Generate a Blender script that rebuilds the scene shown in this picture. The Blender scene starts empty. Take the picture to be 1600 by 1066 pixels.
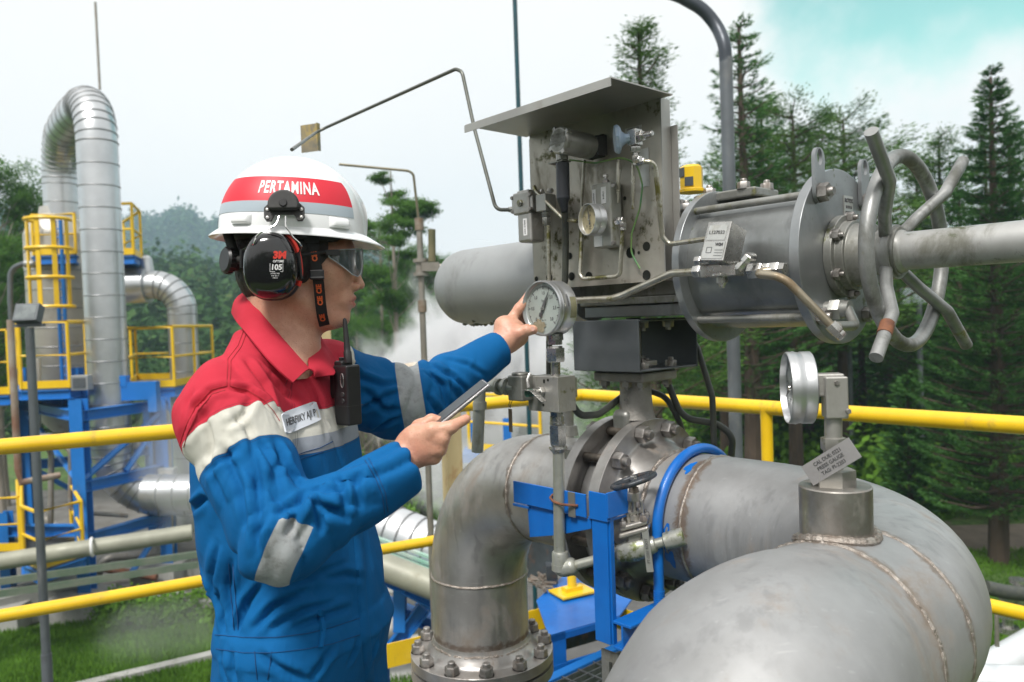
import bpy, bmesh, math, random
import numpy as np
from mathutils import Vector, Matrix
random.seed(7); rng = np.random.default_rng(7)
S = bpy.context.scene
COL = S.collection
PI = math.pi

# ------------------------------------------------------------------ camera
F_PX, PITCH, ROLL, CAMZ = 1216.93, .0271, .0346, 1.55
cam_d = bpy.data.cameras.new('camera'); cam = bpy.data.objects.new('camera', cam_d); COL.objects.link(cam)
S.camera = cam
cam_d.sensor_width = 36; cam_d.lens = F_PX*36/1600
cam_d.clip_start = .05; cam_d.clip_end = 5000
cam_d.dof.use_dof = True; cam_d.dof.focus_distance = 1.52; cam_d.dof.aperture_fstop = 5.0
_rt = np.array([1., 0, 0]); _fw = np.array([0, math.cos(PITCH), -math.sin(PITCH)]); _up = np.array([0, math.sin(PITCH), math.cos(PITCH)])
_x = _rt*math.cos(ROLL)-_up*math.sin(ROLL); _y = _rt*math.sin(ROLL)+_up*math.cos(ROLL)
cam.matrix_world = Matrix(((_x[0], _y[0], -_fw[0], 0), (_x[1], _y[1], -_fw[1], 0), (_x[2], _y[2], -_fw[2], CAMZ), (0, 0, 0, 1)))

# ------------------------------------------------------------------ world, sun, exposure
SUN_EL, SUN_AZ = 55, 205          # azimuth of the sun, degrees clockwise from +Y
W = bpy.data.worlds.new("World"); S.world = W; W.use_nodes = True
nt = W.node_tree; nt.nodes.clear()
def wn(t, **k):
    n = nt.nodes.new(t)
    for a, b in k.items(): setattr(n, a, b)
    return n
sky = wn('ShaderNodeTexSky', sky_type='NISHITA', sun_disc=False, sun_elevation=math.radians(SUN_EL), sun_rotation=math.radians(SUN_AZ))
tc = wn('ShaderNodeTexCoord')
n1 = wn('ShaderNodeTexNoise'); n1.inputs['Scale'].default_value = 1.6; n1.inputs['Detail'].default_value = 7; n1.inputs['Roughness'].default_value = .55
nt.links.new(tc.outputs['Generated'], n1.inputs['Vector'])
# the clear gap in the cloud lies up and to the right (north east of the platform)
dot = wn('ShaderNodeVectorMath', operation='DOT_PRODUCT'); gap = Vector((.62, .68, .60)).normalized(); dot.inputs[1].default_value = gap
nt.links.new(tc.outputs['Generated'], dot.inputs[0])
ma = wn('ShaderNodeMath', operation='MULTIPLY_ADD'); ma.inputs[1].default_value = .38; nt.links.new(n1.outputs[0], ma.inputs[0]); nt.links.new(dot.outputs['Value'], ma.inputs[2])
mr = wn('ShaderNodeMapRange', interpolation_type='SMOOTHSTEP'); mr.inputs['From Min'].default_value = 1.112; mr.inputs['From Max'].default_value = 1.16
nt.links.new(ma.outputs[0], mr.inputs['Value'])
tint = wn('ShaderNodeMix', data_type='RGBA', blend_type='MULTIPLY'); tint.inputs['Factor'].default_value = 1
nt.links.new(sky.outputs[0], tint.inputs['A']); tint.inputs['B'].default_value = (1.55, 2.3, 1.35, 1)
mx = wn('ShaderNodeMix', data_type='RGBA'); nt.links.new(mr.outputs[0], mx.inputs['Factor'])
n2w = wn('ShaderNodeTexNoise'); n2w.inputs['Scale'].default_value = 2.6; n2w.inputs['Detail'].default_value = 8; n2w.inputs['Roughness'].default_value = .6; nt.links.new(tc.outputs['Generated'], n2w.inputs['Vector'])
cl = wn('ShaderNodeMix', data_type='RGBA'); nt.links.new(n2w.outputs[0], cl.inputs['Factor']); cl.inputs['A'].default_value = (8.2, 8.2, 8.1, 1); cl.inputs['B'].default_value = (9.4, 9.2, 8.8, 1)
nt.links.new(cl.outputs['Result'], mx.inputs['A']); nt.links.new(tint.outputs['Result'], mx.inputs['B'])
bg = wn('ShaderNodeBackground'); bg.inputs['Strength'].default_value = .1
nt.links.new(mx.outputs['Result'], bg.inputs['Color'])
wo = wn('ShaderNodeOutputWorld'); nt.links.new(bg.outputs[0], wo.inputs['Surface'])
sd = bpy.data.lights.new('sun', 'SUN'); sd.energy = 3.7; sd.angle = math.radians(14); sd.color = (1, .965, .92)
sun = bpy.data.objects.new('sun', sd); COL.objects.link(sun)
_el, _az = math.radians(SUN_EL), math.radians(SUN_AZ)
sun.rotation_euler = Vector((math.sin(_az)*math.cos(_el), math.cos(_az)*math.cos(_el), math.sin(_el))).to_track_quat('Z', 'Y').to_euler()
S.view_settings.view_transform = 'Standard'; S.view_settings.look = 'None'; S.view_settings.exposure = .32; S.view_settings.gamma = 1
S.cycles.max_bounces = 7; S.cycles.transparent_max_bounces = 10; S.cycles.volume_bounces = 3; S.cycles.volume_step_rate = 2.0

# ------------------------------------------------------------------ frames: a photo point at a depth or on a real plane -> metres
C0 = np.array([0, 0, CAMZ])
def ray(px, py):
    X = px-800; Y = 533-py
    x = X*math.cos(ROLL)+Y*math.sin(ROLL); y = -X*math.sin(ROLL)+Y*math.cos(ROLL)
    return (x*_rt+y*_up)/F_PX+_fw
def D(px, py, d): return C0+ray(px, py)*d
AZ = .7365
U = np.array([math.sin(AZ), -math.cos(AZ), 0]); V = np.array([math.cos(AZ), math.sin(AZ), 0]); Z = np.array([0, 0, 1.])
ORG = np.array([.3676, 2.0694, 0])-.055*U       # under the valve stem; u runs along the big pipe, v away from the viewer
def R(u, v, w): return ORG+u*U+v*V+w*Z
def hit(px, py, n, c):
    r = ray(px, py); return C0+r*((c-C0@n)/(r@n))
def AV(px, py, v): return hit(px, py, V, ORG@V+v)
def AU(px, py, u): return hit(px, py, U, ORG@U+u)
def AWt(px, py, w): return hit(px, py, Z, w)

# ------------------------------------------------------------------ materials
MATS = {}
def newmat(name):
    m = bpy.data.materials.new(name); m.use_nodes = True; m.node_tree.nodes.clear(); MATS[name] = m
    return m, m.node_tree
def node(t, typ, inp=None, **k):
    n = t.nodes.new(typ)
    for a, b in k.items(): setattr(n, a, b)
    for a, b in (inp or {}).items():
        if hasattr(b, 'links'): t.links.new(b, n.inputs[a])
        else: n.inputs[a].default_value = b
    return n
def c4(c): return (c[0], c[1], c[2], 1)
def mixc(t, fac, a, b, blend='MIX'):
    n = node(t, 'ShaderNodeMix', data_type='RGBA', blend_type=blend)
    for k, v in (('Factor', fac), ('A', a), ('B', b)):
        s = [i for i in n.inputs if i.name == k and (i.type == 'RGBA' or (k == 'Factor' and i.type == 'VALUE'))][0]
        if hasattr(v, 'links'): t.links.new(v, s)
        else: s.default_value = v if k == 'Factor' else c4(v)
    return [o for o in n.outputs if o.type == 'RGBA'][0]
def ramp(t, fac, lo, hi, smooth=True):
    n = node(t, 'ShaderNodeMapRange', {'Value': fac, 'From Min': lo, 'From Max': hi}, interpolation_type='SMOOTHSTEP' if smooth else 'LINEAR')
    return n.outputs[0]
def noise(t, vec, scale, detail=4, rough=.55, dist=0):
    n = node(t, 'ShaderNodeTexNoise', {'Vector': vec, 'Scale': scale, 'Detail': detail, 'Roughness': rough, 'Distortion': dist}); return n.outputs[0]
def finish(t, col, metallic=0, rough=.5, bump=None, bstr=.2, bdist=.002, **extra):
    p = node(t, 'ShaderNodeBsdfPrincipled')
    for k, v in [('Base Color', col), ('Metallic', metallic), ('Roughness', rough)]+list(extra.items()):
        if hasattr(v, 'links'): t.links.new(v, p.inputs[k])
        else: p.inputs[k].default_value = c4(v) if isinstance(v, tuple) and len(v) == 3 and p.inputs[k].type == 'RGBA' else v
    if bump is not None:
        b = node(t, 'ShaderNodeBump', {'Height': bump, 'Strength': bstr, 'Distance': bdist}); t.links.new(b.outputs[0], p.inputs['Normal'])
    o = node(t, 'ShaderNodeOutputMaterial'); t.links.new(p.outputs[0], o.inputs[0])
    return p
def vscale(t, vec, s):
    n = node(t, 'ShaderNodeVectorMath', {0: vec, 1: s}, operation='MULTIPLY'); return n.outputs[0]
def surf(name, c1, c2=None, metallic=0, rough=.5, rvar=.12, scale=9, stain=None, samt=.5, sscale=5, moss=None, mamt=.5, bump=.15, bdist=.0015, bscale=60, stretch=(1, 1, 1), bands=None, streak=0, **extra):
    """painted, cast or rolled surface with tonal variation, drips of dirt and lichen"""
    m, t = newmat(name); co = node(t, 'ShaderNodeTexCoord').outputs['Object']; g = node(t, 'ShaderNodeNewGeometry')
    pos = g.outputs['Position']
    a = noise(t, vscale(t, pos, stretch), scale, 6, .6)
    col = mixc(t, ramp(t, a, .3, .7), c1, c2 or tuple(x*.8 for x in c1))
    r = node(t, 'ShaderNodeMath', {0: noise(t, pos, scale*2.3, 5, .65), 1: rvar*2, 2: rough-rvar}, operation='MULTIPLY_ADD').outputs[0]
    met = metallic
    if stain:
        s1 = noise(t, vscale(t, pos, (1, 1, .45)), sscale, 8, .68, .4)
        f = ramp(t, s1, .62-.25*samt, .78-.2*samt)
        col = mixc(t, node(t, 'ShaderNodeMath', {0: f, 1: min(1, .55+samt*.4)}, operation='MULTIPLY').outputs[0], col, stain)
        r = node(t, 'ShaderNodeMath', {0: f, 1: .22, 2: r}, operation='MULTIPLY_ADD').outputs[0]
        met = node(t, 'ShaderNodeMath', {0: f, 1: -metallic*.7, 2: metallic}, operation='MULTIPLY_ADD').outputs[0]
    if moss:
        s2 = noise(t, pos, 38, 8, .72); s3 = noise(t, pos, 6.5, 3, .5)
        f2 = ramp(t, node(t, 'ShaderNodeMath', {0: s2, 1: s3}, operation='ADD').outputs[0], 1.28-.4*mamt, 1.42-.35*mamt)
        col = mixc(t, f2, col, moss)
    if streak:
        s4 = noise(t, vscale(t, pos, (1, 1, .10)), 34, 5, .6, .2); s5 = noise(t, pos, 5, 3)
        f4 = node(t, 'ShaderNodeMath', {0: ramp(t, s4, .47, .66), 1: ramp(t, s5, .42, .6)}, operation='MULTIPLY').outputs[0]
        col = mixc(t, node(t, 'ShaderNodeMath', {0: f4, 1: streak}, operation='MULTIPLY').outputs[0], col, tuple(x*.45 for x in c1))
        s6 = noise(t, vscale(t, pos, (.12, 1, 1)), 120, 4, .6); col = mixc(t, node(t, 'ShaderNodeMath', {0: ramp(t, s6, .62, .72), 1: streak*.5}, operation='MULTIPLY').outputs[0], col, tuple(min(1, x*1.5) for x in c1))
    for (bp, ba, bw, bc) in bands or ():
        q = node(t, 'ShaderNodeVectorMath', {0: node(t, 'ShaderNodeVectorMath', {0: pos, 1: tuple(bp)}, operation='SUBTRACT').outputs[0], 1: tuple(ba)}, operation='DOT_PRODUCT').outputs['Value']
        q = node(t, 'ShaderNodeMath', {0: node(t, 'ShaderNodeMath', {0: q}, operation='ABSOLUTE').outputs[0], 1: node(t, 'ShaderNodeMath', {0: noise(t, pos, 22, 7, .72, .5), 1: -bw*4.4, 2: bw*2.4}, operation='MULTIPLY_ADD').outputs[0]}, operation='ADD').outputs[0]
        f = node(t, 'ShaderNodeMath', {0: ramp(t, q, bw*1.25, bw*.3), 1: .8}, operation='MULTIPLY').outputs[0]; col = mixc(t, f, col, bc)
    b = noise(t, pos, bscale, 6, .7)
    finish(t, col, met, r, b, bump, bdist, **extra)
    return m
# dirt that has burnt in along the girth welds
WB = [(R(.249, 0, 1), U, .020, (.17, .115, .075)), (R(.786, -.407, 1), V, .014, (.19, .15, .115)), (R(.786, -.522, 1), V, .016, (.20, .16, .125))]
STEEL = surf('steel_pipe', (.46, .45, .435), (.34, .33, .315), .8, .38, .1, 7, streak=.55, bands=[(R(-.364, 0, 1), U, .016, (.15, .12, .10)), (R(0, 0, .50), Z, .018, (.14, .10, .075))], stain=(.17, .13, .095), samt=.42, sscale=5, bump=.12, bdist=.001, bscale=90)
STEEL2 = surf('steel_elbow', bands=WB, streak=.35, c1=(.375, .38, .385), c2=(.27, .272, .272), metallic=.52, rough=.54, rvar=.09, scale=4, stain=(.22, .175, .135), samt=.42, sscale=6, bump=.08, bdist=.001, bscale=120)
FLANGE = surf('machined_flange', (.43, .415, .40), (.31, .295, .28), .8, .38, .12, 12, stain=(.16, .12, .09), samt=.4, sscale=9, bump=.1, bscale=140)
WELD = surf('weld_bead', (.44, .40, .36), (.24, .20, .17), .8, .4, .15, 60, bump=.9, bdist=.003, bscale=170)
BOLT = surf('bolt_steel', (.36, .345, .33), (.20, .185, .17), .8, .42, .12, 40, stain=(.12, .09, .07), samt=.4, sscale=40, bump=.2, bscale=200)
STUD = surf('stud_steel', (.17, .145, .12), (.09, .075, .06), .6, .55, .1, 50, bump=.3, bscale=200)
CAST = surf('weathered_casting', (.34, .34, .32), (.24, .24, .22), .72, .44, .1, 10, stain=(.09, .085, .06), samt=.5, sscale=12, moss=(.13, .135, .04), mamt=.45, bump=.35, bscale=130)
PLATE = surf('grey_coated_steel', (.34, .355, .365), (.25, .26, .265), .7, .36, .08, 7, stain=(.10, .10, .08), samt=.38, sscale=7, moss=(.11, .12, .04), mamt=.25, bump=.15)
PANELM = surf('stained_stainless_panel', (.47, .44, .385), (.35, .325, .28), .7, .40, .1, 6, stain=(.12, .10, .055), samt=.42, sscale=9, moss=(.08, .075, .03), mamt=.5, bump=.12)
HOODM = surf('brushed_hood', (.42, .41, .385), (.34, .33, .31), .7, .4, .08, 5, stain=(.17, .16, .14), samt=.25, bump=.08)
CANM = surf('grey_can_paint', (.33, .34, .345), (.27, .28, .28), .35, .45, .08, 3, stain=(.13, .135, .12), samt=.25, sscale=5, bump=.2, bscale=40)
TUBEM = surf('instrument_tube', (.50, .48, .42), (.33, .31, .24), .8, .3, .1, 25, moss=(.16, .15, .05), mamt=.6, bump=.1)
GALV = surf('old_galvanised_pipe', (.42, .425, .39), (.33, .34, .30), .55, .42, .1, 16, stain=(.14, .14, .08), samt=.4, sscale=18, moss=(.12, .14, .05), mamt=.45, bump=.2)
FIT = surf('bright_fitting', (.56, .55, .53), (.40, .39, .37), .9, .28, .1, 30, stain=(.2, .18, .12), samt=.2, sscale=25, bump=.1)
DARKBOX = surf('dark_grey_box_paint', (.105, .115, .125), (.08, .09, .098), .25, .45, .06, 8, stain=(.11, .11, .10), samt=.15, bump=.1)
YEL = surf('yellow_rail_paint', (.80, .52, .012), (.70, .43, .01), 0, .36, .06, 6, stain=(.36, .23, .05), samt=.26, sscale=16, bump=.08, bscale=40, **{'Coat Weight': .3})
BLUE = surf('blue_bracket_paint', (.004, .135, .50), (.003, .11, .43), 0, .42, .08, 10, stain=(.01, .10, .30), samt=.1, sscale=9, bump=.25, bscale=45, bdist=.002, **{'Coat Weight': .12})
RUBBER = surf('black_cable', (.045, .05, .048), (.07, .075, .06), 0, .5, .1, 20, bump=.1)
BLACK = surf('black_plastic', (.011, .011, .012), (.017, .017, .018), 0, .38, .05, 30, bump=.05)
BLACKM = surf('black_matt', (.02, .02, .021), (.035, .034, .032), 0, .6, .05, 30, bump=.2)
DARKIRON = surf('dark_painted_iron', (.05, .06, .075), (.035, .038, .042), .3, .42, .1, 40, stain=(.16, .08, .04), samt=.4, sscale=30, bump=.4, bscale=120)
RUST = surf('rust', (.22, .09, .045), (.12, .05, .03), .1, .8, .1, 40, bump=.5, bscale=150)
GRATE = surf('grating_steel', (.16, .17, .18), (.10, .11, .115), .5, .5, .1, 30, bump=.2)
LABELM = surf('engraved_plate', (.55, .55, .53), (.46, .46, .44), .7, .35, .08, 20, stain=(.2, .19, .13), samt=.3, sscale=30)
CASEM = surf('polished_case', (.60, .61, .62), (.50, .51, .52), .85, .36, .02, 3, bump=.02)
INK = surf('dark_ink', (.05, .05, .055), (.08, .08, .08), 0, .5, .05, 20)
REDINK = surf('red_print', (.62, .035, .02), None, 0, .5, .05, 20)
ORANGE = surf('orange_print', (.75, .13, .03), None, 0, .6, .05, 20)
WHITEP = surf('white_print', (.78, .78, .78), None, 0, .45, .05, 20)
BLUEK = surf('faded_blue_enamel', (.28, .38, .52), (.40, .46, .52), .1, .45, .1, 25, stain=(.5, .5, .48), samt=.5, sscale=40, bump=.3)

# ------------------------------------------------------------------ mesh builder
def nrm(v): v = np.asarray(v, float); return v/np.linalg.norm(v)
def basis(ax, ref=None):
    ax = nrm(ax); ref = np.array([0, 0, 1.]) if ref is None else np.asarray(ref, float)
    if abs(ax@nrm(ref)) > .97: ref = np.array([1., 0, 0]) if abs(ax[0]) < .9 else np.array([0, 1., 0])
    s = nrm(np.cross(ref, ax)); t = np.cross(ax, s); return s, t, ax
class MB:
    def __init__(s): s.g = []; s.v = []; s.f = []; s.m = []; s.sm = []
    def add(s, vs, fs, mi=0, smooth=False):
        b = len(s.v); s.g.append((b, b+len(vs), len(s.f), len(s.f)+len(fs))); s.v += [tuple(map(float, p)) for p in vs]; s.f += [tuple(i+b for i in f) for f in fs]; s.m += [mi]*len(fs); s.sm += [smooth]*len(fs); return s
    def box(s, c, size, ax=None, mi=0):
        """ax: three axes (rows); default rig axes U,V,Z"""
        A = (U, V, Z) if ax is None else ax
        c = np.asarray(c, float); h = [x/2 for x in size]
        vs = [c+sx*h[0]*A[0]+sy*h[1]*A[1]+sz*h[2]*A[2] for sz in (-1, 1) for sy in (-1, 1) for sx in (-1, 1)]
        return s.add(vs, [(0, 2, 3, 1), (4, 5, 7, 6), (0, 1, 5, 4), (2, 6, 7, 3), (0, 4, 6, 2), (1, 3, 7, 5)], mi)
    def lathe(s, prof, org, ax, seg=48, mi=0, ref=None, smooth=True, closed=False):
        """prof: list of (along, radius); sharp corners by repeating"""
        a, b, c = basis(ax, ref); org = np.asarray(org, float); vs = []; fs = []
        n = len(prof)
        for (h, r) in prof:
            for k in range(seg):
                t = 2*PI*k/seg; vs.append(org+c*h+r*(math.cos(t)*a+math.sin(t)*b))
        for i in range(n-1+(1 if closed else 0)):
            for k in range(seg):
                i2 = (i+1) % n
                fs.append((i*seg+k, i*seg+(k+1) % seg, i2*seg+(k+1) % seg, i2*seg+k))
        if not closed:
            if prof[0][1] > 1e-6: fs.append(tuple(reversed(range(seg))))
            if prof[-1][1] > 1e-6: fs.append(tuple((n-1)*seg+k for k in range(seg)))
        s.add(vs, fs, mi, smooth)
        return s
    def cyl(s, a, b, r, seg=32, mi=0, r2=None, ref=None, smooth=True):
        a = np.asarray(a, float); b = np.asarray(b, float); L = np.linalg.norm(b-a)
        return s.lathe([(0, r), (L, r if r2 is None else r2)], a, b-a, seg, mi, ref, smooth)
    def tube(s, pts, r, seg=16, bend=None, mi=0, cap=True, closed=False, nb=8, rfun=None):
        pts = [np.asarray(p, float) for p in pts]
        if bend:
            out = [pts[0]]
            for i in range(1, len(pts)-1):
                p0, p1, p2 = pts[i-1], pts[i], pts[i+1]; d0 = nrm(p0-p1); d1 = nrm(p2-p1)
                ang = math.acos(max(-1, min(1, d0@d1)))
                if ang > PI-.02: out.append(p1); continue
                t = min(bend/math.tan(ang/2), .49*np.linalg.norm(p0-p1), .49*np.linalg.norm(p2-p1)); rr = t*math.tan(ang/2)
                bis = nrm(d0+d1); cc = p1+bis*(rr/math.sin(ang/2)); a0 = p1+d0*t-cc; a1 = p1+d1*t-cc; tot = PI-ang
                for k in range(nb+1):
                    th = tot*k/nb; out.append(cc+(a0*math.sin(tot-th)+a1*math.sin(th))/math.sin(tot))
            out.append(pts[-1]); pts = out
        n = len(pts); fr = []
        tg = []
        for i in range(n):
            if closed: d = nrm(pts[(i+1) % n]-pts[i-1])
            else: d = nrm(pts[min(i+1, n-1)]-pts[max(i-1, 0)])
            tg.append(d)
        a, b, _ = basis(tg[0])
        vs = []; fs = []
        for i in range(n):
            a = nrm(a-tg[i]*(a@tg[i])); b = np.cross(tg[i], a)
            rr = rfun(i/(n-1)) if rfun else (r[i] if hasattr(r, '__len__') else r)
            for k in range(seg):
                t = 2*PI*k/seg; vs.append(pts[i]+rr*(math.cos(t)*a+math.sin(t)*b))
        for i in range(n if closed else n-1):
            for k in range(seg):
                j = (i+1) % n; fs.append((i*seg+k, i*seg+(k+1) % seg, j*seg+(k+1) % seg, j*seg+k))
        if cap and not closed:
            fs.append(tuple(reversed(range(seg)))); fs.append(tuple((n-1)*seg+k for k in range(seg)))
        return s.add(vs, fs, mi, True)
    def torus(s, c, ax, Rr, r, seg=48, sub=10, mi=0, ref=None):
        a, b, _ = basis(ax, ref); c = np.asarray(c, float)
        return s.tube([c+Rr*(math.cos(2*PI*k/seg)*a+math.sin(2*PI*k/seg)*b) for k in range(seg)], r, sub, closed=True, mi=mi)
    def hexn(s, c, ax, af, h, mi=0, ref=None, rot=0):
        """hex nut: across flats af, height h, with chamfered top"""
        a, b, x = basis(ax, ref); c = np.asarray(c, float); R_ = af/math.sqrt(3); vs = []; fs = []
        for (hh, rr) in ((0, R_), (h*.88, R_), (h, R_*.9)):
            for k in range(6):
                t = PI/3*k+rot; vs.append(c+x*hh+rr*(math.cos(t)*a+math.sin(t)*b))
        for i in range(2):
            for k in range(6): fs.append((i*6+k, i*6+(k+1) % 6, (i+1)*6+(k+1) % 6, (i+1)*6+k))
        fs.append((5, 4, 3, 2, 1, 0)); fs.append(tuple(12+k for k in range(6)))
        return s.add(vs, fs, mi)
    def prism(s, poly, ax, th, mi=0, smooth=False):
        """poly: 3D outline, extruded by th along ax"""
        poly = [np.asarray(p, float) for p in poly]; n = len(poly); x = nrm(ax)*th
        nn = sum(np.cross(poly[i]-poly[0], poly[(i+1) % n]-poly[0]) for i in range(1, n-1))
        if nn@x > 0: poly = poly[::-1]
        vs = poly+[p+x for p in poly]
        fs = [tuple(range(n)), tuple(reversed(range(n, 2*n)))]+[(i, n+i, n+(i+1) % n, (i+1) % n) for i in range(n)]
        return s.add(vs, fs, mi, smooth)
    def ring(s, c, ax, r0, r1, h, seg=64, mi=0, ref=None, holes=None):
        """flat washer / flange ring r0 inner, r1 outer, thickness h along ax"""
        return s.lathe([(0, r0), (0, r1), (h, r1), (h, r0)], c, ax, seg, mi, ref, smooth=False, closed=True)
    def builds(s, name, mats, parent=None, **k):
        """every shape added becomes an object of its own"""
        fs, vs, n0, out = s.f, s.v, 0, []
        for (v0, v1, f0, f1) in s.g:
            m = MB(); m.v = vs[v0:v1]; m.f = [tuple(i-v0 for i in f) for f in fs[f0:f1]]; m.m = s.m[f0:f1]; m.sm = s.sm[f0:f1]; out.append(m.build(name, mats, parent, **k))
        return out
    def build(s, name, mats, parent=None, bevel=0, autos=True, origin=None, bseg=2):
        me = bpy.data.meshes.new(name)
        base = root_loc(parent) if origin is None else np.asarray(origin, float)
        me.from_pydata([tuple(np.array(p)-base) for p in s.v], [], s.f)
        for m in (mats if isinstance(mats, (list, tuple)) else [mats]): me.materials.append(m)
        me.polygons.foreach_set('material_index', s.m); me.polygons.foreach_set('use_smooth', [True]*len(s.f) if autos else s.sm)
        me.validate(); me.update()
        o = bpy.data.objects.new(name, me); COL.objects.link(o)
        if parent is not None:
            o.parent = parent
            if origin is not None: o.location = tuple(base-root_loc(parent))
        elif origin is not None: o.location = tuple(base)
        if autos: sharp(me)
        if bevel:
            b = o.modifiers.new('bevel', 'BEVEL'); b.width = bevel; b.segments = bseg; b.limit_method = 'ANGLE'; b.angle_limit = math.radians(40); b.harden_normals = True
        return o
def sharp(me, ang=38):
    bm = bmesh.new(); bm.from_mesh(me)
    for e in bm.edges:
        e.smooth = not (len(e.link_faces) != 2 or e.calc_face_angle(0) > math.radians(ang))
    bm.to_mesh(me); bm.free()
def root_loc(o):
    l = np.zeros(3)
    while o is not None: l = l+np.array(o.location); o = o.parent
    return l
def tag(o, label, cat, group=None, kind=None):
    if label: o['label'] = label
    if cat: o['category'] = cat
    if group: o['group'] = group
    if kind: o['kind'] = kind
    return o
def thing(name, loc, label, cat, group=None):
    o = bpy.data.objects.new(name, None); o.empty_display_size = .05; COL.objects.link(o); o.location = tuple(loc)
    return tag(o, label, cat, group)
def inst(me, name, parent, loc, rot=None, scale=None):
    """a part sharing mesh data, placed in world coordinates"""
    o = bpy.data.objects.new(name, me); COL.objects.link(o); o.parent = parent
    M = Matrix.Translation(Vector(np.asarray(loc, float)-root_loc(parent)))
    if rot is not None:
        a, b, c = rot; M = M @ Matrix(((a[0], b[0], c[0], 0), (a[1], b[1], c[1], 0), (a[2], b[2], c[2], 0), (0, 0, 0, 1)))
    if scale is not None: M = M @ Matrix.Diagonal((scale, scale, scale, 1) if not hasattr(scale, '__len__') else (*scale, 1))
    o.matrix_basis = M
    return o
def text_mesh(txt, size, depth=.0004, bold=0, sx=1, font=None, spacing=1):
    cu = bpy.data.curves.new('t', 'FONT'); cu.body = txt; cu.size = size; cu.extrude = depth; cu.offset = bold; cu.align_x = 'CENTER'; cu.align_y = 'CENTER'; cu.space_character = spacing; cu.resolution_u = 3
    o = bpy.data.objects.new('t', cu); COL.objects.link(o)
    dg = bpy.context.evaluated_depsgraph_get(); me = bpy.data.meshes.new_from_object(o.evaluated_get(dg))
    bpy.data.objects.remove(o); vs = np.array([v.co[:] for v in me.vertices]); fs = [tuple(p.vertices) for p in me.polygons]; bpy.data.meshes.remove(me)
    if len(vs): vs[:, 0] *= sx
    return vs, fs
def text_on(mb, txt, size, org, xa, ya, mi=0, depth=.0004, bold=0, sx=1, warp=None, spacing=1):
    vs, fs = text_mesh(txt, size, 0 if warp else depth, bold, sx, spacing=spacing)
    xa = nrm(xa); ya = nrm(ya); na = np.cross(xa, ya)
    if warp: P = [warp(v) for v in vs]
    else: P = [np.asarray(org)+v[0]*xa+v[1]*ya+v[2]*na for v in vs]
    mb.add(P, fs, mi)
    return mb
def arc_pts(c, a, b, r, t0, t1, n): return [np.asarray(c)+r*(math.cos(t)*a+math.sin(t)*b) for t in np.linspace(t0, t1, n)]

# ================================================================== THE PIPE RIG
PW, PR = 1.0315, .162                      # axis height and radius of the big pipe
def bolt_mesh(name, af, hn, rs, ls, hexhead=False):
    """nut (material 0) with a stud end (material 1), pointing along +Z"""
    b = MB(); z = np.array([0, 0, 1.]); o = np.zeros(3)
    b.hexn(o, z, af, hn)
    if not hexhead: b.lathe([(hn-.001, rs), (hn+ls-.002, rs), (hn+ls, rs*.8)], o, z, 20, 1)
    b.lathe([(-.003, af*.62), (0, af*.62)], o, z, 24, 0)
    me = b.build(name, [BOLT, BOLT]); m = me.data; bpy.data.objects.remove(me)
    return m
NUT_BIG = bolt_mesh('nut', .040, .026, .0125, .014)
NUT_MED = bolt_mesh('nut', .026, .014, .0075, .008)
NUT_SM = bolt_mesh('nut', .016, .009, .004, .006)
NUT_XS = bolt_mesh('nut', .009, .005, .002, .002, True)
def along(d, ref=None):
    a, b, c = basis(d, ref); return (a, b, c)

def elbow_pts(p0, d0, d1, rad, n=20):
    cc = p0+rad*d1
    return [cc-rad*math.cos(t)*d1+rad*math.sin(t)*d0 for t in np.linspace(0, PI/2, n+1)]
def wobble_ring(mb, c, ax, Rr, r, seg=160, amp=.12, lob=.9):
    """a hand-laid weld bead: torus whose thickness ripples"""
    a, b, x = basis(ax); c = np.asarray(c); ph = rng.random(6)*6
    pts = []; rs = []
    for k in range(seg):
        t = 2*PI*k/seg; off = r*.2*math.sin(7*t+ph[0])+r*.12*math.sin(17*t+ph[1])
        pts.append(c+Rr*(math.cos(t)*a+math.sin(t)*b)+x*off); rs.append(r*(1+amp*math.sin(53*t+ph[2])+amp*.6*math.sin(31*t+ph[3])))
    mb.tube(pts, rs, 8, closed=True); return mb

pipe = thing('process_pipe', R(-.698, 0, .3), 'thick stainless steel pipe sweeping from a bolted flange through three elbows to the foreground', 'pipe')
# left elbow and its vertical leg
b = MB(); st = R(-.364, 0, PW)
pts = [R(-.085-.065, 0, PW), R(-.25, 0, PW)]+elbow_pts(st, -U, -Z, .334, 24)+[R(-.698, 0, .6), R(-.698, 0, .47)]
b.tube(pts, PR, 64); b.build('left_elbow', STEEL, pipe)
b = MB(); wobble_ring(b, R(-.364, 0, PW), U, PR-.001, .0045); wobble_ring(b, R(-.698, 0, .6975), Z, PR, .004); wobble_ring(b, R(-.698, 0, .472), Z, PR+.002, .006); b.builds('weld_seam', WELD, pipe)
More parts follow.
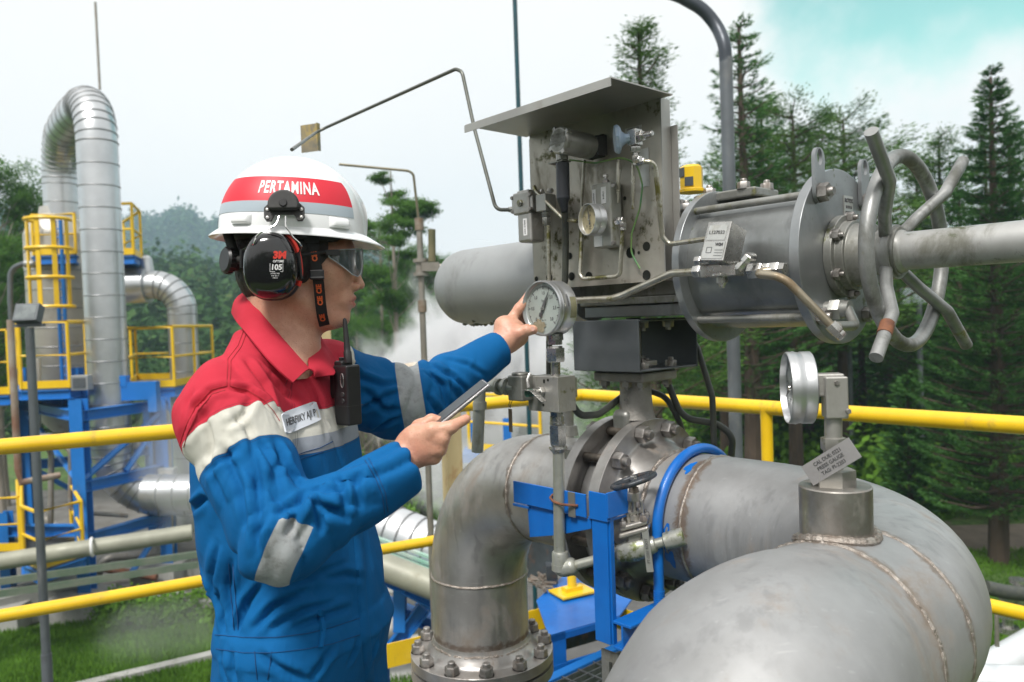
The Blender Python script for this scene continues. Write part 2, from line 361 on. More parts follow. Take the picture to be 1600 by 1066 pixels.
# horizontal run, right elbow, ring and foreground elbow
b = MB(); c1 = R(.786-.407, 0, PW)
pts = [R(.12, 0, PW), R(.25, 0, PW)]+elbow_pts(c1, U, -V, .407, 28)
b.tube(pts, PR, 96); b.build('right_elbow', STEEL2, pipe)
b = MB(); b.tube([R(.786, -.405, PW), R(.786, -.46, PW), R(.786, -.524, PW)], PR+.0006, 96); b.build('pipe_ring', STEEL2, pipe)
b = MB(); s0 = R(.786, -.522, PW); s1 = R(.786, -.582, PW); pts = [s0, R(.786, -.55, PW)]+elbow_pts(s1, -V, -Z, .30, 30)+[R(.786, -.882, .6), R(.786, -.882, .1)]
def swell(t): return PR+(.200-PR)*min(1, max(0, (t-.03)/.28))**1.0*(1 if t > 0 else 0)
b.tube(pts, 1, 96, rfun=swell); b.build('near_elbow', STEEL2, pipe)
b = MB()
for q in (-.407, -.522): wobble_ring(b, R(.786, q, PW), V, PR-.0012, .0040, 220)
wobble_ring(b, R(.249, 0, PW), U, PR-.0015, .0042); wobble_ring(b, R(.132, 0, PW), U, PR+.001, .006)
# longitudinal seam along the crown of the foreground elbow
b.builds('weld_seam', WELD, pipe)
# flanges at the valve
def wn_flange(par, c, ax, name='flange', od=.2415, th=.033, hubr=.182, hubl=.072, nb=12, br=.216, ph=15, mat=None, nuts=True, stub=0):
    """c: raised face; ax: away from the joint towards the pipe"""
    b = MB(); b.lathe([(0, PR-.01), (0, od-.001), (.001, od), (th-.001, od), (th, od-.001), (th, hubr+.012), (th+.004, hubr+.004), (th+.012, hubr), (th+hubl*.45, hubr-.008), (th+hubl*.8, PR+.004), (th+hubl, PR+.0015), (th+hubl, PR-.01)], c, ax, 96)
    f = b.build(name, mat or FLANGE, par)
    if nuts:
        a, bb, x = basis(ax)
        for k in range(nb):
            t = math.radians(ph+k*360/nb); p = c+ax*th+br*(math.cos(t)*a+math.sin(t)*bb)
            rr = rng.random()*1.0; a2 = math.cos(rr)*a+math.sin(rr)*bb; b2 = np.cross(ax, a2)
            inst(NUT_BIG, 'nut', par, p, (a2, b2, x))
    return f
wn_flange(pipe, R(.022, 0, PW), U)
wn_flange(pipe, R(-.052, 0, PW), -U)
a_, b_, x_ = basis(U)
sme = MB().cyl((0, 0, 0), (0, 0, .078), .0115, 14).build('stud', STUD); smd = sme.data; bpy.data.objects.remove(sme)
for k in range(12):
    t = math.radians(15+30*k); inst(smd, 'stud', pipe, R(-.054, 0, PW)+.216*(math.cos(t)*a_+math.sin(t)*b_), (a_, b_, x_))
# lower flange pair under the vertical leg
wn_flange(pipe, R(-.698, 0, .405), Z, hubl=.05, th=.034, ph=6)
# the loose half bolted under it
lf = thing('lower_pipe_flange', R(-.698, 0, 0), 'round steel flange bolted under the vertical leg of the stainless pipe', 'flange')
b = MB(); b.lathe([(0, .10), (0, .2415), (.036, .2415), (.036, .10)], R(-.698, 0, .361), Z, 96, smooth=False, closed=True); b.build('flange_disc', FLANGE, lf)
b = MB(); b.cyl(R(-.698, 0, .0), R(-.698, 0, .362), .162, 64); b.build('pipe_stub', STEEL, lf)
# boss with the right hand gauge
b = MB(); bo = R(.768, -.46, 1.17); b.lathe([(0, .055), (.098, .055), (.1, .053), (.1, .03)], bo, Z, 48); b.build('boss', surf('turned_boss', (.40, .385, .36), (.27, .25, .225), .8, .38, .1, 18, stain=(.11, .085, .06), samt=.5, sscale=14), pipe)
b = MB(); pts = []; rs = []
for k in range(120):
    t = 2*PI*k/120; x = .060*math.cos(t); y = .060*math.sin(t); w = PW+math.sqrt(max(0, (PR+.001)**2-(x-.018)**2)); pts.append(R(.768+x, -.46+y, w+.002)); rs.append(.0075*(1+.08*math.sin(23*t)+.06*math.sin(41*t+1)))
b.tube(pts, rs, 8, closed=True); b.build('boss_weld', WELD, pipe)
# blue touch-up spots on the pipe
b = MB()
for (u0, a0, du, da) in ((.192, 98, .012, 7), (.222, 118, .010, 8), (.205, 186, .016, 13), (.21, 205, .014, 8)):
    vs = [R(u0, (PR+.0008)*math.cos(math.radians(a0)), PW+(PR+.0008)*math.sin(math.radians(a0)))]; n = 22
    for k in range(n):
        t = 2*PI*k/n; q = 1+.25*math.sin(3*t+a0)+.15*math.sin(5*t); aa = math.radians(a0+da*q*math.sin(t)); vs.append(R(u0+du*q*math.cos(t), (PR+.0008)*math.cos(aa), PW+(PR+.0008)*math.sin(aa)))
    b.add(vs, [(0, k+1, (k+1) % n+1) for k in range(n)])
b.builds('paint_spot', BLUE, pipe)

# ------------------------------------------------------------------ butterfly valve between the flanges
bv = thing('butterfly_valve', R(-.015, 0, PW), 'cast steel wafer valve body clamped between the two pipe flanges with its neck upright', 'valve')
b = MB(); b.lathe([(-.035, .15), (-.035, .188), (-.022, .188), (-.022, .198), (.022, .198), (.022, .188), (.036, .188), (.036, .15)], R(-.015, 0, PW), U, 96, smooth=True)
b.build('valve_body', FLANGE, bv)
b = MB(); b.box(R(-.012, 0, PW+.225), (.058, .12, .085)); b.build('neck_shoulder', CAST, bv, .018, bseg=4)
NECKM = surf('cast_neck', (.34, .325, .30), (.25, .235, .215), .6, .55, .08, 14, stain=(.12, .10, .08), samt=.3, sscale=14, bump=.8, bdist=.003, bscale=120)
b = MB(); b.lathe([(0, .052), (.02, .046), (.08, .042), (.115, .044), (.135, .055), (.14, .055)], R(0, 0, PW+.24), Z, 48); b.build('neck', NECKM, bv)
b = MB(); b.box(R(.0, 0, 1.389), (.17, .15, .026)); b.build('top_flange', NECKM, bv, .006)
for (x, y) in ((-.062, -.055), (.018, -.06), (.062, -.055), (-.062, .055), (.062, .055)): inst(NUT_MED, 'nut', bv, R(x, y, 1.376), (U, -V, -Z))
text_on(MB(), '510101S', .018, R(.0, -.0445, 1.335), -Z, U, depth=.001).build('cast_number', NECKM, bv)

# ------------------------------------------------------------------ dark grey bracket box
bx = thing('mounting_bracket', R(0, 0, 1.40), 'dark grey folded steel bracket box standing on the valve neck, open on one side', 'bracket')
b = MB(); L, Wd, H_, th = .225, .25, .135, .006; w0 = 1.406
b.box(R(-.005, -Wd/2+.012, w0+H_/2), (L, th, H_)); b.box(R(-.005, Wd/2+.012, w0+H_/2), (L, th, H_)); b.box(R(-.005, .012, w0+th/2), (L-.001, Wd-.008, th)); b.box(R(-.005, .012, w0+H_-th/2-.001), (L-.001, Wd-.008, th))
b.build('folded_plate', DARKBOX, bx, .004)
b = MB(); b.lathe([(0, .03), (.03, .03), (.03, .02), (.135, .02)], R(0, .0, w0+.004), Z, 28); b.build('stem', STEEL, bx)
b = MB(); b.box(R(.02, -.03, w0+.018), (.12, .05, .014)); b.build('clamp_plate', FLANGE, bx, .002)
for (x, y) in ((.075, -.06), (.075, .06), (.04, .0)): inst(NUT_MED, 'nut', bx, R(x, y, w0+.008), (U, V, Z))
for (x, y) in ((.07, -.05), (.07, .06)): inst(NUT_MED, 'nut', bx, R(x, y, w0+H_-.01), (U, -V, -Z))

# ------------------------------------------------------------------ actuator
AWX = 1.662
ac = thing('valve_actuator', R(0, 0, 1.545), 'large grey actuator with round spring can, end plates and tie rods lying over the pipe', 'actuator')
b = MB(); b.lathe([(0, 0), (0, .06), (.004, .085), (.016, .108), (.04, .121), (.07, .126), (.62, .126)], R(-.765, 0, AWX+.003), U, 72)
b.build('spring_can', CANM, ac)
b = MB()
for k in range(46):      # ragged lichen along the underside of the can
    t = -1.57+rng.normal()*.22; u_ = -.74+rng.random()*.5; b.lathe([(0, .006+.008*rng.random()), (.004+.006*rng.random(), .002)], R(u_, .124*math.cos(t), AWX+.003+.124*math.sin(t)), nrm(math.cos(t)*V+math.sin(t)*Z), 7)
b.build('lichen', surf('lichen', (.09, .09, .055), (.16, .15, .10), 0, .9, scale=90, bump=.8), ac)
b = MB(); b.box(R(.09, .03, 1.562), (.37, .24, .03)); b.build('base_plate', PLATE, ac, .003)
b = MB(); b.box(R(.09, .025, 1.588), (.375, .26, .018)); b.build('base_flange', CAST, ac, .003)
b = MB(); b.box(R(.02, .04, 1.67), (.44, .18, .15)); b.box(R(.02, .02, 1.765), (.42, .16, .045)); b.box(R(.13, -.01, 1.64), (.14, .10, .09)); b.build('yoke_housing', CAST, ac, .008)
b = MB(); b.box(R(.225, .02, 1.795), (.09, .14, .03)); b.box(R(.30, .035, 1.83), (.17, .11, .022)); b.box(R(.235, -.05, 1.78), (.06, .05, .055)); b.build('top_cover', CAST, ac, .005)
for (x, y, z) in ((.24, -.085, 1.80), (.35, -.01, 1.842), (.37, .06, 1.842), (.25, .0, 1.842), (.2, -.05, 1.81)): inst(NUT_MED, 'nut', ac, R(x, y, z), (U, V, Z))
inst(NUT_MED, 'nut', ac, R(.235, -.078, 1.785), (U, Z, -V))
yi = AV(1080, 268, .0)
b = MB(); b.lathe([(0, .034), (.008, .034), (.008, .029), (.062, .029), (.068, .022)], R(*( (yi-ORG)@U, (yi-ORG)@V, 1.853)), Z, 8, smooth=False); b.build('position_indicator', YEL, ac, .001)
b = MB(); yc = np.array([(yi-ORG)@U, (yi-ORG)@V]); 
for (t, z0, z1) in ((247, 1.892, 1.914), (292, 1.867, 1.889)):
    d = nrm(math.cos(math.radians(t))*U+math.sin(math.radians(t))*V); s_ = np.cross(Z, d); b.box(R(yc[0], yc[1], (z0+z1)/2)+d*.0268, (.004, .021, z1-z0), (d, s_, Z))
b.build('indicator_band', DARKBOX, ac)
# end plates, cylinder and rods
def disc(name, u0, u1, r, mat, bev=.002):
    b = MB(); b.lathe([(0, 0), (0, r), (u1-u0, r), (u1-u0, 0)], R(u0, 0, AWX), U, 96); return b.build(name, mat, ac, bev)
disc('end_plate', .262, .282, .182, PLATE); disc('end_plate', .553, .575, .188, PLATE)
b = MB(); b.lathe([(0, .150), (.272, .150)], R(.2815, 0, AWX), U, 96); b.build('cylinder', surf('cylinder_paint', (.30, .31, .31), (.21, .22, .215), .75, .33, .08, 6, streak=.5, stain=(.09, .09, .07), samt=.36, sscale=5, moss=(.13, .14, .06), mamt=.32, bump=.2), ac)
for t in (50, 130, 230, 310):
    y, z = .166*math.cos(math.radians(t)), .166*math.sin(math.radians(t))
    b = MB(); b.cyl(R(.27, y, AWX+z), R(.56, y, AWX+z), .0085, 16); b.build('tie_rod', CAST, ac)
    inst(NUT_MED, 'nut', ac, R(.575, y, AWX+z), (V, Z, U), 1.15)
b = MB(); b.lathe([(0, 0), (0, .088), (.018, .088), (.018, .074), (.036, .074), (.036, .066), (.07, .064), (.07, .0)], R(.575, 0, AWX), U, 64); b.build('hub_flange', CAST, ac, .002)
for k in range(6):
    t = math.radians(30+60*k); inst(NUT_SM, 'nut', ac, R(.593, .081*math.cos(t), AWX+.081*math.sin(t)), (V, Z, U), 1.3)
b = MB(); b.lathe([(0, .040), (.02, .052), (.035, .052), (.035, .056), (.048, .056), (.048, .046), (.06, .043), (.065, .0385), (.80, .0385)], R(.645, 0, AWX), U, 56); b.build('spindle_tube', surf('spindle_tube', (.40, .40, .39), (.30, .30, .29), .35, .45, .1, 8, stain=(.08, .08, .05), samt=.55, sscale=7, moss=(.06, .07, .03), mamt=.4, bump=.25), ac)
# lifting lug, name plate, hoses fitting
def lug(u0, v0, w0, top, par=ac):
    b = MB(); n = 12; hw = .021; pl = []
    for k in range(n+1): t = PI*k/n; pl.append((hw*math.cos(t), top+hw*math.sin(t)))
    for k in range(n+1): t = PI+PI*k/n; pl.append((hw*math.cos(t), hw*math.sin(t)))
    N = len(pl); inner = [(.011*math.cos(2*PI*k/20), top+.001+.017*math.sin(2*PI*k/20)) for k in range(20)]
    # plate with a hole: bridge outer loop to hole by two halves
    bm = bmesh.new()
    o_ = [bm.verts.new(tuple(R(u0, v0+y, w0+z))) for y, z in pl]; i_ = [bm.verts.new(tuple(R(u0, v0+y, w0+z))) for y, z in inner]
    es = [bm.edges.new((o_[k], o_[(k+1) % N])) for k in range(N)]+[bm.edges.new((i_[k], i_[(k+1) % 20])) for k in range(20)]
    bmesh.ops.triangle_fill(bm, use_beauty=True, edges=es)
    vs = [np.array(v.co) for v in bm.verts]; idx = {v: i for i, v in enumerate(bm.verts)}; fs = [tuple(idx[v] for v in f.verts) for f in bm.faces]; bm.free()
    x = U*.008; n0 = len(vs); vs2 = vs+[p+x for p in vs]; F = fs+[tuple(reversed([i+n0 for i in f])) for f in fs]
    F += [(k, (k+1) % N, n0+(k+1) % N, n0+k) for k in range(N)]+[(N+k, N+(k+1) % 20, n0+N+(k+1) % 20, n0+N+k) for k in range(20)]
    b.add(vs2, F); return b.build('lifting_lug', PLATE, par)
yl, zl = .166*math.cos(math.radians(130)), .166*math.sin(math.radians(130))
lug(.576, yl, AWX+zl, .072); inst(NUT_MED, 'nut', ac, R(.584, yl, AWX+zl), (V, Z, U), 1.3)
lug(.576, -yl, AWX+zl, .072)
b = MB(); b.box(R(.5765, .035, AWX+.105), (.002, .042, .055)); b.build('name_plate', LABELM, ac)
b = MB(); b.box(R(.578, .035, AWX+.092), (.001, .032, .014))
text_on(b, 'ROTEX', .012, R(.5778, .035, AWX+.122), V, Z, bold=.0004); text_on(b, '24 78 16', .008, R(.5778, .035, AWX+.108), V, Z, bold=.0003); b.build('name_plate_print', INK, ac)
# handwheel of bent tubes
hw = thing('actuator_handwheel', R(.69, 0, AWX), 'grey bent-tube handwheel with four protruding spokes on the actuator spindle', 'handwheel')
HWM = surf('handwheel_paint', (.33, .335, .33), (.21, .215, .21), .5, .42, .08, 12, stain=(.06, .06, .045), samt=.55, sscale=9, moss=(.16, .15, .03), mamt=.4, bump=.25)
b = MB(); rr = []
for k in range(64):
    t = 2*PI*k/64; q = .188+.003*math.cos(4*t); rr.append(R(.71+.001*math.sin(3*t), q*math.cos(t), AWX+q*math.sin(t)))
b.tube(rr, .0145, 16, closed=True); b.build('rim', HWM, hw)
for i, (sy, sz) in enumerate(((-1, 1), (1, 1), (1, -1), (-1, -1))):
    b = MB(); b.tube([R(.682, sy*.035, AWX+sz*.035), R(.70, sy*.08, AWX+sz*.072), R(.735, sy*.142, AWX+sz*.125), R(.742, sy*.235, AWX+sz*.203)], .0125, 16, bend=.022); sp = b.build('spoke', HWM, hw)
    if i == 3:
        a = R(.7355, sy*.165, AWX+sz*.143); c = R(.738, sy*.188, AWX+sz*.163); b = MB(); b.cyl(a, c, .0136, 16); b.build('rust_band', RUST, sp)
b = MB(); b.lathe([(0, .05), (.028, .05), (.028, .044), (.0281, .044)], R(.672, 0, AWX), U, 48); b.build('hub', CAST, hw)

# ------------------------------------------------------------------ instrument panel with rain hood
ip = thing('instrument_backboard', R(0, -.17, 1.63), 'stained stainless backplate with a projecting sheet-metal rain hood carrying the instruments', 'panel')
PV_ = -.17; u0, u1, wt, wb = -.205, .235, 2.052, 1.63
b = MB(); b.box(R((u0+u1)/2, PV_+.0015, (wt+wb)/2), (u1-u0, .003, wt-wb)); b.build('back_plate', PANELM, ip)
b = MB(); b.box(R(u1+.0015, PV_+.016, (wt+wb)/2), (.003, .034, wt-wb)); b.box(R(u1+.010, PV_+.036, (wt+wb)/2-.03), (.022, .003, wt-wb-.06)); b.box(R(u0-.001, PV_+.02, (wt+wb)/2), (.003, .04, wt-wb-.02)); b.builds('side_flange', HOODM, ip)
b = MB(); b.box(R((u0+u1)/2+.008, PV_-.104, wt+.0015), (u1-u0+.05, .216, .003)); b.box(R((u0+u1)/2+.008, PV_-.2135, wt-.0085), (u1-u0+.05, .003, .0175)); b.build('rain_hood', HOODM, ip)
b = MB()
for (px, py, r) in ((838, 436, .007), (858, 434, .012), (893, 432, .011), (890, 400, .009), (1010, 385, .011), (985, 395, .013), (976, 310, .005), (920, 432, .012), (1010, 430, .012), (1010, 240, .003), (1020, 262, .003), (998, 395, .004)):
    p = AV(px, py, PV_-.001); b.lathe([(0, 0), (0, r)], p, -V, 24)
b.builds('drilled_hole', surf('dark_hole', (.025, .028, .022), None, 0, .8), ip)
b = MB()
for (u_, w_, a, c) in ((.155, 1.985, .05, .035), (.185, 1.90, .028, .09)): b.box(R(u_, PV_-.001, w_), (a, .0015, c))
b.build('rating_plate', LABELM, ip)
b = MB()
for i in range(5): text_on(b, ('HAMMEL DAHL', 'SER 4471-B', '24VDC 0.2-1 BAR', 'IP65 EEX D', '2003')[i], .0055, R(.155, PV_-.002, 1.998-i*.0065), U, Z)
b.build('rating_print', INK, ip)

def flat(d): return d
# transmitter housing (round head) with black boot and cable
tr = thing('transmitter', AV(872, 218, -.27), 'cylindrical cast transmitter housing with a round ribbed cap, under the rain hood', 'transmitter')
ce = AV(872, 219, -.318); cd = nrm(AV(928, 231, -.20)-ce)
ALU = surf('cast_aluminium', (.44, .43, .41), (.34, .33, .31), .75, .38, .08, 20, stain=(.14, .12, .08), samt=.3, sscale=18, bump=.25, bscale=160)
b = MB(); b.lathe([(0, .029), (.003, .0325), (.012, .0325), (.012, .0305), (.10, .0305), (.106, .028), (.106, 0)], ce, cd, 48, ref=Z); b.build('housing', ALU, tr)
b = MB(); b.lathe([(0, .0), (0, .026), (.004, .029)], ce-cd*.001, cd, 48)
a, c, x = basis(-cd); b2 = MB()
for i, tx in enumerate(('FLAME PROOF', 'DISCONNECT', 'POWER BEFORE', 'OPENING COVER', 'IP 66')): text_on(b, tx, .0075, ce-cd*.0016+c*(.013-.0065*i), a, c, depth=.0009, bold=.0002)
b.build('ribbed_cap', CAST, tr)
b = MB()
for k in range(4): t = .5+PI/2*k; p = ce+.033*(math.cos(t)*a+math.sin(t)*c); b.box(p+cd*.007, (.008, .010, .014), (a*math.cos(t)+c*math.sin(t), np.cross(cd, a*math.cos(t)+c*math.sin(t)), cd))
b.build('cap_lugs', ALU, tr)
b = MB(); b.box(ce+cd*.12+Z*.0, (.03, .05, .05), (cd, np.cross(Z, cd), Z)); b.box(ce+cd*.145+Z*.01, (.02, .03, .05), (cd, np.cross(Z, cd), Z)); b.build('coupler_block', BLACKM, tr, .003)
p0 = AV(878, 238, -.275); p1 = AV(878, 252, -.275)
b = MB(); b.lathe([(0, .019), (.012, .019), (.012, .015), (np.linalg.norm(p0-p1)+.01, .015)], p0+Z*.012, -Z, 24); b.build('cable_gland', ALU, tr)
b = MB(); b.box(AV(874, 254, -.27), (.05, .03, .003)); b.build('gland_tag', CAST, tr)
b = MB(); q = [AV(879, 255, -.275), AV(880, 310, -.275), AV(880, 318, -.275), AV(882, 330, -.27), AV(883, 345, -.25), AV(884, 380, -.22), AV(883, 440, -.20), AV(868, 475, -.2), AV(858, 530, -.19), AV(858, 600, -.1)]
b.tube(q[:2], .0165, 20); b.tube(q[1:4], [.0165, .012, .009], 20); b.build('rubber_boot', surf('boot_rubber', (.02, .022, .028), None, 0, .42, .05, 20), tr)
b = MB(); b.tube(q[3:], .0085, 14, bend=.05); b.build('cable', RUBBER, tr)
# flow knob (faded blue) with valve body and fittings
kn = thing('regulator_knob_valve', AV(968, 217, -.27), 'small regulator valve with a faded blue funnel-shaped knob, right of the transmitter', 'valve')
kc = AV(963, 218, -.285); kd = nrm(AV(985, 216, -.262)-kc)
b = MB(); b.lathe([(0, .013), (-.004, .018), (-.004, .030), (.003, .034), (.008, .030), (.012, .018), (.02, .012), (.03, .010)], kc, kd, 8, smooth=False); b.lathe([(-.003, .014), (.018, .006), (.018, 0)], kc, kd, 24); b.build('knob', BLUEK, kn, .001)
b = MB(); kb = kc+kd*.042; b.box(kb, (.024, .026, .036)); b.hexn(kb+U*.012, U, .022, .012); b.lathe([(0, .006), (.012, .008), (.03, .006)], kb+U*.02, U, 16); b.hexn(kb-Z*.02, -Z, .022, .014); b.hexn(kb-Z*.04, -Z, .016, .014); b.cyl(kb-Z*.03, kb-Z*.062, .006, 16); b.hexn(kb-Z*.052+U*.0, nrm(U-V*.3), .015, .02); b.build('valve_block', FIT, kn, .0015)
# grey relay box with its small gauge
rb = thing('volume_booster', AV(945, 325, -.21), 'narrow grey relay box with white labels at the middle of the instrument panel', 'relay box')
b = MB(); A0 = AV(931, 290, -.2); A1 = AV(962, 385, -.2); cu = ((A0+A1)/2-ORG); cu_, cw_ = cu@U, cu[2]; b.box(R(cu_, -.195, cw_), (.062, .042, A0[2]-A1[2])); b.build('box_body', surf('relay_box_paint', (.40, .40, .37), (.33, .33, .30), .2, .45, .06, 10, stain=(.13, .13, .05), samt=.45, sscale=20, moss=(.16, .16, .03), mamt=.4, bump=.2), rb, .005)
b = MB(); b.box(R(cu_+.010, -.2168, cw_+.047), (.016, .001, .04)); b.box(R(cu_-.021, -.2168, cw_+.04), (.011, .001, .05)); b.box(R(cu_-.012, -.2168, cw_-.062), (.026, .001, .026)); b.build('label', WHITEP, rb)
b = MB(); text_on(b, 'BELLOFRAM', .006, R(cu_-.021, -.2176, cw_+.04), Z, -U); text_on(b, 'SUPPLY', .006, R(cu_+.010, -.2176, cw_+.047), Z, -U); b.build('label_print', INK, rb)
inst(NUT_SM, 'nut', rb, R(cu_+.0, -.195, cw_+.078), (U, V, Z), 1.0)
b = MB(); b.cyl(R(cu_, -.195, cw_+.07), R(cu_, -.195, cw_+.095), .004, 12); b.hexn(R(cu_, -.195, cw_+.094), Z, .014, .006); b.build('adjusting_screw', FIT, rb)
for (px, py) in ((959, 290), (959, 380)): inst(NUT_XS, 'nut', rb, AV(px, py, -.217), (U, Z, -V))
def gauge_dial(par, c, n, r, nums, needle_deg, face, size, dirt=True, ref=Z, depth=.03, a0=225, span=270, rimw=.1):
    """c: centre of the front rim plane, n: facing direction. Parts: case, bezel, dial, dial_print, needle"""
    n = nrm(n); x = nrm(np.cross(ref, n)); y = np.cross(n, x)
    b = MB(); b.lathe([(-.0085, 0), (-.0085, r*.86), (0, r*.97), (-.006, r), (-.010, r*.975), (-depth*.45, r*.965), (-depth*.5, r*.985), (-depth*.95, r*.985), (-depth, r*.95), (-depth, 0)], c, n, 72); b.build('case', CASEM, par)
    b = MB(); b.lathe([(-.004, r*.985), (.003, r*.99), (.006, r*.965), (.006, r*.94), (.001, r*.93), (-.006, r*.92)], c, n, 72, closed=True); b.build('bezel', CASEM, par)
    b = MB(); b.lathe([(-.0045, 0), (-.0045, r*.93)], c, n, 64); dl = b.build('dial', face, par)
    b = MB(); m_ = (len(nums)-1)*10 if len(nums) > 1 else 40
    P = lambda deg, q, h=-.0040: c+n*h+q*r*(math.cos(math.radians(deg))*x+math.sin(math.radians(deg))*y)
    for k in range(m_+1):
        dg = a0-span*k/m_; l = .12 if k % 10 == 0 else (.09 if k % 5 == 0 else .055); t = nrm(P(dg+90, 1)-c-n*(-.0040)); wd = r*(.020 if k % 5 == 0 else .011)
        a, e = P(dg, .80), P(dg, .80-l); b.add([a-t*wd/1, a+t*wd/1, e+t*wd/1, e-t*wd/1], [(0, 1, 2, 3)])
    for k, s in enumerate(nums):
        dg = a0-span*k/(len(nums)-1); text_on(b, s, size, P(dg, .55), x, y, depth=.0001, bold=size*.02, sx=.8)
    text_on(b, 'bar', size*.8, P(90, .27), x, y, depth=.0001); text_on(b, 'CL 1.0', size*.45, P(270, .42), x, y, depth=.0001); text_on(b, 'EN 837-1', size*.4, P(270, .58), x, y, depth=.0001)
    b.build('dial_print', INK, dl)
    b = MB(); d = math.radians(needle_deg); dx = math.cos(d)*x+math.sin(d)*y; dy = np.cross(n, dx); h = c-n*.001
    b.prism([h+dx*r*.74, h+dx*r*.22+dy*r*.055, h+dy*r*.06, h-dx*r*.18+dy*r*.035, h-dx*r*.22+dy*r*.075, h-dx*r*.34+dy*r*.05, h-dx*r*.34-dy*r*.05, h-dx*r*.22-dy*r*.075, h-dx*r*.18-dy*r*.035, h-dy*r*.06, h+dx*r*.22-dy*r*.055], n, .0008)
    nd = b.build('needle', INK, par); b = MB(); b.lathe([(0, r*.07), (.003, r*.06)], h, n, 20); b.build('needle_hub', FIT, nd)
    return x, y
FACE = surf('dial_face', (.60, .66, .62), (.56, .62, .58), 0, .4, .05, 30)
FACEY = surf('aged_dial_face', (.60, .53, .33), (.50, .44, .27), 0, .45, .05, 30)
sg = thing('pressure_gauge', AV(922, 343, -.25), 'small pressure gauge with a yellowed dial on the instrument panel', 'pressure gauge')
gauge_dial(sg, AV(920, 343, -.265), -V-.25*U, .0385, ('0', '2', '4', '6', '8'), 100, FACEY, .0075, depth=.028)
b = MB(); p = AV(933, 344, -.235); b.hexn(p, V, .02, .03); b.build('stem', FIT, sg)
# air filter regulator at the left edge of the panel
ar = thing('filter_regulator', AV(832, 345, -.2), 'cast grey air filter regulator bolted at the left edge of the instrument panel', 'regulator')
A0, A1 = AV(808, 305, -.235), AV(838, 335, -.235)
p = AV(826, 319, -.23); b = MB(); b.box(p, (.062, .06, .058)); b.box(p-U*.034, (.012, .052, .046)); b.box(p+U*.034, (.012, .052, .046)); b.box(p+Z*.03, (.045, .045, .01)); b.build('cast_body', ALU, ar, .006)
b = MB(); b.hexn(p-V*.03, -V, .016, .006); b.cyl(p-V*.03, p-V*.038, .004, 12); b.build('plug', CAST, ar)
p2 = AV(830, 356, -.23); b = MB(); b.box(p2, (.052, .052, .078)); b.build('bowl', ALU, ar, .007); b = MB(); b.box(p2-V*.0265+U*.005, (.014, .001, .044)); b.build('label', WHITEP, ar); b = MB(); text_on(b, 'MAX 10 BAR', .0065, p2-V*.0274+U*.005, Z, -U); b.build('label_print', INK, ar)
p3 = AV(853, 318, -.235); b = MB(); b.box(p3, (.036, .04, .045)); b.build('side_block', CAST, ar, .003); b = MB(); b.hexn(p3-Z*.018, -Z, .024, .016); b.hexn(p3-Z*.036, -Z, .021, .02); b.hexn(p3+Z*.03-U*.01, -U, .014, .022); b.hexn(p3+Z*.03+U*.012, U, .012, .012); b.builds('tube_nut', FIT, ar)
for s_ in (-1, 1):
    for z_ in (-1, 1): inst(NUT_XS, 'nut', ar, p+U*.034*s_+Z*.018*z_-V*.026, (U, Z, -V))

# ------------------------------------------------------------------ tubes (each run is a thing)
def tube_run(label, pts, r, mat=TUBEM, bend=.02, ferr=(), cat='tube', name='instrument_tube', seg=14):
    t = thing(name, pts[0], label, cat); b = MB(); b.tube(pts, r, seg, bend=bend, nb=7); b.build('tube', mat, t)
    for (p, d, af, h) in ferr: b = MB(); b.hexn(p, d, af, h); b.hexn(np.asarray(p)+nrm(d)*h*1.02, d, af*.85, h*.55); b.build('fitting', FIT, t)
    return t
tube_run('bent thin tube arching from the filter regulator over the sky towards the hard hat', [D(456, 234, 2.2), AV(497, 205, -.25), AV(712, 108, -.25), AV(722, 112, -.25), AV(741, 200, -.25), AV(775, 328, -.25), AV(804, 328, -.235)], .0052, surf('dark_tube', (.16, .165, .15), (.11, .115, .10), .5, .4, .08, 20), .03, [(AV(796, 328, -.235), U, .014, .012)])
b = MB(); pc = AV(484, 216, -.262); b.box(pc, (.075, .003, .10), (nrm(U+.5*V), np.cross(Z, nrm(U+.5*V)), Z)); b.box(pc+nrm(U+.5*V)*.038+V*.0, (.003, .02, .10), (nrm(U+.5*V), np.cross(Z, nrm(U+.5*V)), Z))
tp = b.build('clamp_plate', surf('tarnished_plate', (.34, .28, .17), (.18, .17, .15), .5, .45, .1, 25, stain=(.45, .33, .09), samt=.6, sscale=22, bump=.3)); tp.parent = bpy.data.objects['instrument_tube']; tp.location = tuple(-np.array(tp.parent.location))
tube_run('curved tube from the filter regulator down to the small yellowed gauge', [AV(835, 292, -.24), AV(838, 300, -.25), AV(880, 342, -.25), AV(902, 346, -.25)], .005, bend=.025)
tube_run('vertical tube dropping from the regulator nut at the left of the panel', [AV(857, 352, -.235), AV(858, 450, -.235), AV(859, 475, -.2)], .0055)
tube_run('thin vertical tube down the middle of the panel', [AV(913, 250, -.20), AV(908, 330, -.20), AV(906, 420, -.19)], .004)
tube_run('U-shaped thin tube below the relay box', [AV(973, 350, -.21), AV(969, 428, -.21), AV(962, 432, -.21), AV(912, 436, -.21), AV(906, 430, -.21), AV(909, 365, -.20)], .0052, bend=.018, ferr=[(AV(973, 348, -.21), -Z, .016, .012), (AV(969, 345, -.21)-U*.012, U, .016, .014)])
tube_run('tube from the knob valve bending down and right to the square block on the cylinder', [AV(1000, 253, -.25), AV(1018, 253, -.24), AV(1024, 262, -.23), AV(1035, 370, -.21), AV(1045, 382, -.2), AV(1107, 373, -.2)], .0058, bend=.02, ferr=[(AV(1000, 253, -.25)-U*.012, U, .015, .016)])
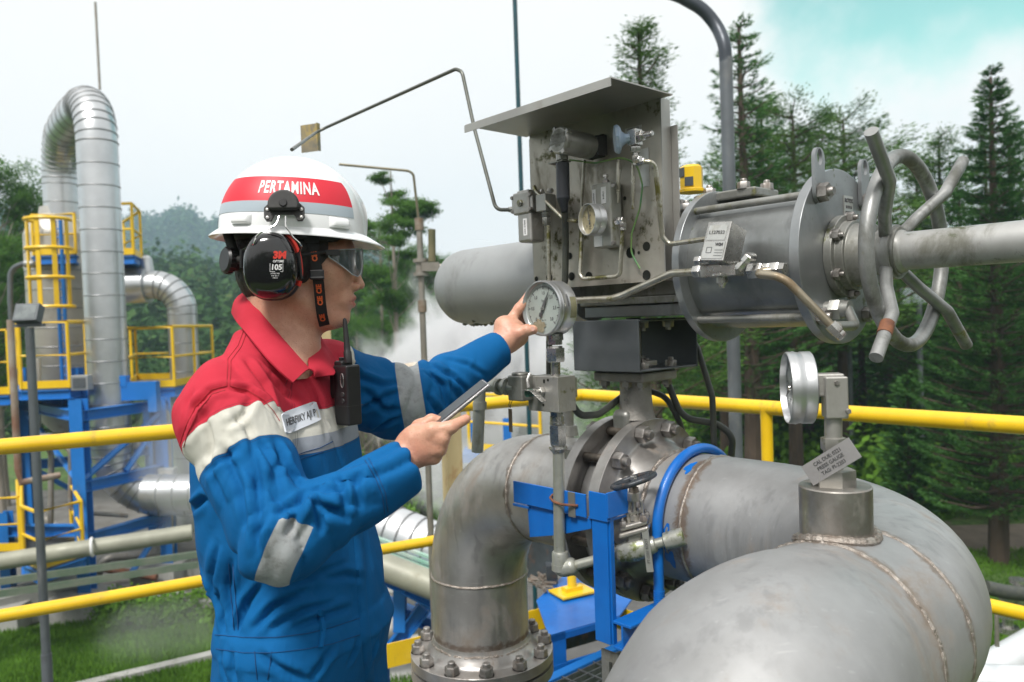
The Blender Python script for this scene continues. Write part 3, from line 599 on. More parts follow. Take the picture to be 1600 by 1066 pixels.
tube_run('thicker tube running from behind the big gauge up to the square block', [AV(893, 470, -.22), AV(955, 467, -.22), AV(972, 462, -.22), AV(1050, 427, -.22), AV(1088, 425, -.22)], .0085, bend=.05, ferr=[(AV(1085, 425, -.22), U, .024, .018)], seg=18)
tube_run('brown-stained tube curving from the hex couplings down to the cylinder end plate', [AV(1218, 422, -.22), R(.50, -.25, 1.628), R(.575, -.25, 1.615), R(.642, -.20, 1.52)], .0085, surf('brown_tube', (.35, .31, .24), (.24, .19, .12), .7, .35, .1, 20, stain=(.14, .09, .04), samt=.5, sscale=15), .05, [(AV(1205, 422, -.22), U, .028, .02), (AV(1172, 424, -.22), U, .03, .03), (R(.642, -.20, 1.52), nrm(R(.642, -.20, 1.52)-R(.575, -.25, 1.615)), .022, .022)], seg=18)
b = MB(); pe = R(.575, -.075, 1.548); b.cyl(pe, pe+U*.05, .018, 20); b.hexn(pe+U*.012, U, .04, .022); b.tube([pe+U*.045, R(.65, -.11, 1.515), R(.648, -.185, 1.515)], .010, 14, bend=.02)
t = thing('end_plate_fitting', pe, 'hex pipe fitting screwed into the lower right cylinder end plate', 'fitting'); b.build('hex_body', CAST, t)
tube_run('green earth wire hanging in a bow across the right of the panel', [AV(890, 250, -.20), AV(930, 255, -.205), AV(970, 246, -.22), AV(995, 255, -.2), AV(1004, 290, -.19), AV(1000, 325, -.19), AV(987, 365, -.19), AV(986, 395, -.185), AV(1000, 420, -.18)], .0022, surf('green_wire', (.06, .22, .10), (.20, .26, .06), 0, .5), .04, name='earth_wire', cat='wire', seg=8)
b = MB()
for (px, py) in ((966, 250), (967, 265), (989, 255), (990, 275)): b.cyl(AV(px, py, -.20), AV(px-1, py+52, -.20), .0035, 8)
t = thing('hanging_rods', AV(967, 250, -.2), 'pair of mossy thin rods hanging below the knob valve', 'rods'); b.build('rod', TUBEM, t)
# square block (quick exhaust) on the cylinder
qb = thing('solenoid_block', AV(1130, 385, -.2), 'square stainless block with an engraved diagram plate in front of the big cylinder', 'valve block')
fx = nrm(U*.985-V*.0+Z*.02); tl, trt, bl = AV(1118, 352, -.235), AV(1152, 350, -.235), AV(1103, 412, -.235)
n_ = nrm(np.array(-V)+.75*Z*0-.55*0*U); tilt = nrm(Z+V*.30+U*.10); fxn = nrm(np.cross(tilt, nrm(np.cross(U, tilt))))
cB = AV(1130, 384, -.225); ax3 = (nrm(np.cross(np.cross(tilt, U), tilt)), nrm(np.cross(tilt, U)), tilt)
b = MB(); b.box(cB, (.058, .06, .086), ax3); b.build('block_body', FIT, qb, .002)
fr = cB+(-ax3[1] if (ax3[1]@V) > 0 else ax3[1])*.0305; outn = nrm(fr-cB)
b = MB(); b.box(fr+tilt*.018, (.044, .0012, .032), (ax3[0], outn, tilt)); b.box(fr-tilt*.02, (.05, .0012, .036), (ax3[0], outn, tilt)); b.build('diagram_plate', LABELM, qb)
b = MB(); f2 = fr+outn*.0012
text_on(b, 'W24', .009, f2-tilt*.008+ax3[0]*.012, ax3[0], tilt, bold=.0004); text_on(b, 'L127033', .011, f2+tilt*.018, ax3[0], tilt)
for (x, y, w_, h_) in ((-.01, -.014, .012, .0008), (-.01, -.026, .012, .0008), (-.004, -.02, .0008, .012), (-.016, -.02, .0008, .012), (.014, -.02, .02, .0008), (.014, -.026, .02, .0008), (.014, -.032, .02, .0008)): b.box(f2+ax3[0]*x+tilt*y, (w_, .0004, h_), (ax3[0], outn, tilt))
b.build('diagram_print', INK, qb)
b = MB(); pb = cB-tilt*.046; b.box(AV(1128, 422, -.22), (.085, .035, .028)); b.lathe([(0, .022), (.006, .022), (.006, .012), (.02, .012), (.02, .009), (.03, .004)], AV(1128, 428, -.228), -Z, 28); b.build('valve_base', FIT, qb, .002)
b = MB(); p = AV(1090, 408, -.25); b.cyl(p, p+U*.03, .008, 16); b.hexn(p-U*.004, U, .018, .014)
p = AV(1170, 402, -.25); q = AV(1152, 422, -.26); b.cyl(p, q, .0075, 14); b.hexn(p, q-p, .017, .014); b.hexn(p+(q-p)*.62, q-p, .017, .012); b.lathe([(0, .0095), (.02, .0095)], p-V*.005, V, 14); b.builds('side_fitting', FIT, qb)

# ------------------------------------------------------------------ hand-held gauge on its impulse line
GV = -.31
gn = nrm(-V)
gc = AV(847.5, 482, GV-.03)
pg = thing('pressure_gauge', AV(867, 520, GV), 'large steel pressure gauge with a pale dial, gripped by the left hand of the worker', 'pressure gauge')
GR = 43*np.linalg.norm((gc-C0)@_fw)/F_PX*1.02
gx, gy = gauge_dial(pg, gc, gn, GR, ('0', '0.5', '1.0', '1.5', '2.0', '2.5', '3.0'), 62, FACE, .0115, depth=.055)
# lichen patch on the glass and a worn sticker on the case
b = MB(); n = 40; vs = [gc+gx*(-.016)+gy*(-.044)*1-gn*.0022]
for k in range(n):
    t = 2*PI*k/n; q = .020*(1+.12*math.sin(5*t)+.1*math.sin(11*t+1)); p = vs[0]+q*(math.cos(t)*gx*1.05+math.sin(t)*gy*.85); d = p-gc-gn*((p-gc)@gn); L = np.linalg.norm(d)
    if L > GR*.87: p = p-d*(1-GR*.87/L)
    vs.append(p)
b.add(vs, [(0, k+1, (k+1) % n+1) for k in range(n)]); b.build('lichen_patch', surf('dial_lichen', (.28, .25, .18), (.17, .15, .09), 0, .9, scale=160), pg)
b = MB(); sx = []; 
for w_ in (-.030, -.05):
    for k in range(9):
        t = math.radians(-22+44*k/8); sx.append(gc+gn*w_+GR*.99*(math.cos(t)*gx+math.sin(t)*gy))
b.add(sx, [(k, k+1, 10+k, 9+k) for k in range(8)]); b.build('worn_sticker', surf('worn_sticker', (.19, .18, .10), (.26, .25, .16), 0, .7, scale=60), pg)
b = MB(); 
for w_ in (-.021, -.024):
    t0, t1 = 2, 28; b.tube([gc+gn*w_+GR*.985*(math.cos(math.radians(t))*gx+math.sin(math.radians(t))*gy) for t in (t0, 8, 15, 22, t1)], .0007, 6)
b.build('case_slot', INK, pg)
il = thing('impulse_line', AV(873, 880, GV), 'galvanised gauge pipe standing in front of the elbow, from block valve to gate valve', 'pipe')
def cx(px, py): return AV(px, py, GV)
b = MB(); g0 = cx(866.5, 522); b.cyl(g0, cx(867, 532), .021, 24); b.hexn(cx(867, 530), -Z, .034, .014); b.lathe([(0, .018), (.006, .019)], cx(867, 541), -Z, 24); b.hexn(cx(867.5, 544), -Z, .043, .034); b.cyl(cx(868, 562), cx(868, 590), .0115, 20); b.build('gauge_stem', FIT, il)
blk0, blk1 = cx(838, 588), cx(897, 641); bc = (cx(858, 588)+cx(860, 641))/2; bw = .0
u_l = (cx(835, 615)-ORG)@U; u_r = (cx(879, 615)-ORG)@U; wtop = cx(860, 587)[2]; wbot = cx(860, 641)[2]
BC = R((u_l+u_r)/2+.012, GV, (wtop+wbot)/2)
BLKM = surf('block_valve_steel', (.42, .41, .385), (.35, .34, .315), .65, .42, .06, 14, stain=(.14, .14, .08), samt=.3, sscale=16, moss=(.15, .15, .06), mamt=.35, bump=.25, bscale=150)
b = MB(); b.box(BC, (u_r-u_l+.006, .062, wtop-wbot)); b.build('block_valve', BLKM, il, .0015)
b = MB()
for (px, py) in ((850, 595), (856, 594), (849, 633), (850, 597)): b.lathe([(0, 0), (0, .0035)], AV(px, py, GV-.0316), -V, 14)
b.builds('drilled_hole', MATS['dark_hole'], il)
b = MB(); b.hexn(cx(869.5, 642), -Z, .03, .014); b.lathe([(0, .017), (.014, .017), (.014, .0185), (.02, .0185)], cx(870, 650), -Z, 24); b.hexn(cx(871, 664), -Z, .038, .05, ); b.lathe([(0, .022), (.006, .023), (.018, .0135)], cx(872, 697), -Z, 24); b.build('union', FIT, il)
b = MB(); b.cyl(cx(872.5, 695), cx(874.5, 873), .0142, 24); b.build('riser', GALV, il)
b = MB(); eb = cx(876, 890); b.lathe([(0, .0185), (.004, .0205), (.03, .0205), (.03, .022), (.046, .022)], eb+Z*.045, -Z, 28); b.tube([eb+Z*.012, eb, eb+.0*U], .0215, 24)
S_ = R(.268, -.155, 1.033); bd = nrm(S_-eb); b.tube([eb+Z*.02, eb+Z*.002, eb+bd*.02], .021, 24, bend=.02); b.lathe([(0, .0195), (.018, .022), (.024, .0205), (.03, .015)], eb+bd*.012, bd, 28); b.build('street_elbow', GALV, il)
b = MB(); b.cyl(eb+bd*.03, S_-bd*.05, .0122, 22); b.build('branch_pipe', GALV, il)
b = MB(); b.lathe([(0, .013), (.004, .02), (.016, .02), (.022, .0215), (.05, .0215), (.052, .019), (.052, .012)], S_-bd*.06, bd, 28); b.build('welded_socket', GALV, il)
# gate valve
gv = thing('gate_valve', eb+bd*.12, 'small gate valve with a dark rusty handwheel on the branch in front of the flange', 'valve')
gb = eb+bd*(np.linalg.norm(S_-eb)*.60)
b = MB(); b.lathe([(-.052, .0125), (-.05, .018), (-.040, .0215), (-.03, .0215), (-.022, .026), (0, .028), (.022, .026), (.03, .0215), (.04, .0215), (.05, .018), (.052, .0125)], gb, bd, 28); b.build('body', GALV, gv)
b = MB(); pr_ = np.cross(Z, bd); b.box(gb+Z*.03, (.036, .036, .02), (bd, pr_, Z)); b.box(gb+Z*.046, (.076, .056, .014), (bd, pr_, Z)); b.box(gb+Z*.062, (.07, .052, .014), (bd, pr_, Z)); b.build('bonnet', surf('valve_steel', (.46, .44, .40), (.36, .34, .31), .7, .38, .08, 30, stain=(.17, .16, .10), samt=.4, sscale=30, bump=.25), gv, .006)
for sx_ in (-1, 1):
    for sy_ in (-1, 1): inst(NUT_SM, 'nut', gv, gb+bd*.026*sx_+pr_*.018*sy_+Z*.069, (bd, pr_, Z))
b = MB(); b.cyl(gb+Z*.065, gb+Z*.125, .0055, 14); b.lathe([(0, .011), (.012, .011)], gb+Z*.07, Z, 18)
b.tube([gb+Z*.068+bd*.014, gb+Z*.082+bd*.02, gb+Z*.11+bd*.018, gb+Z*.125+bd*.008], .0045, 8, bend=.01); b.tube([gb+Z*.068-bd*.014, gb+Z*.08-bd*.016, gb+Z*.10-bd*.013, gb+Z*.125-bd*.008], .0045, 8, bend=.01)
b.box(gb+Z*.088, (.036, .012, .006), (bd, pr_, Z)); b.lathe([(0, .016), (.018, .016), (.02, .013)], gb+Z*.118, Z, 24); b.build('yoke', MATS['valve_steel'], gv)
for s_ in (-1, 1): inst(NUT_XS, 'nut', gv, gb+Z*.091+bd*.013*s_, (bd, pr_, Z), 1.3)
b = MB(); b.cyl(gb+Z*.135, gb+Z*.168, .007, 14); b.lathe([(0, .013), (.012, .011)], gb+Z*.137, Z, 18); b.build('stem', STUD, gv)
hc = gb+Z*.165; b = MB(); rr = [hc+(.051+.0015*math.cos(8*t))*(math.cos(t)*bd+math.sin(t)*pr_) for t in np.linspace(0, 2*PI, 49)[:-1]]; b.tube(rr, .0068, 12, closed=True)
for k in range(3):
    t = .6+2*PI*k/3; d = math.cos(t)*bd+math.sin(t)*pr_; b.tube([hc+d*.008, hc+d*.03-Z*.002, hc+d*.05], .0048, 8)
b.lathe([(-.008, .012), (.004, .012)], hc, Z, 20); hwl = b.build('handwheel', DARKIRON, gv); b = MB(); b.hexn(hc+Z*.004, Z, .015, .008); b.build('nut', FIT, hwl)
b = MB(); tq = gb+bd*.034-pr_*.026 if (pr_@V) > 0 else gb+bd*.034+pr_*.026; tdn = nrm(-Z+bd*.10); b.box(tq-Z*.005, (.016, .0012, .10), (nrm(np.cross(np.cross(tdn, bd), tdn)), np.cross(tdn, bd), tdn)); tg = b.build('tag', LABELM, gv)
tn = nrm(np.cross(tdn, bd)); tn = tn if tn@V < 0 else -tn
b = MB(); text_on(b, 'PT-2201 ROOT', .009, tq-Z*.005+tn*.0012, -tdn, nrm(np.cross(tn, -tdn)), depth=.0002); b.build('tag_print', INK, gv)

# block valve levers and drain valve on the left of the block
dv = thing('drain_valve', cx(800, 607), 'stainless ball valve with lever joined left of the gauge block', 'valve')
def cv(px, py, v=GV): return AV(px, py, v)
b = MB(); b.lathe([(0, .0165), (.006, .018), (.012, .0155), (.04, .0155), (.042, .021), (.05, .021)], cv(762, 602, GV-.06), nrm(cv(805, 608, GV-.06)-cv(762, 602, GV-.06)), 24); b.lathe([(0, .018), (.014, .018)], cv(757, 600, GV-.06), nrm(cv(762, 602)-cv(757, 600)), 24); b.cyl(cv(756, 600.5, GV-.06), cv(806, 606, GV-.055), .0158, 24); b.lathe([(0, .022), (.011, .022)], cv(790, 604, GV-.058), U, 24); b.build('end_cap', GALV, dv)
b = MB(); pd = cv(818, 606, GV-.045); b.box(pd-U*.006, (.052, .05, .062)); b.lathe([(0, .022), (.008, .022)], pd+Z*.03-U*.010, Z, 20); b.build('ball_body', CAST, dv, .01, bseg=4)
b = MB(); pk = cv(835, 598, GV-.02); b.hexn(cv(828, 600, GV-.02), U, .022, .014); b.cyl(cv(828, 600, GV-.02), cv(840, 600, GV-.02), .008, 14); b.build('union_nut', FIT, dv)
b = MB(); b.tube([cv(828, 584, GV-.05), cv(824, 594, GV-.06), cv(826, 606, GV-.062)], .004, 8); b.build('lever', FIT, dv)
b = MB(); b.cyl(cv(750, 603, GV-.075), cv(746, 706, GV-.075), .0155, 26); b.lathe([(0, .018), (.02, .018)], cv(749.5, 628, GV-.075), -Z, 24); b.build('drain_pipe', GALV, dv)
b = MB(); q = cv(797, 626, GV-.06); b.tube([q, q-Z*.012-U*.006, q-Z*.018], .001, 6); b.tube([q+U*.008, q-Z*.012+U*.0, q-Z*.018], .001, 6); b.box(q-Z*.05-U*.001, (.013, .001, .058)); b.build('tag', surf('brown_tag', (.16, .12, .08), (.11, .09, .06), .3, .6), dv)
nv = thing('needle_valve', cv(850, 612, GV-.05), 'small needle valve with a flat curled lever on the front of the gauge block', 'valve')
b = MB(); q0 = AV(846, 612, GV-.032); b.hexn(q0, -V, .024, .012); b.cyl(q0-V*.01, q0-V*.03, .0085, 16); b.hexn(q0-V*.022, -V, .018, .012); b.build('spindle', FIT, nv); b = MB(); b.cyl(q0-V*.032, q0-V*.048, .0095, 14); b.build('handle_collar', surf('green_collar', (.03, .10, .07), None, 0, .5), nv)
b = MB(); q1 = q0-V*.048; lv = [q1+Z*.008-U*.005, q1+Z*.007+U*.02, q1+U*.040-Z*.006, q1+U*.056-Z*.016]
for i in range(3): d = nrm(lv[i+1]-lv[i]); b.box((lv[i]+lv[i+1])/2, (np.linalg.norm(lv[i+1]-lv[i])+.003, .018, .002), (d, V, np.cross(d, V)))
b.build('lever', FIT, nv, .0008)

# ------------------------------------------------------------------ blue support: beam, post, shelf and U bolt
bs = thing('blue_pipe_support', R(.15, -.1, .8), 'bright blue steel support with upright post, angle arm and cross beam under the pipe', 'pipe support')
b = MB(); b.box(R(.172, .02, .834), (.055, .62, .007)); b.box(R(.172, .02, .804), (.006, .62, .054)); b.box(R(.172, .02, .774), (.055, .62, .007)); b.build('cross_beam', BLUE, bs, .0015)
b = MB(); pv_ = -.293; b.box(R(.118, pv_, .955), (.047, .006, .352)); b.box(R(.143, pv_+.010, .955), (.006, .014, .352)); b.build('post', BLUE, bs, .0012)
b = MB(); b.box(R(-.045, pv_-.008, 1.100), (.255, .006, .056)); b.box(R(.118, pv_-.004, 1.104), (.056, .006, .066)); b.box(R(.147, pv_+.03, 1.11), (.006, .075, .06)); b.box(R(.115, pv_+.03, 1.073), (.06, .07, .006)); b.build('angle_arm', BLUE, bs, .0015)
b = MB(); b.prism([R(-.13, pv_-.002, 1.07), R(.09, pv_-.002, 1.068), R(.09, pv_-.002, 1.045), R(-.02, pv_-.002, 1.01), R(-.125, pv_-.002, .985)], V, .006); b.box(R(-.15, pv_+.012, 1.064), (.06, .04, .007)); b.build('gusset', BLUE, bs, .0012)
b = MB(); b.box(R(.04, pv_-.0125, 1.098), (.022, .003, .06)); b.build('bare_patch', CAST, bs)
ub = thing('u_bolt', R(.195, 0, .84), 'bright blue round-bar U bolt strapping the big pipe to the cross beam', 'U bolt')
b = MB(); rr = [R(.195, -.176, .80), R(.195, -.176, .95)]+[R(.195, .176*math.cos(t), PW+.176*math.sin(t)) for t in np.linspace(PI+.0, 0, 40)]+[R(.195, .176, .95), R(.195, .176, .80)]
b.tube(rr, .0125, 18); b.build('bar', BLUE, ub)
b = MB()
for k in range(11): b.torus(R(.195, -.176, .845+k*.0045), Z, .0125, .0014, 20, 5)
b.build('thread', BLUE, ub)
b = MB(); b.hexn(R(.195, -.176, .827), -Z, .036, .02); b.build('nut', BLUE, ub)
wc = thing('wire_clamp', AV(867, 722, GV), 'thin rusty U wire clamping the gauge pipe to the blue arm', 'clamp')
b = MB(); q = cx(873, 785); b.tube([q+U*.06+V*.005-Z*.0, q+U*.022-V*.012, q-V*.0165+Z*.004, q-U*.02-V*.01+Z*.01, q-U*.026+V*.006+Z*.014], .0032, 8, bend=.01); b.build('wire', RUST, wc)

# ------------------------------------------------------------------ gauge on the boss, right
rg = thing('pressure_gauge', AV(1303, 700, -.46), 'pressure gauge seen nearly edge on, on an angled block above the foreground pipe', 'pressure gauge')
gcr = AV(1234, 606, -.46); gnr = nrm([-.987, .16, 0])
RGR = 57*((gcr-C0)@_fw)/F_PX
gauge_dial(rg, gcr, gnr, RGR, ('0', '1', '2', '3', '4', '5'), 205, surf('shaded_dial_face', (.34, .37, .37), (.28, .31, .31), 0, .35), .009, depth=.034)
b = MB(); bk = AV(1291, 604, -.46); yr = np.cross(Z, gnr); b.box(AV(1288, 601, -.46), (.055, .03, .036), (gnr, yr, Z)); b.box(AV(1304, 620, -.46), (.034, .036, .066), (gnr, yr, Z)); b.build('swivel_block', BLKM, rg, .003)
fs_ = yr if yr@V < 0 else -yr
b = MB(); rm = []
for t in np.linspace(20, 170, 12): p = AV(1294, 603, -.46)+fs_*.016; rm.append(p+.009*(math.cos(math.radians(t))*(-gnr)+math.sin(math.radians(t))*Z))
b.tube(rm, .0012, 6); b.build('engraved_mark', FIT, rg)
for (px, py) in ((1271, 592), (1303, 597), (1321, 641)): inst(NUT_XS, 'nut', rg, AV(px, py, -.46)+fs_*.017, (np.cross(Z, fs_), Z, fs_), .8)
b = MB(); s0_ = AV(1302, 640, -.46); b.cyl(s0_, AV(1302, 690, -.46), .0135, 24); b.hexn(AV(1302, 684, -.46), -Z, .034, .02); b.cyl(AV(1302, 690, -.46), AV(1302, 740, -.46), .015, 20); b.hexn(AV(1302, 733, -.46), -Z, .058, .032); b.build('stem', BLKM, rg)
b = MB(); tx_ = nrm(AV(1334, 698, -.5)-AV(1262, 742, -.5)); ty_ = nrm(np.cross(tx_, -V)); ty_ = ty_ if ty_[2] > 0 else -ty_; tc_ = AV(1298, 722, -.492); b.box(tc_, (.094, .0012, .034), (tx_, V, ty_)); b.build('tag', surf('grey_tag', (.36, .35, .345), (.30, .29, .29), .3, .45), rg)
b = MB()
for i, s in enumerate(('CAL DUE: 0221', 'PRESS GAUGE', 'TAG: PI-2203')): text_on(b, s, .0082, tc_-V*.0012+ty_*(.009-.009*i), tx_, ty_, depth=.0002)
b.build('tag_print', INK, rg)

# ------------------------------------------------------------------ loose cables behind the valve
def cable(label, pts, r=.0095): return tube_run(label, pts, r, RUBBER, .06, name='black_cable', cat='cable')
cable('black cable sagging from the block valve to the neck of the wafer valve', [AV(893, 630, -.2), AV(905, 650, -.18), AV(935, 648, -.12), AV(975, 618, .02), AV(1000, 600, .12)])
cable('black cable dropping from the grey box down beside the flange', [AV(1070, 510, .16), AV(1090, 545, .16), AV(1113, 620, .16), AV(1116, 700, .16), AV(1117, 720, .18)], .0085)
cable('black cable looping right behind the flange', [AV(1042, 595, .10), AV(1060, 640, .12), AV(1075, 655, .14), AV(1120, 662, .18), AV(1145, 680, .2), AV(1142, 720, .22)])
cable('second black cable arching under the yellow rail behind the valve neck', [AV(1018, 612, .12), AV(1040, 620, .12), AV(1058, 650, .12), AV(1072, 690, .2)], .0085)
pp = thing('small_riser_pipe', AV(885, 700, .35), 'grey vertical pipe fitting standing behind the block valve', 'pipe')
b = MB(); b.cyl(AV(884, 592, .05), AV(886, 700, .05), .022, 24); b.lathe([(0, .034), (.06, .034)], AV(884, 590, .05), -Z, 24); b.lathe([(0, .03), (.03, .034)], AV(886, 665, .05), -Z, 24); b.build('tee', CAST, pp)

# ================================================================== THE WORKER
from mathutils.bvhtree import BVHTree
def vnoise(P, s, seed=0):
    """smooth value noise, -1..1"""
    Q = P/s+seed*17.31; I = np.floor(Q).astype(np.int64); Fr = (Q-I).astype(np.float32); Fr = Fr*Fr*(3-2*Fr)
    def h(i, j, k):
        n = (i*73856093) ^ (j*19349663) ^ (k*83492791); n = (n ^ (n >> 13))*1274126177; return ((n & 0xffff)/32767.5-1).astype(np.float32)
    i, j, k = I[..., 0], I[..., 1], I[..., 2]; x, y, z = Fr[..., 0], Fr[..., 1], Fr[..., 2]; o = 0
    for a in (0, 1):
        for b in (0, 1):
            for c in (0, 1): o = o+h(i+a, j+b, k+c)*(x if a else 1-x)*(y if b else 1-y)*(z if c else 1-z)
    return o
def smin(a, b, k):
    h = np.clip(.5+.5*(b-a)/k, 0, 1); return b*(1-h)+a*h-k*h*(1-h)
def smax(a, b, k): return -smin(-a, -b, k)
def caps(P, a, b, r1, r2):
    a = np.asarray(a, np.float32); d = np.asarray(b, np.float32)-a; t = np.clip((P-a)@d/(d@d), 0, 1)
    return np.linalg.norm(P-a-t[..., None]*d, axis=-1)-(r1+(r2-r1)*t)
def elli(P, c, r, A=None):
    q = P-np.asarray(c, np.float32)
    if A is not None: q = q@np.asarray(A, np.float32).T
    r = np.asarray(r, np.float32); k0 = np.linalg.norm(q/r, axis=-1); k1 = np.linalg.norm(q/(r*r), axis=-1)+1e-9; return k0*(k0-1)/k1
def surface_nets(fn, lo, hi, h):
    lo = np.asarray(lo, float); n = np.ceil((np.asarray(hi)-lo)/h).astype(int)+1
    xs = [lo[i]+h*np.arange(n[i]) for i in range(3)]
    F = np.empty(n, np.float32)
    for i in range(0, n[0], 16):
        G = np.stack(np.meshgrid(xs[0][i:i+16], xs[1], xs[2], indexing='ij'), -1).astype(np.float32); F[i:i+16] = fn(G)
    ins = F < 0; c = [slice(None, -1), slice(1, None)]
    cnt = sum(ins[c[a], c[b], c[d]].astype(np.int8) for a in (0, 1) for b in (0, 1) for d in (0, 1)); act = (cnt > 0) & (cnt < 8)
    idx = -np.ones(act.shape, np.int64); ai = np.argwhere(act); idx[act] = np.arange(len(ai))
    acc = np.zeros((len(ai), 3)); w = np.zeros(len(ai)); crn = [(a, b, d) for a in (0, 1) for b in (0, 1) for d in (0, 1)]
    val = {q: F[ai[:, 0]+q[0], ai[:, 1]+q[1], ai[:, 2]+q[2]] for q in crn}
    for q in crn:
        for ax in range(3):
            if q[ax] == 0:
                q2 = list(q); q2[ax] = 1; q2 = tuple(q2); a, b = val[q], val[q2]; m = (a < 0) != (b < 0)
                t = np.where(m, a/np.where(m, a-b, 1), 0); p = np.repeat(np.array(q, float)[None], len(ai), 0); p[:, ax] = t; acc += p*m[:, None]; w += m
    Vt = lo+(ai+acc/w[:, None])*h; fs = []
    for ax in range(3):
        s0 = [slice(1, -1)]*3; s0[ax] = slice(0, -1); s1 = list(s0); s1[ax] = slice(1, None)
        a = ins[tuple(s0)]; b = ins[tuple(s1)]; e = np.argwhere(a != b); off = np.array([1, 1, 1]); off[ax] = 0; e = e+off; o1, o2 = [(1, 2), (2, 0), (0, 1)][ax]
        def sh(i, j): q = e.copy(); q[:, o1] -= i; q[:, o2] -= j; return idx[q[:, 0], q[:, 1], q[:, 2]]
        Q = np.stack([sh(1, 1), sh(0, 1), sh(0, 0), sh(1, 0)], 1); fl = ~ins[e[:, 0], e[:, 1], e[:, 2]]; Q[fl] = Q[fl][:, ::-1]; fs.append(Q)
    return Vt, np.concatenate(fs)
def mesh_np(name, Vt, Q, mats, parent=None, base=None):
    base = root_loc(parent) if base is None else base
    me = bpy.data.meshes.new(name); me.from_pydata((Vt-base).tolist(), [], Q.tolist() if hasattr(Q, 'tolist') else Q)
    for m in (mats if isinstance(mats, (list, tuple)) else [mats]): me.materials.append(m)
    me.polygons.foreach_set('use_smooth', [True]*len(me.polygons)); me.update()
    o = bpy.data.objects.new(name, me); COL.objects.link(o); o.parent = parent; return o
def relax(Vt, Q, it=2, f=.5):
    for _ in range(it):
        S_ = np.zeros_like(Vt); n = np.zeros(len(Vt))
        for a, b in ((0, 1), (1, 2), (2, 3), (3, 0)):
            np.add.at(S_, Q[:, a], Vt[Q[:, b]]); np.add.at(S_, Q[:, b], Vt[Q[:, a]]); np.add.at(n, Q[:, a], 1); np.add.at(n, Q[:, b], 1)
        Vt = Vt+f*(S_/n[:, None]-Vt)
    return Vt

FW = nrm([.975, -.22, 0]); RT = nrm([-.22, -.975, 0])
person = thing('person', (D(460, 990, 1.49)[0], D(460, 990, 1.49)[1], 0), 'man in red, white and blue coverall reading a gauge with a phone in hand', 'person')
# ---- skeleton (photo point, depth)
shR, elR, wrR = D(354, 652, 1.32), D(437, 842, 1.22), D(626, 738, 1.29)
gd = (gc-C0)@_fw
shL, elL, wrL = D(522, 600, 1.70), D(638, 634, 1.78), D(777, 548, gd+.01)
st_ = [  # z, centre px, depth, half depth (F), half width (R)
    (.78, 455, 1.50, .150, .185), (.90, 455, 1.50, .150, .180), (.985, 466, 1.49, .155, .168), (1.03, 460, 1.49, .150, .165), (1.09, 450, 1.49, .158, .178), (1.16, 440, 1.49, .150, .186), (1.25, 434, 1.49, .146, .186),
    (1.34, 432, 1.49, .134, .182), (1.42, 432, 1.50, .118, .165), (1.47, 434, 1.50, .098, .125), (1.505, 436, 1.50, .084, .10), (1.53, 437, 1.50, .073, .085)]
sz = np.array([q[0] for q in st_]); scx = np.array([(q[1]-800)/F_PX*q[2] for q in st_]); scy = np.array([q[2] for q in st_]); sa = np.array([q[3] for q in st_]); sb = np.array([q[4] for q in st_])
def torso_d(P):
    z = P[..., 2]; x = P[..., 0]-np.interp(z, sz, scx); y = P[..., 1]-np.interp(z, sz, scy); a = np.interp(z, sz, sa); b = np.interp(z, sz, sb)
    f = x*FW[0]+y*FW[1]; r = x*RT[0]+y*RT[1]; k = (np.abs(f/a)**2.3+np.abs(r/b)**2.3)**(1/2.3); d = (k-1)*np.minimum(a, b)
    return np.maximum(np.maximum(d, z-1.54), .70-z)
def arm_t(P, a, b): d = (b-a); return ((P-a.astype(np.float32))@d.astype(np.float32))/np.float32(d@d)
def fold(P, a, b, freq, ph, amp, t0, w, seed):
    t = arm_t(P, a, b); n = vnoise(P, .10, seed); m_ = .5+.5*vnoise(P, .07, seed+31); q = np.sin(freq*.6*t+ph+2.4*n)
    return amp*.75*np.exp(-((t-t0)/w)**2)*(np.abs(q)**.7-.45)*(.35+.9*m_)
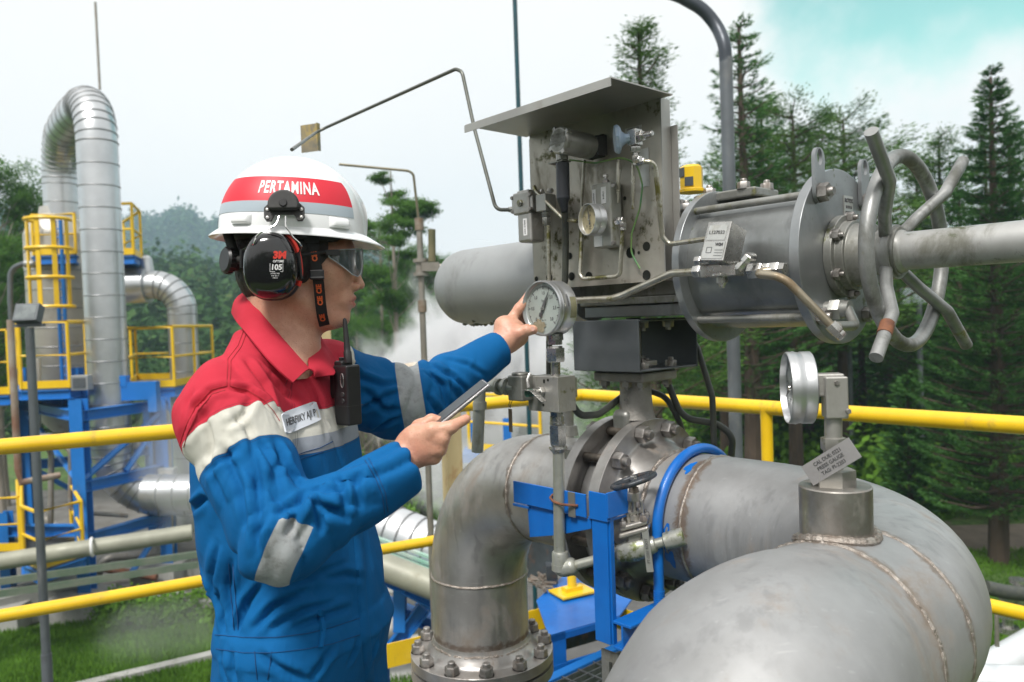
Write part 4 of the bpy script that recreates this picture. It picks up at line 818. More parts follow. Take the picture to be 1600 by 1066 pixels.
def body(P):
    dT = torso_d(P)
    dT = smin(dT, caps(P, D(445, 1010, 1.40), D(440, 1500, 1.40), .115, .085), .06); dT = smin(dT, caps(P, D(462, 1010, 1.57), D(462, 1480, 1.60), .115, .085), .06)
    # gathered elastic waist and blousing above it
    z = P[..., 2]; x = P[..., 0]-np.interp(z, sz, scx); y = P[..., 1]-np.interp(z, sz, scy); th = np.arctan2(x*FW[0]+y*FW[1], x*RT[0]+y*RT[1])
    g = np.exp(-((z-1.07)/.055)**2); dT = dT+g*.006*(1-np.abs(np.sin(th*9+2.2*vnoise(P, .05, 3))))*(np.cos(th+.9)*.5+.6)
    dT = dT+.0055*vnoise(P*np.array([1, 1, .45], np.float32), .07, 5)+.004*(1-np.abs(vnoise((P@np.array([[.8, .2, .5], [0, 1, 0], [-.5, .2, .8]], np.float32))*np.array([1, 1, .3], np.float32), .05, 6)))*np.clip((1.36-z)*6, 0, 1)
    belt = np.clip(1-np.abs(z-1.003)/.024, 0, 1); dT = dT*(1-0)-.003*(belt > .05)
    mR = (shR+elR)/2; mL = (shL+elL)/2
    dR = smin(smin(caps(P, shR, elR, .079, .065), caps(P, elR, wrR, .062, .047), .02), caps(P, D(405, 552, 1.44), shR, .052, .072), .04)
    dR = smax(dR, -((P-wrR.astype(np.float32))@(-nrm(wrR-elR)).astype(np.float32))-.018, .004)
    dR = dR-fold(P, shR, elR, 26, .6, .017, 1.0, .26, 1)-fold(P, elR, wrR, 19, 0, .016, .10, .34, 2)-fold(P, shR, elR, 13, 1, .010, .2, .35, 4)+.004*vnoise(P, .06, 8)
    dL = smin(caps(P, shL, elL, .084, .080), caps(P, elL, wrL, .076, .046), .02)
    dL = smax(dL, -((P-wrL.astype(np.float32))@(-nrm(wrL-elL)).astype(np.float32))-.014, .004)
    dL = dL-fold(P, shL, elL, 20, 1.6, .015, .9, .4, 11)-fold(P, elL, wrL, 20, .3, .015, .15, .42, 12)+.004*vnoise(P, .06, 13)
    dL = smin(dL, elli(P, D(505, 575, 1.62), (.07, .07, .06)), .05)
    return dT, dR, dL
def bodyf(P):
    dT, dR, dL = body(P); return smin(smin(dT, dR, .022), dL, .03)
Vb, Qb = surface_nets(bodyf, (-.68, 1.12, .70), (.03, 2.02, 1.56), .0045)
Vb = relax(Vb, Qb, 2, .5)
_b0 = BVHTree.FromPolygons([tuple(v) for v in Vb], [tuple(q) for q in Qb.tolist()])
def vnormals(Vx, Qx):
    fn = np.cross(Vx[Qx[:, 2]]-Vx[Qx[:, 0]], Vx[Qx[:, 3]]-Vx[Qx[:, 1]]); N = np.zeros_like(Vx)
    for k in range(4): np.add.at(N, Qx[:, k], fn)
    return N/(np.linalg.norm(N, axis=1, keepdims=True)+1e-9)
Nb = vnormals(Vb, Qb); disp = np.zeros(len(Vb))
# creases of the cloth: polylines on the body, each a valley with a soft ridge beside it
CREASES = [([(478, 772), (455, 792), (428, 806)], 7), ([(478, 774), (462, 802), (446, 840)], 7), ([(482, 776), (505, 792), (528, 800), (548, 815)], 7), ([(484, 770), (512, 768), (548, 758)], 6), ([(486, 780), (499, 806), (503, 836)], 6), ([(562, 735), (556, 762), (562, 795)], 4), ([(522, 745), (537, 772), (540, 808)], 5), ([(598, 768), (590, 745), (578, 718)], 2.5),
  ([(350, 700), (376, 762), (386, 832)], 5), ([(392, 690), (402, 742), (406, 800), (396, 855)], 5), ([(430, 690), (446, 730), (470, 765)], 6), ([(310, 750), (330, 800), (365, 850)], 5), ([(330, 735), (352, 790)], 4), ([(420, 800), (400, 835), (402, 870)], 5), ([(440, 700), (430, 740), (440, 780)], 4),
  ([(384, 560), (412, 600), (436, 645)], 5), ([(354, 606), (328, 612), (304, 638), (286, 675), (279, 700)], 5), ([(356, 606), (386, 612), (412, 628), (430, 648), (440, 668)], 6), ([(300, 612), (292, 640), (283, 668)], 3), ([(420, 590), (446, 618), (470, 628)], 4), ([(362, 640), (385, 668), (402, 705)], 4), ([(322, 655), (330, 690), (328, 730)], 4), ([(372, 700), (350, 718), (318, 740)], 4), ([(400, 690), (415, 712), (432, 740)], 4), ([(330, 640), (305, 665), (288, 690)], 3), ([(395, 620), (380, 650), (350, 668)], 4), ([(470, 590), (500, 640), (512, 690)], 3), ([(410, 560), (445, 600), (470, 630)], 3),
  ([(352, 985), (350, 950), (338, 915)], 6), ([(372, 985), (388, 940), (425, 892)], 7), ([(395, 985), (430, 946), (485, 918)], 7), ([(422, 984), (472, 955), (525, 942)], 6), ([(455, 982), (505, 962), (552, 948)], 6), ([(362, 870), (358, 925), (364, 985)], 5), ([(296, 800), (318, 780), (345, 792), (360, 832)], 7), ([(297, 872), (320, 905), (335, 952)], 6), ([(505, 905), (540, 898), (572, 905)], 4), ([(340, 850), (330, 900), (345, 960)], 5), ([(440, 925), (500, 895), (545, 880)], 4),
  ([(408, 1022), (432, 1042), (482, 1064)], 5), ([(520, 1012), (500, 1040), (485, 1064)], 5), ([(560, 1000), (543, 1042)], 4), ([(346, 1022), (353, 1064)], 4), ([(362, 1022), (368, 1064)], 4), ([(590, 1000), (575, 1040)], 4),
  ([(540, 560), (562, 590), (598, 602), (626, 598)], 6), ([(560, 642), (598, 622), (628, 612)], 6), ([(575, 682), (600, 662), (626, 652)], 6), ([(570, 610), (600, 640), (628, 640)], 5), ([(665, 582), (690, 602), (702, 642)], 6), ([(672, 570), (710, 590), (738, 622)], 5), ([(692, 560), (730, 570), (762, 590)], 3), ([(668, 620), (690, 652), (700, 682)], 6), ([(702, 600), (722, 628), (732, 652)], 4), ([(530, 560), (548, 600), (556, 650)], 5)]
for pl, amp in CREASES:
    pts = []
    for i in range(len(pl)-1):
        a_0, a_1 = np.array(pl[i], float), np.array(pl[i+1], float); k = max(2, int(np.linalg.norm(a_1-a_0)/6))
        for j in range(k): pts.append(a_0+(a_1-a_0)*j/k)
    pts.append(np.array(pl[-1], float)); hp = []
    for p_ in pts:
        loc, n_0, _, _ = _b0.ray_cast(Vector(C0), Vector(nrm(ray(*p_))))
        if loc is not None and (not hp or np.linalg.norm(np.array(loc)-hp[-1]) < .05): hp.append(np.array(loc))
    if len(hp) < 3: continue
    hp = np.array(hp); near = np.where(((Vb > hp.min(0)-.04) & (Vb < hp.max(0)+.04)).all(1))[0]; Pn = Vb[near]; best = np.full(len(near), 9.); bt = np.zeros(len(near)); sd = np.zeros(len(near))
    for i in range(len(hp)-1):
        a_0, d_0 = hp[i], hp[i+1]-hp[i]; tt = np.clip((Pn-a_0)@d_0/(d_0@d_0), 0, 1); off = Pn-a_0-tt[:, None]*d_0; dd_ = np.linalg.norm(off, axis=1); m_ = dd_ < best
        best[m_] = dd_[m_]; bt[m_] = (i+tt[m_])/(len(hp)-1); sd[m_] = np.einsum('ij,ij->i', np.cross(np.broadcast_to(d_0, off.shape), off), Nb[near])[m_]
    env = np.sin(PI*np.clip(.12+.88*bt, 0, 1))**.6*np.clip(bt*8+.35, 0, 1); w_ = .0060
    s_d = np.sign(sd)*best
    disp[near] += amp*.0015*env*(-np.exp(-(best/w_)**2)*1.15+.85*np.exp(-((s_d-1.9*w_)/(1.25*w_))**2)+.45*np.exp(-((s_d+2.1*w_)/(1.5*w_))**2))
Vb = Vb+Nb*disp[:, None]
dT, dR, dL = body(Vb.astype(np.float32))
isR = (dR < dT-.004) & (dR < dL); isL = (dL < dT-.004) & ~isR
tR = arm_t(Vb, shR, elR); tL = arm_t(Vb, shL, elL); tF = arm_t(Vb, elR, wrR); tF2 = arm_t(Vb, elL, wrL)
# zone: 0..1 red, 1..2 white, 2..3 grey, 3+ blue
zz = Vb[:, 2]
LR = np.linalg.norm(elR-shR); LL = np.linalg.norm(elL-shL)
cxp = (tR*LR)
aW = np.where(isR, (tR-.155)*LR, np.where(isL, (tL+.10)*LL, 1.400-zz)); aG = np.where(isR | isL, -.05, 1.357-zz); aB = np.where(isR, (tR-.40)*LR, np.where(isL, (tL+.02)*LL, 1.328-zz))
seam = np.where(dL < dR, dL-dT, dR-dT)
bandn = nrm([.90, 0, -.44]); bc_ = D(462, 850, 1.25)
bR = .0245-np.abs((Vb-bc_)@bandn)
bR = np.where(isR, np.minimum(bR, .062-(Vb-bc_)@nrm([.44, 0, .90])), -.05)
bandl = nrm([.98, .12, .12]); bL = .0255-np.abs((Vb-D(645, 635, 1.70))@bandl); bL = np.where(isL, bL, -.05)
band = np.maximum(bR, bL)
def cloth():
    m, t = newmat('coverall_cloth'); g = node(t, 'ShaderNodeNewGeometry').outputs['Position']
    zw, zg, zb, sm_ = [node(t, 'ShaderNodeAttribute', attribute_name=q).outputs['Fac'] for q in ('aW', 'aG', 'aB', 'seam')]; bd_ = node(t, 'ShaderNodeAttribute', attribute_name='band').outputs['Fac']
    def line(src, at, w): return ramp(t, node(t, 'ShaderNodeMath', {0: node(t, 'ShaderNodeMath', {0: src, 1: at}, operation='SUBTRACT').outputs[0]}, operation='ABSOLUTE').outputs[0], w*1.5, w*.5)
    n1_ = noise(t, g, 9, 4); n2 = noise(t, g, 60, 5)
    red = mixc(t, n1_, (.51, .032, .058), (.43, .024, .042)); wh = mixc(t, n2, (.59, .58, .52), (.50, .49, .435)); gr = mixc(t, n2, (.30, .33, .37), (.25, .27, .31)); blu = mixc(t, n1_, (.0015, .108, .31), (.001, .086, .25))
    sil = mixc(t, ramp(t, noise(t, g, 28, 6, .7), .45, .7), (.36, .38, .39), (.24, .245, .24))
    c = red
    for a_, k_ in ((zw, wh), (zg, gr), (zb, blu), (bd_, sil)): c = mixc(t, ramp(t, a_, -.0004, .0004), c, k_)
    dk = line(zw, -.0035, .0006)
    for q_ in (line(zw, 0, .0007), line(zb, .0035, .0006), line(zb, 0, .0007), line(sm_, .011, .0007), line(sm_, .017, .0007)): dk = node(t, 'ShaderNodeMath', {0: dk, 1: q_}, operation='MAXIMUM').outputs[0]
    c = mixc(t, node(t, 'ShaderNodeMath', {0: dk, 1: .45}, operation='MULTIPLY').outputs[0], c, (.03, .02, .03))
    w = node(t, 'ShaderNodeTexWave', {'Vector': g, 'Scale': 260., 'Distortion': 0.}, wave_type='BANDS', bands_direction='DIAGONAL').outputs[0]
    big = noise(t, vscale(t, g, (1, 1, .6)), 16, 3, .5, .8)
    hgt = node(t, 'ShaderNodeMath', {0: w, 1: .05, 2: node(t, 'ShaderNodeMath', {0: big, 1: 1.6}, operation='MULTIPLY').outputs[0]}, operation='MULTIPLY_ADD').outputs[0]
    finish(t, c, 0, .85, hgt, .5, .008, **{'Specular IOR Level': .2})
    return m
CLOTH = cloth()
cov = mesh_np('coverall', Vb, Qb, CLOTH, person)
for nm, arr in (('aW', aW), ('aG', aG), ('aB', aB), ('seam', seam), ('band', band)):
    at = cov.data.attributes.new(nm, 'FLOAT', 'POINT'); at.data.foreach_set('value', arr.astype(np.float32))
BVH = BVHTree.FromPolygons([tuple(v) for v in Vb], [tuple(q) for q in Qb.tolist()])
_tq = Qb[~(isR | isL)[Qb].all(1)]; BVT = BVHTree.FromPolygons([tuple(v) for v in Vb], [tuple(q) for q in _tq.tolist()])
def cast(px, py, bvh=BVH, off=.002):
    d = Vector(nrm(ray(px, py))); loc, n, i, dist = bvh.ray_cast(Vector(C0), d)
    if loc is None: return None
    return np.array(loc)+np.array(n)*off*(1 if n.dot(d) < 0 else -1)
REDC = surf('red_cloth', (.51, .032, .058), (.43, .024, .042), 0, .85, .02, 9, bump=.2, bscale=300, **{'Specular IOR Level': .2})
BLUC = surf('blue_cloth', (.0015, .12, .35), (.001, .10, .29), 0, .85, .02, 9, bump=.2, bscale=300, **{'Specular IOR Level': .2})
STITCH = surf('red_stitch', (.38, .02, .03), None, 0, .8); BSTITCH = surf('blue_stitch', (.001, .055, .18), None, 0, .8)
def ribbon(mb, pl, w, off=.003, n=None, bvh=BVH, mi=0):
    """a strip of cloth laid on the body along a photo polyline"""
    P = []
    for i in range(len(pl)-1):
        a, b = np.array(pl[i], float), np.array(pl[i+1], float); k = max(2, int(np.linalg.norm(b-a)/5))
        for j in range(k): P.append(a+(b-a)*j/k)
    P.append(np.array(pl[-1], float)); rows = []
    for i, p in enumerate(P):
        d = nrm(P[min(i+1, len(P)-1)]-P[max(i-1, 0)]); nn = np.array([-d[1], d[0]]); row = []
        for s in (-1, -.6, 0, .6, 1):
            q = cast(*(p+nn*s*w/2), bvh, off*(0.1 if abs(s) == 1 else 1))
            row.append(q)
        rows.append(row)
    rows = [r for r in rows if all(q is not None for q in r)]
    vs = [q for r in rows for q in r]; fs = []
    for i in range(len(rows)-1):
        if np.linalg.norm(rows[i][2]-rows[i+1][2]) > .04: continue
        for j in range(4): fs.append((i*5+j, i*5+j+1, (i+1)*5+j+1, (i+1)*5+j))
    mb.add(vs, fs, mi, True)
def sheet(pts_in, pts_out, th, mat, name, parent, nseg=6, puff=0.0):
    """collar flap: a surface lofted between two curves, given a real thickness"""
    def rs(c, n):
        c = np.array(c); L = np.r_[0, np.cumsum(np.linalg.norm(np.diff(c, axis=0), axis=1))]; t = np.linspace(0, L[-1], n); return np.stack([np.interp(t, L, c[:, i]) for i in range(3)], 1)
    n = 26; A, B = rs(pts_in, n), rs(pts_out, n); g = []
    for j in range(nseg+1):
        f = j/nseg; g.append(A*(1-f)+B*f)
    g = np.array(g); N = np.zeros_like(g); du = np.gradient(g, axis=1); dv_ = np.gradient(g, axis=0); N = np.cross(du, dv_); N /= np.linalg.norm(N, axis=-1, keepdims=True)+1e-9
    if (N[nseg//2, n//2]@(C0-g[nseg//2, n//2])) < 0: N = -N
    f = np.linspace(0, 1, nseg+1)[:, None, None]; g = g+N*puff*np.sin(PI*f)
    vs = list((g+N*th/2).reshape(-1, 3))+list((g-N*th/2).reshape(-1, 3)); M_ = n*(nseg+1); fs = []
    for j in range(nseg):
        for i in range(n-1):
            q = (j*n+i, j*n+i+1, (j+1)*n+i+1, (j+1)*n+i); fs.append(q); fs.append(tuple(M_+k for k in reversed(q)))
    bd2 = [i for i in range(n)]+[(j+1)*n-1 for j in range(1, nseg+1)]+[nseg*n+i for i in range(n-2, -1, -1)]+[j*n for j in range(nseg-1, 0, -1)]
    for k in range(len(bd2)): a, b2 = bd2[k], bd2[(k+1) % len(bd2)]; fs.append((a, b2, M_+b2, M_+a))
    mb = MB(); mb.add(vs, fs, 0, True); return mb.build(name, mat, parent)
E2 = lambda *a: D(*a)
neck_b = D(438, 520, 1.50)
sheet([E2(392, 452, 1.56), E2(384, 456, 1.49), E2(392, 468, 1.435), E2(412, 494, 1.41), E2(440, 528, 1.405), E2(468, 560, 1.395), E2(484, 577, 1.385)],
      [E2(378, 478, 1.60), E2(362, 489, 1.50), E2(371, 505, 1.415), E2(392, 530, 1.365), E2(417, 560, 1.345), E2(440, 584, 1.34), E2(457, 598, 1.345)], .0035, REDC, 'collar_flap', person, puff=.008)
sheet([E2(484, 577, 1.400), E2(481, 560, 1.43), E2(477, 536, 1.48), E2(474, 514, 1.54), E2(470, 500, 1.60)],
      [E2(490, 590, 1.41), E2(524, 586, 1.435), E2(519, 566, 1.475), E2(505, 540, 1.53), E2(492, 516, 1.60)], .0035, REDC, 'collar_flap', person, puff=.006)
# placket, name patch, chest pocket, belt loop, seams
b = MB(); ribbon(b, [(487, 588), (497, 610), (512, 650), (528, 690), (545, 740), (556, 800), (562, 870), (566, 940), (572, 1000), (578, 1062)], 15, .0035, bvh=BVT); pk_ = b.build('placket', CLOTH, person)
zc = np.array([v.co[2] for v in pk_.data.vertices])+root_loc(person)[2]; 
for nm, arr in (('aW', 1.400-zc), ('aG', 1.357-zc), ('aB', 1.328-zc), ('seam', zc*0-1), ('band', zc*0-.05)):
    at = pk_.data.attributes.new(nm, 'FLOAT', 'POINT'); at.data.foreach_set('value', arr.astype(np.float32))
def decal(name, quad, mat, off, par, nx=14, ny=8, rnd=.18, bvh=BVH):
    """cloth patch with rounded corners laid on the body inside a photo quad (tl,tr,br,bl)"""
    q = np.array(quad, float); n = 40; ring = []
    for k in range(n):
        t = 2*PI*k/n; c, s = math.cos(t), math.sin(t); e = 2/8; x = math.copysign(abs(c)**e, c); y = math.copysign(abs(s)**e, s); ring.append(((x+1)/2, (y+1)/2))
    vs = []; fs = []
    for f in (0, .35, .7, 1):
        for (x, y) in ring:
            x2, y2 = .5+(x-.5)*f, .5+(y-.5)*f; p = (q[0]*(1-x2)+q[1]*x2)*(1-y2)+(q[3]*(1-x2)+q[2]*x2)*y2; r = cast(p[0], p[1], bvh, off if f < 1 else off*.9); vs.append(r if r is not None else vs[-1])
    for i in range(3):
        for k in range(n): fs.append((i*n+k, i*n+(k+1) % n, (i+1)*n+(k+1) % n, (i+1)*n+k))
    m0 = len(vs); 
    for (x, y) in ring:
        p = (q[0]*(1-x)+q[1]*x)*(1-y)+(q[3]*(1-x)+q[2]*x)*y; r = cast(p[0], p[1], bvh, 0); vs.append(r if r is not None else vs[-1])
    for k in range(n): fs.append((3*n+k, 3*n+(k+1) % n, m0+(k+1) % n, m0+k))
    mb = MB(); mb.add(vs, fs, 0, True); return mb.build(name, mat, par)
def text_px(mb, txt, c, xd, yd, size, off, bvh=BVH, bold=0, sx=1, mi=0):
    """print laid on a surface: centre and axes in photo pixels"""
    vs, fs = text_mesh(txt, size, 0, bold, sx); P = []
    for v in vs:
        p = np.array(c)+v[0]*np.array(xd)+v[1]*np.array(yd); r = cast(p[0], p[1], bvh, off); P.append(r if r is not None else (P[-1] if P else np.zeros(3)))
    mb.add(P, fs, mi)
quad = [(438, 646), (494, 626), (501, 657), (446, 680)]
pt = decal('name_patch', quad, surf('patch_cloth', (.66, .69, .74), (.60, .64, .70), 0, .8, bump=.2, bscale=400), .0032, person)
BVH2 = BVHTree.FromPolygons([tuple(np.array(v.co)+root_loc(person)) for v in pt.data.vertices], [tuple(p.vertices) for p in pt.data.polygons])
xd = nrm([55, -20]); yd = nrm([-6, -30]); b = MB(); text_px(b, 'HERFIIKY AJI P', (470, 653), xd, yd, 15.5, .0008, BVH2, .35, .50); b.build('patch_lettering', INK, pt)
b = MB()
for pl in ([(452, 716), (478, 706), (500, 700), (520, 690)], [(456, 724), (480, 714), (505, 706)], [(452, 716), (466, 770)], [(466, 770), (530, 758)]): ribbon(b, pl, 1.2, .0012, bvh=BVT)
b.build('pocket_stitching', BSTITCH, person)
b = MB()
for pl in ([(384, 508), (372, 540), (356, 561), (354, 603)], [(389, 511), (377, 542), (361, 564), (359, 603)], [(354, 603), (330, 609), (305, 636), (288, 672), (281, 697)], [(359, 603), (385, 609), (412, 625), (428, 643), (437, 658)], [(352, 610), (332, 616), (310, 641), (294, 676), (287, 699)], [(388, 524), (410, 547), (434, 570), (452, 585)]): ribbon(b, pl, 1.0, .0012)
b.build('seam_stitching', STITCH, person)
b = MB()
for pl in ([(336, 992), (380, 996), (430, 996), (480, 990), (520, 980), (562, 966)], [(338, 1014), (380, 1020), (430, 1020), (480, 1014), (520, 1006), (562, 992)], [(398, 1018), (402, 1062)], [(425, 1018), (418, 1062)], [(357, 880), (366, 985)], [(364, 880), (372, 985)]): ribbon(b, pl, 1.2, .0015, bvh=BVT)
b.build('belt_stitching', BSTITCH, person)
b = MB(); ribbon(b, [(576, 716), (591, 744), (602, 770), (606, 800)], 1.3, .0014); ribbon(b, [(570, 719), (586, 747), (597, 773), (601, 803)], 1.1, .0014); b.build('cuff_stitching', BSTITCH, person)
b = MB(); ribbon(b, [(500, 954), (504, 985), (501, 1012)], 9, .006); b.build('belt_loop', BLUC, person)

# ---- head
EAR = D(455, 425, 1.475); _ha = math.radians(9.0)
RH = np.array([[math.cos(_ha), -math.sin(_ha), 0], [math.sin(_ha), math.cos(_ha), 0], [0, 0, 1.]])
def HD(x, y, z): return EAR+RH@np.array([x, y, z])                  # x forward (to the right), y to the far side, z up
def headf(P):
    q = (P-EAR.astype(np.float32))@RH.astype(np.float32); q[..., 1] = np.abs(q[..., 1])
    d = elli(q, (.012, 0, .048), (.103, .076, .098)); d = smin(d, elli(q, (.050, 0, -.028), (.062, .053, .088)), .03)
    d = smin(d, elli(q, (.078, .026, .004), (.034, .034, .040)), .02); d = smin(d, elli(q, (.087, 0, -.090), (.019, .024, .018)), .014)
    d = smin(d, caps(q, (.018, .046, -.055), (.070, .022, -.092), .020, .014), .02)
    d = smin(d, caps(q, (.106, .012, .040), (.098, .044, .042), .012, .010), .014)
    d = smax(d, -elli(q, (.121, .033, .019), (.017, .018, .013)), .008)
    d = smin(d, elli(q, (.094, .031, .018), (.0125, .014, .0125)), .003)
    d = smin(d, caps(q, (.106, 0, .026), (.1275, 0, -.028), .0072, .0088), .009); d = smin(d, elli(q, (.1155, .0125, -.032), (.0115, .0078, .0080)), .005)
    d = smax(d, -elli(q, (.119, .007, -.0405), (.006, .004, .003)), .002)
    d = smin(d, elli(q, (.092, 0, -.055), (.021, .032, .022)), .014)
    d = smin(d, caps(q, (.1145, 0, -.0525), (.103, .023, -.0575), .0052, .0026), .003); d = smin(d, caps(q, (.1115, 0, -.0655), (.102, .020, -.061), .0060, .003), .003)
    d = smax(d, -caps(q, (.122, 0, -.0590), (.100, .026, -.0598), .0016, .0012), .0015)
    d = smin(d, caps(q, (-.022, 0, -.02), (-.020, 0, -.20), .060, .066), .022); d = smin(d, caps(q, (-.01, 0, -.15), (-.015, .05, -.20), .05, .05), .03)
    ear = elli(q, (-.006, .080, .0), (.020, .008, .032)); d = smin(d, ear, .006)
    return d+.0004*vnoise(P, .006, 3)
Vh, Qh = surface_nets(headf, EAR-np.array([.13, .13, .20]), EAR+np.array([.16, .14, .155]), .0023); Vh = relax(Vh, Qh, 1, .5)
def skin():
    m, t = newmat('skin'); g = node(t, 'ShaderNodeNewGeometry').outputs['Position']; tc_ = node(t, 'ShaderNodeAttribute', attribute_name='lip').outputs['Fac']; be = node(t, 'ShaderNodeAttribute', attribute_name='beard').outputs['Fac']
    c = mixc(t, ramp(t, noise(t, g, 35, 5, .6), .35, .7), (.60, .33, .23), (.51, .255, .17)); c = mixc(t, ramp(t, noise(t, g, 420, 3, .6), .55, .8), c, (.34, .14, .09))
    c = mixc(t, tc_, c, (.42, .13, .11)); c = mixc(t, node(t, 'ShaderNodeMath', {0: be, 1: ramp(t, noise(t, g, 600, 3, .7), .42, .58)}, operation='MULTIPLY').outputs[0], c, (.05, .035, .03))
    c = mixc(t, node(t, 'ShaderNodeMath', {0: ramp(t, noise(t, g, 14, 3, .5), .5, .72), 1: .35}, operation='MULTIPLY').outputs[0], c, (.56, .21, .15))
    b = noise(t, g, 230, 7, .75)
    finish(t, c, 0, .43, b, .5, .0012, **{'Subsurface Weight': .12, 'Subsurface Scale': .01, 'Subsurface Radius': (1., .35, .2)})
    return m
SKIN = skin()
head = mesh_np('head', Vh, Qh, SKIN, person)
q = (Vh-EAR)@RH; lip = np.clip(1-(np.abs(q[:, 2]+.0592)/.0095)**3, 0, 1)*(q[:, 0] > .099)*np.clip(1.3-np.abs(q[:, 1])/.022, 0, 1)
beard = np.clip(1-np.linalg.norm((q-np.array([.082, 0, -.101]))/np.array([.024, .03, .013]), axis=1), 0, 1)*3+.35*np.clip(1-np.linalg.norm((q-np.array([.10, 0, -.045]))/np.array([.02, .025, .008]), axis=1), 0, 1)*2
for nm, arr in (('lip', lip), ('beard', np.clip(beard, 0, 1))): at = head.data.attributes.new(nm, 'FLOAT', 'POINT'); at.data.foreach_set('value', arr.astype(np.float32))
HAIR = surf('black_hair', (.012, .011, .011), (.03, .027, .025), 0, .5, .1, 80, bump=.9, bdist=.003, bscale=260, stretch=(1, 1, .2))
def hairf(P):
    q = (P-EAR.astype(np.float32))@RH.astype(np.float32); q2 = q.copy(); q2[..., 1] = np.abs(q2[..., 1]); d = elli(q2, (.010, 0, .046), (.111, .084, .104)); d = smin(d, elli(q2, (-.045, 0, -.005), (.052, .066, .06)), .03)
    cut = q[..., 0]-.055+np.clip(-q[..., 2]*.9, -.02, .2); return smax(smax(d, cut, .004), -.052-q[..., 2]-.25*q[..., 0]*0, .006)-.0015*vnoise(P, .004, 7)
Vq, Qq = surface_nets(hairf, EAR-np.array([.14, .13, .07]), EAR+np.array([.10, .13, .155]), .003); mesh_np('hair', Vq, Qq, HAIR, person)
# beard tuft: a few dozen fine hairs under the chin, eyebrow
b = MB()
for k in range(110):
    y = rng.normal()*.010; x = .078+rng.normal()*.010; r0 = HD(x, y, -.1015+.6*(x-.078)*.4); d_ = nrm([.35+rng.normal()*.3, rng.normal()*.3, -1]); L = .004+.006*rng.random(); b.tube([r0, r0+d_*L*.5, r0+d_*L+np.array([.0015, 0, 0])], [.0003, .00025, .0001], 3, cap=False)
b.build('chin_beard', HAIR, person)
b = MB()
for k in range(150):
    f = rng.random(); s_ = -1 if k % 2 else 1; r0 = HD(.113-.014*f**2, s_*(.012+.036*f), .040+.006*math.sin(f*2.6)+rng.normal()*.0016); d_ = nrm([-.4-.3*f, s_*.9, .25]); b.tube([r0, r0+d_*.006], [.0004, .00015], 3, cap=False)
b.build('eyebrow', HAIR, person)
b = MB()
for s_ in (-1, 1): b.lathe([(.0, 0), (-.0, .0055)], HD(.1065, s_*.031, .018), RH@nrm([1, s_*.15, 0]), 20); 
b.build('iris', BLACK, person)
# ---- undershirt seen in the open collar
b = MB(); b.tube([HD(.02, -.02, -.155), HD(.035, .0, -.165), HD(.03, .03, -.155)], .018, 12); b.build('undershirt', surf('dark_shirt', (.05, .07, .10), None, 0, .8), person)

# ---- hard hat
tilt = math.radians(3.2); ct, s_t = math.cos(tilt), math.sin(tilt)
HC = HD(.006, 0, .072)
def HH(x, y, z): return HC+RH@np.array([x*ct+z*s_t, y, -x*s_t+z*ct])
hat = thing('hard_hat', HC, 'white hard hat with red lettered band, worn by the man in the coverall', 'hard hat')
WHT = surf('hat_shell_white', (.80, .81, .82), (.78, .79, .80), 0, .22, .03, 5, bump=.02, **{'Coat Weight': .6, 'Coat Roughness': .08})
def hat_pt(th, h, off=0):
    """th around (0 = front, -90 deg = near side), h 0 brim .. 1 crown"""
    rho = (max(0, 1-h**2.25))**.5; a = .134+.002*math.cos(th); b_ = .113; n = 2.25; c, s = math.cos(th), math.sin(th)
    k = (abs(c)**n+abs(s)**n)**(-1/n); x = (a+off)*rho*k*c; y = (b_+off)*rho*k*s; z = .141*h+off*h
    ridge = .0035*math.exp(-(y/.028)**2)*min(1, h*3)*(1 if h > .15 else 0); rf = .006*math.exp(-((th)/.33)**2)*math.exp(-((h-.35)/.3)**2)
    return x+rf, y, z+ridge*h
b = MB(); nt_, nh = 96, 30; rows = []
hs = [math.sin(PI/2*k/nh) for k in range(nh)]
for h in hs: rows.append([HH(*hat_pt(2*PI*k/nt_, h)) for k in range(nt_)])
vs = [p for r in rows for p in r]+[HH(0, 0, .1445)]; fs = [(i*nt_+k, i*nt_+(k+1) % nt_, (i+1)*nt_+(k+1) % nt_, (i+1)*nt_+k) for i in range(nh-1) for k in range(nt_)]+[((nh-1)*nt_+k, (nh-1)*nt_+(k+1) % nt_, nh*nt_) for k in range(nt_)]
b.add(vs, fs, 0, True)
# brim: flares down and out, longest at the front
def brim_pt(th, f):
    x, y, z = hat_pt(th, 0); c, s = math.cos(th), math.sin(th); fr = max(0, c)**4; bk = max(0, -c)**2; L = .007+.028*fr+.010*bk; r = math.hypot(x, y)
    e = 1+L*f/r; return x*e, y*e, z-.009*f-.008*f*fr-.003*f*f
for sgn, th0 in ((1, 0), (-1, .0022)):
    vs = [HH(*(np.array(brim_pt(2*PI*k/nt_, f))-np.array([0, 0, th0]))) for f in np.linspace(0, 1, 7) for k in range(nt_)]; b.add(vs, [(i*nt_+k, i*nt_+(k+1) % nt_, (i+1)*nt_+(k+1) % nt_, (i+1)*nt_+k)[::-sgn] for i in range(6) for k in range(nt_)], 0, True)
vs = [HH(*(np.array(brim_pt(2*PI*k/nt_, 1))-np.array([0, 0, z_]))) for z_ in (0, .0022) for k in range(nt_)]; b.add(vs, [(k, (k+1) % nt_, nt_+(k+1) % nt_, nt_+k) for k in range(nt_)], 0, True)
b.build('shell', WHT, hat)
b = MB(); rows = [[HH(*(np.array(hat_pt(2*PI*k/nt_, h))*.97+np.array([0, 0, -.001]))) for k in range(nt_)] for h in (0, .2, .5)]; b.add([p for r in rows for p in r], [(i*nt_+k, (i+1)*nt_+k, (i+1)*nt_+(k+1) % nt_, i*nt_+(k+1) % nt_) for i in range(2) for k in range(nt_)], 0, True)
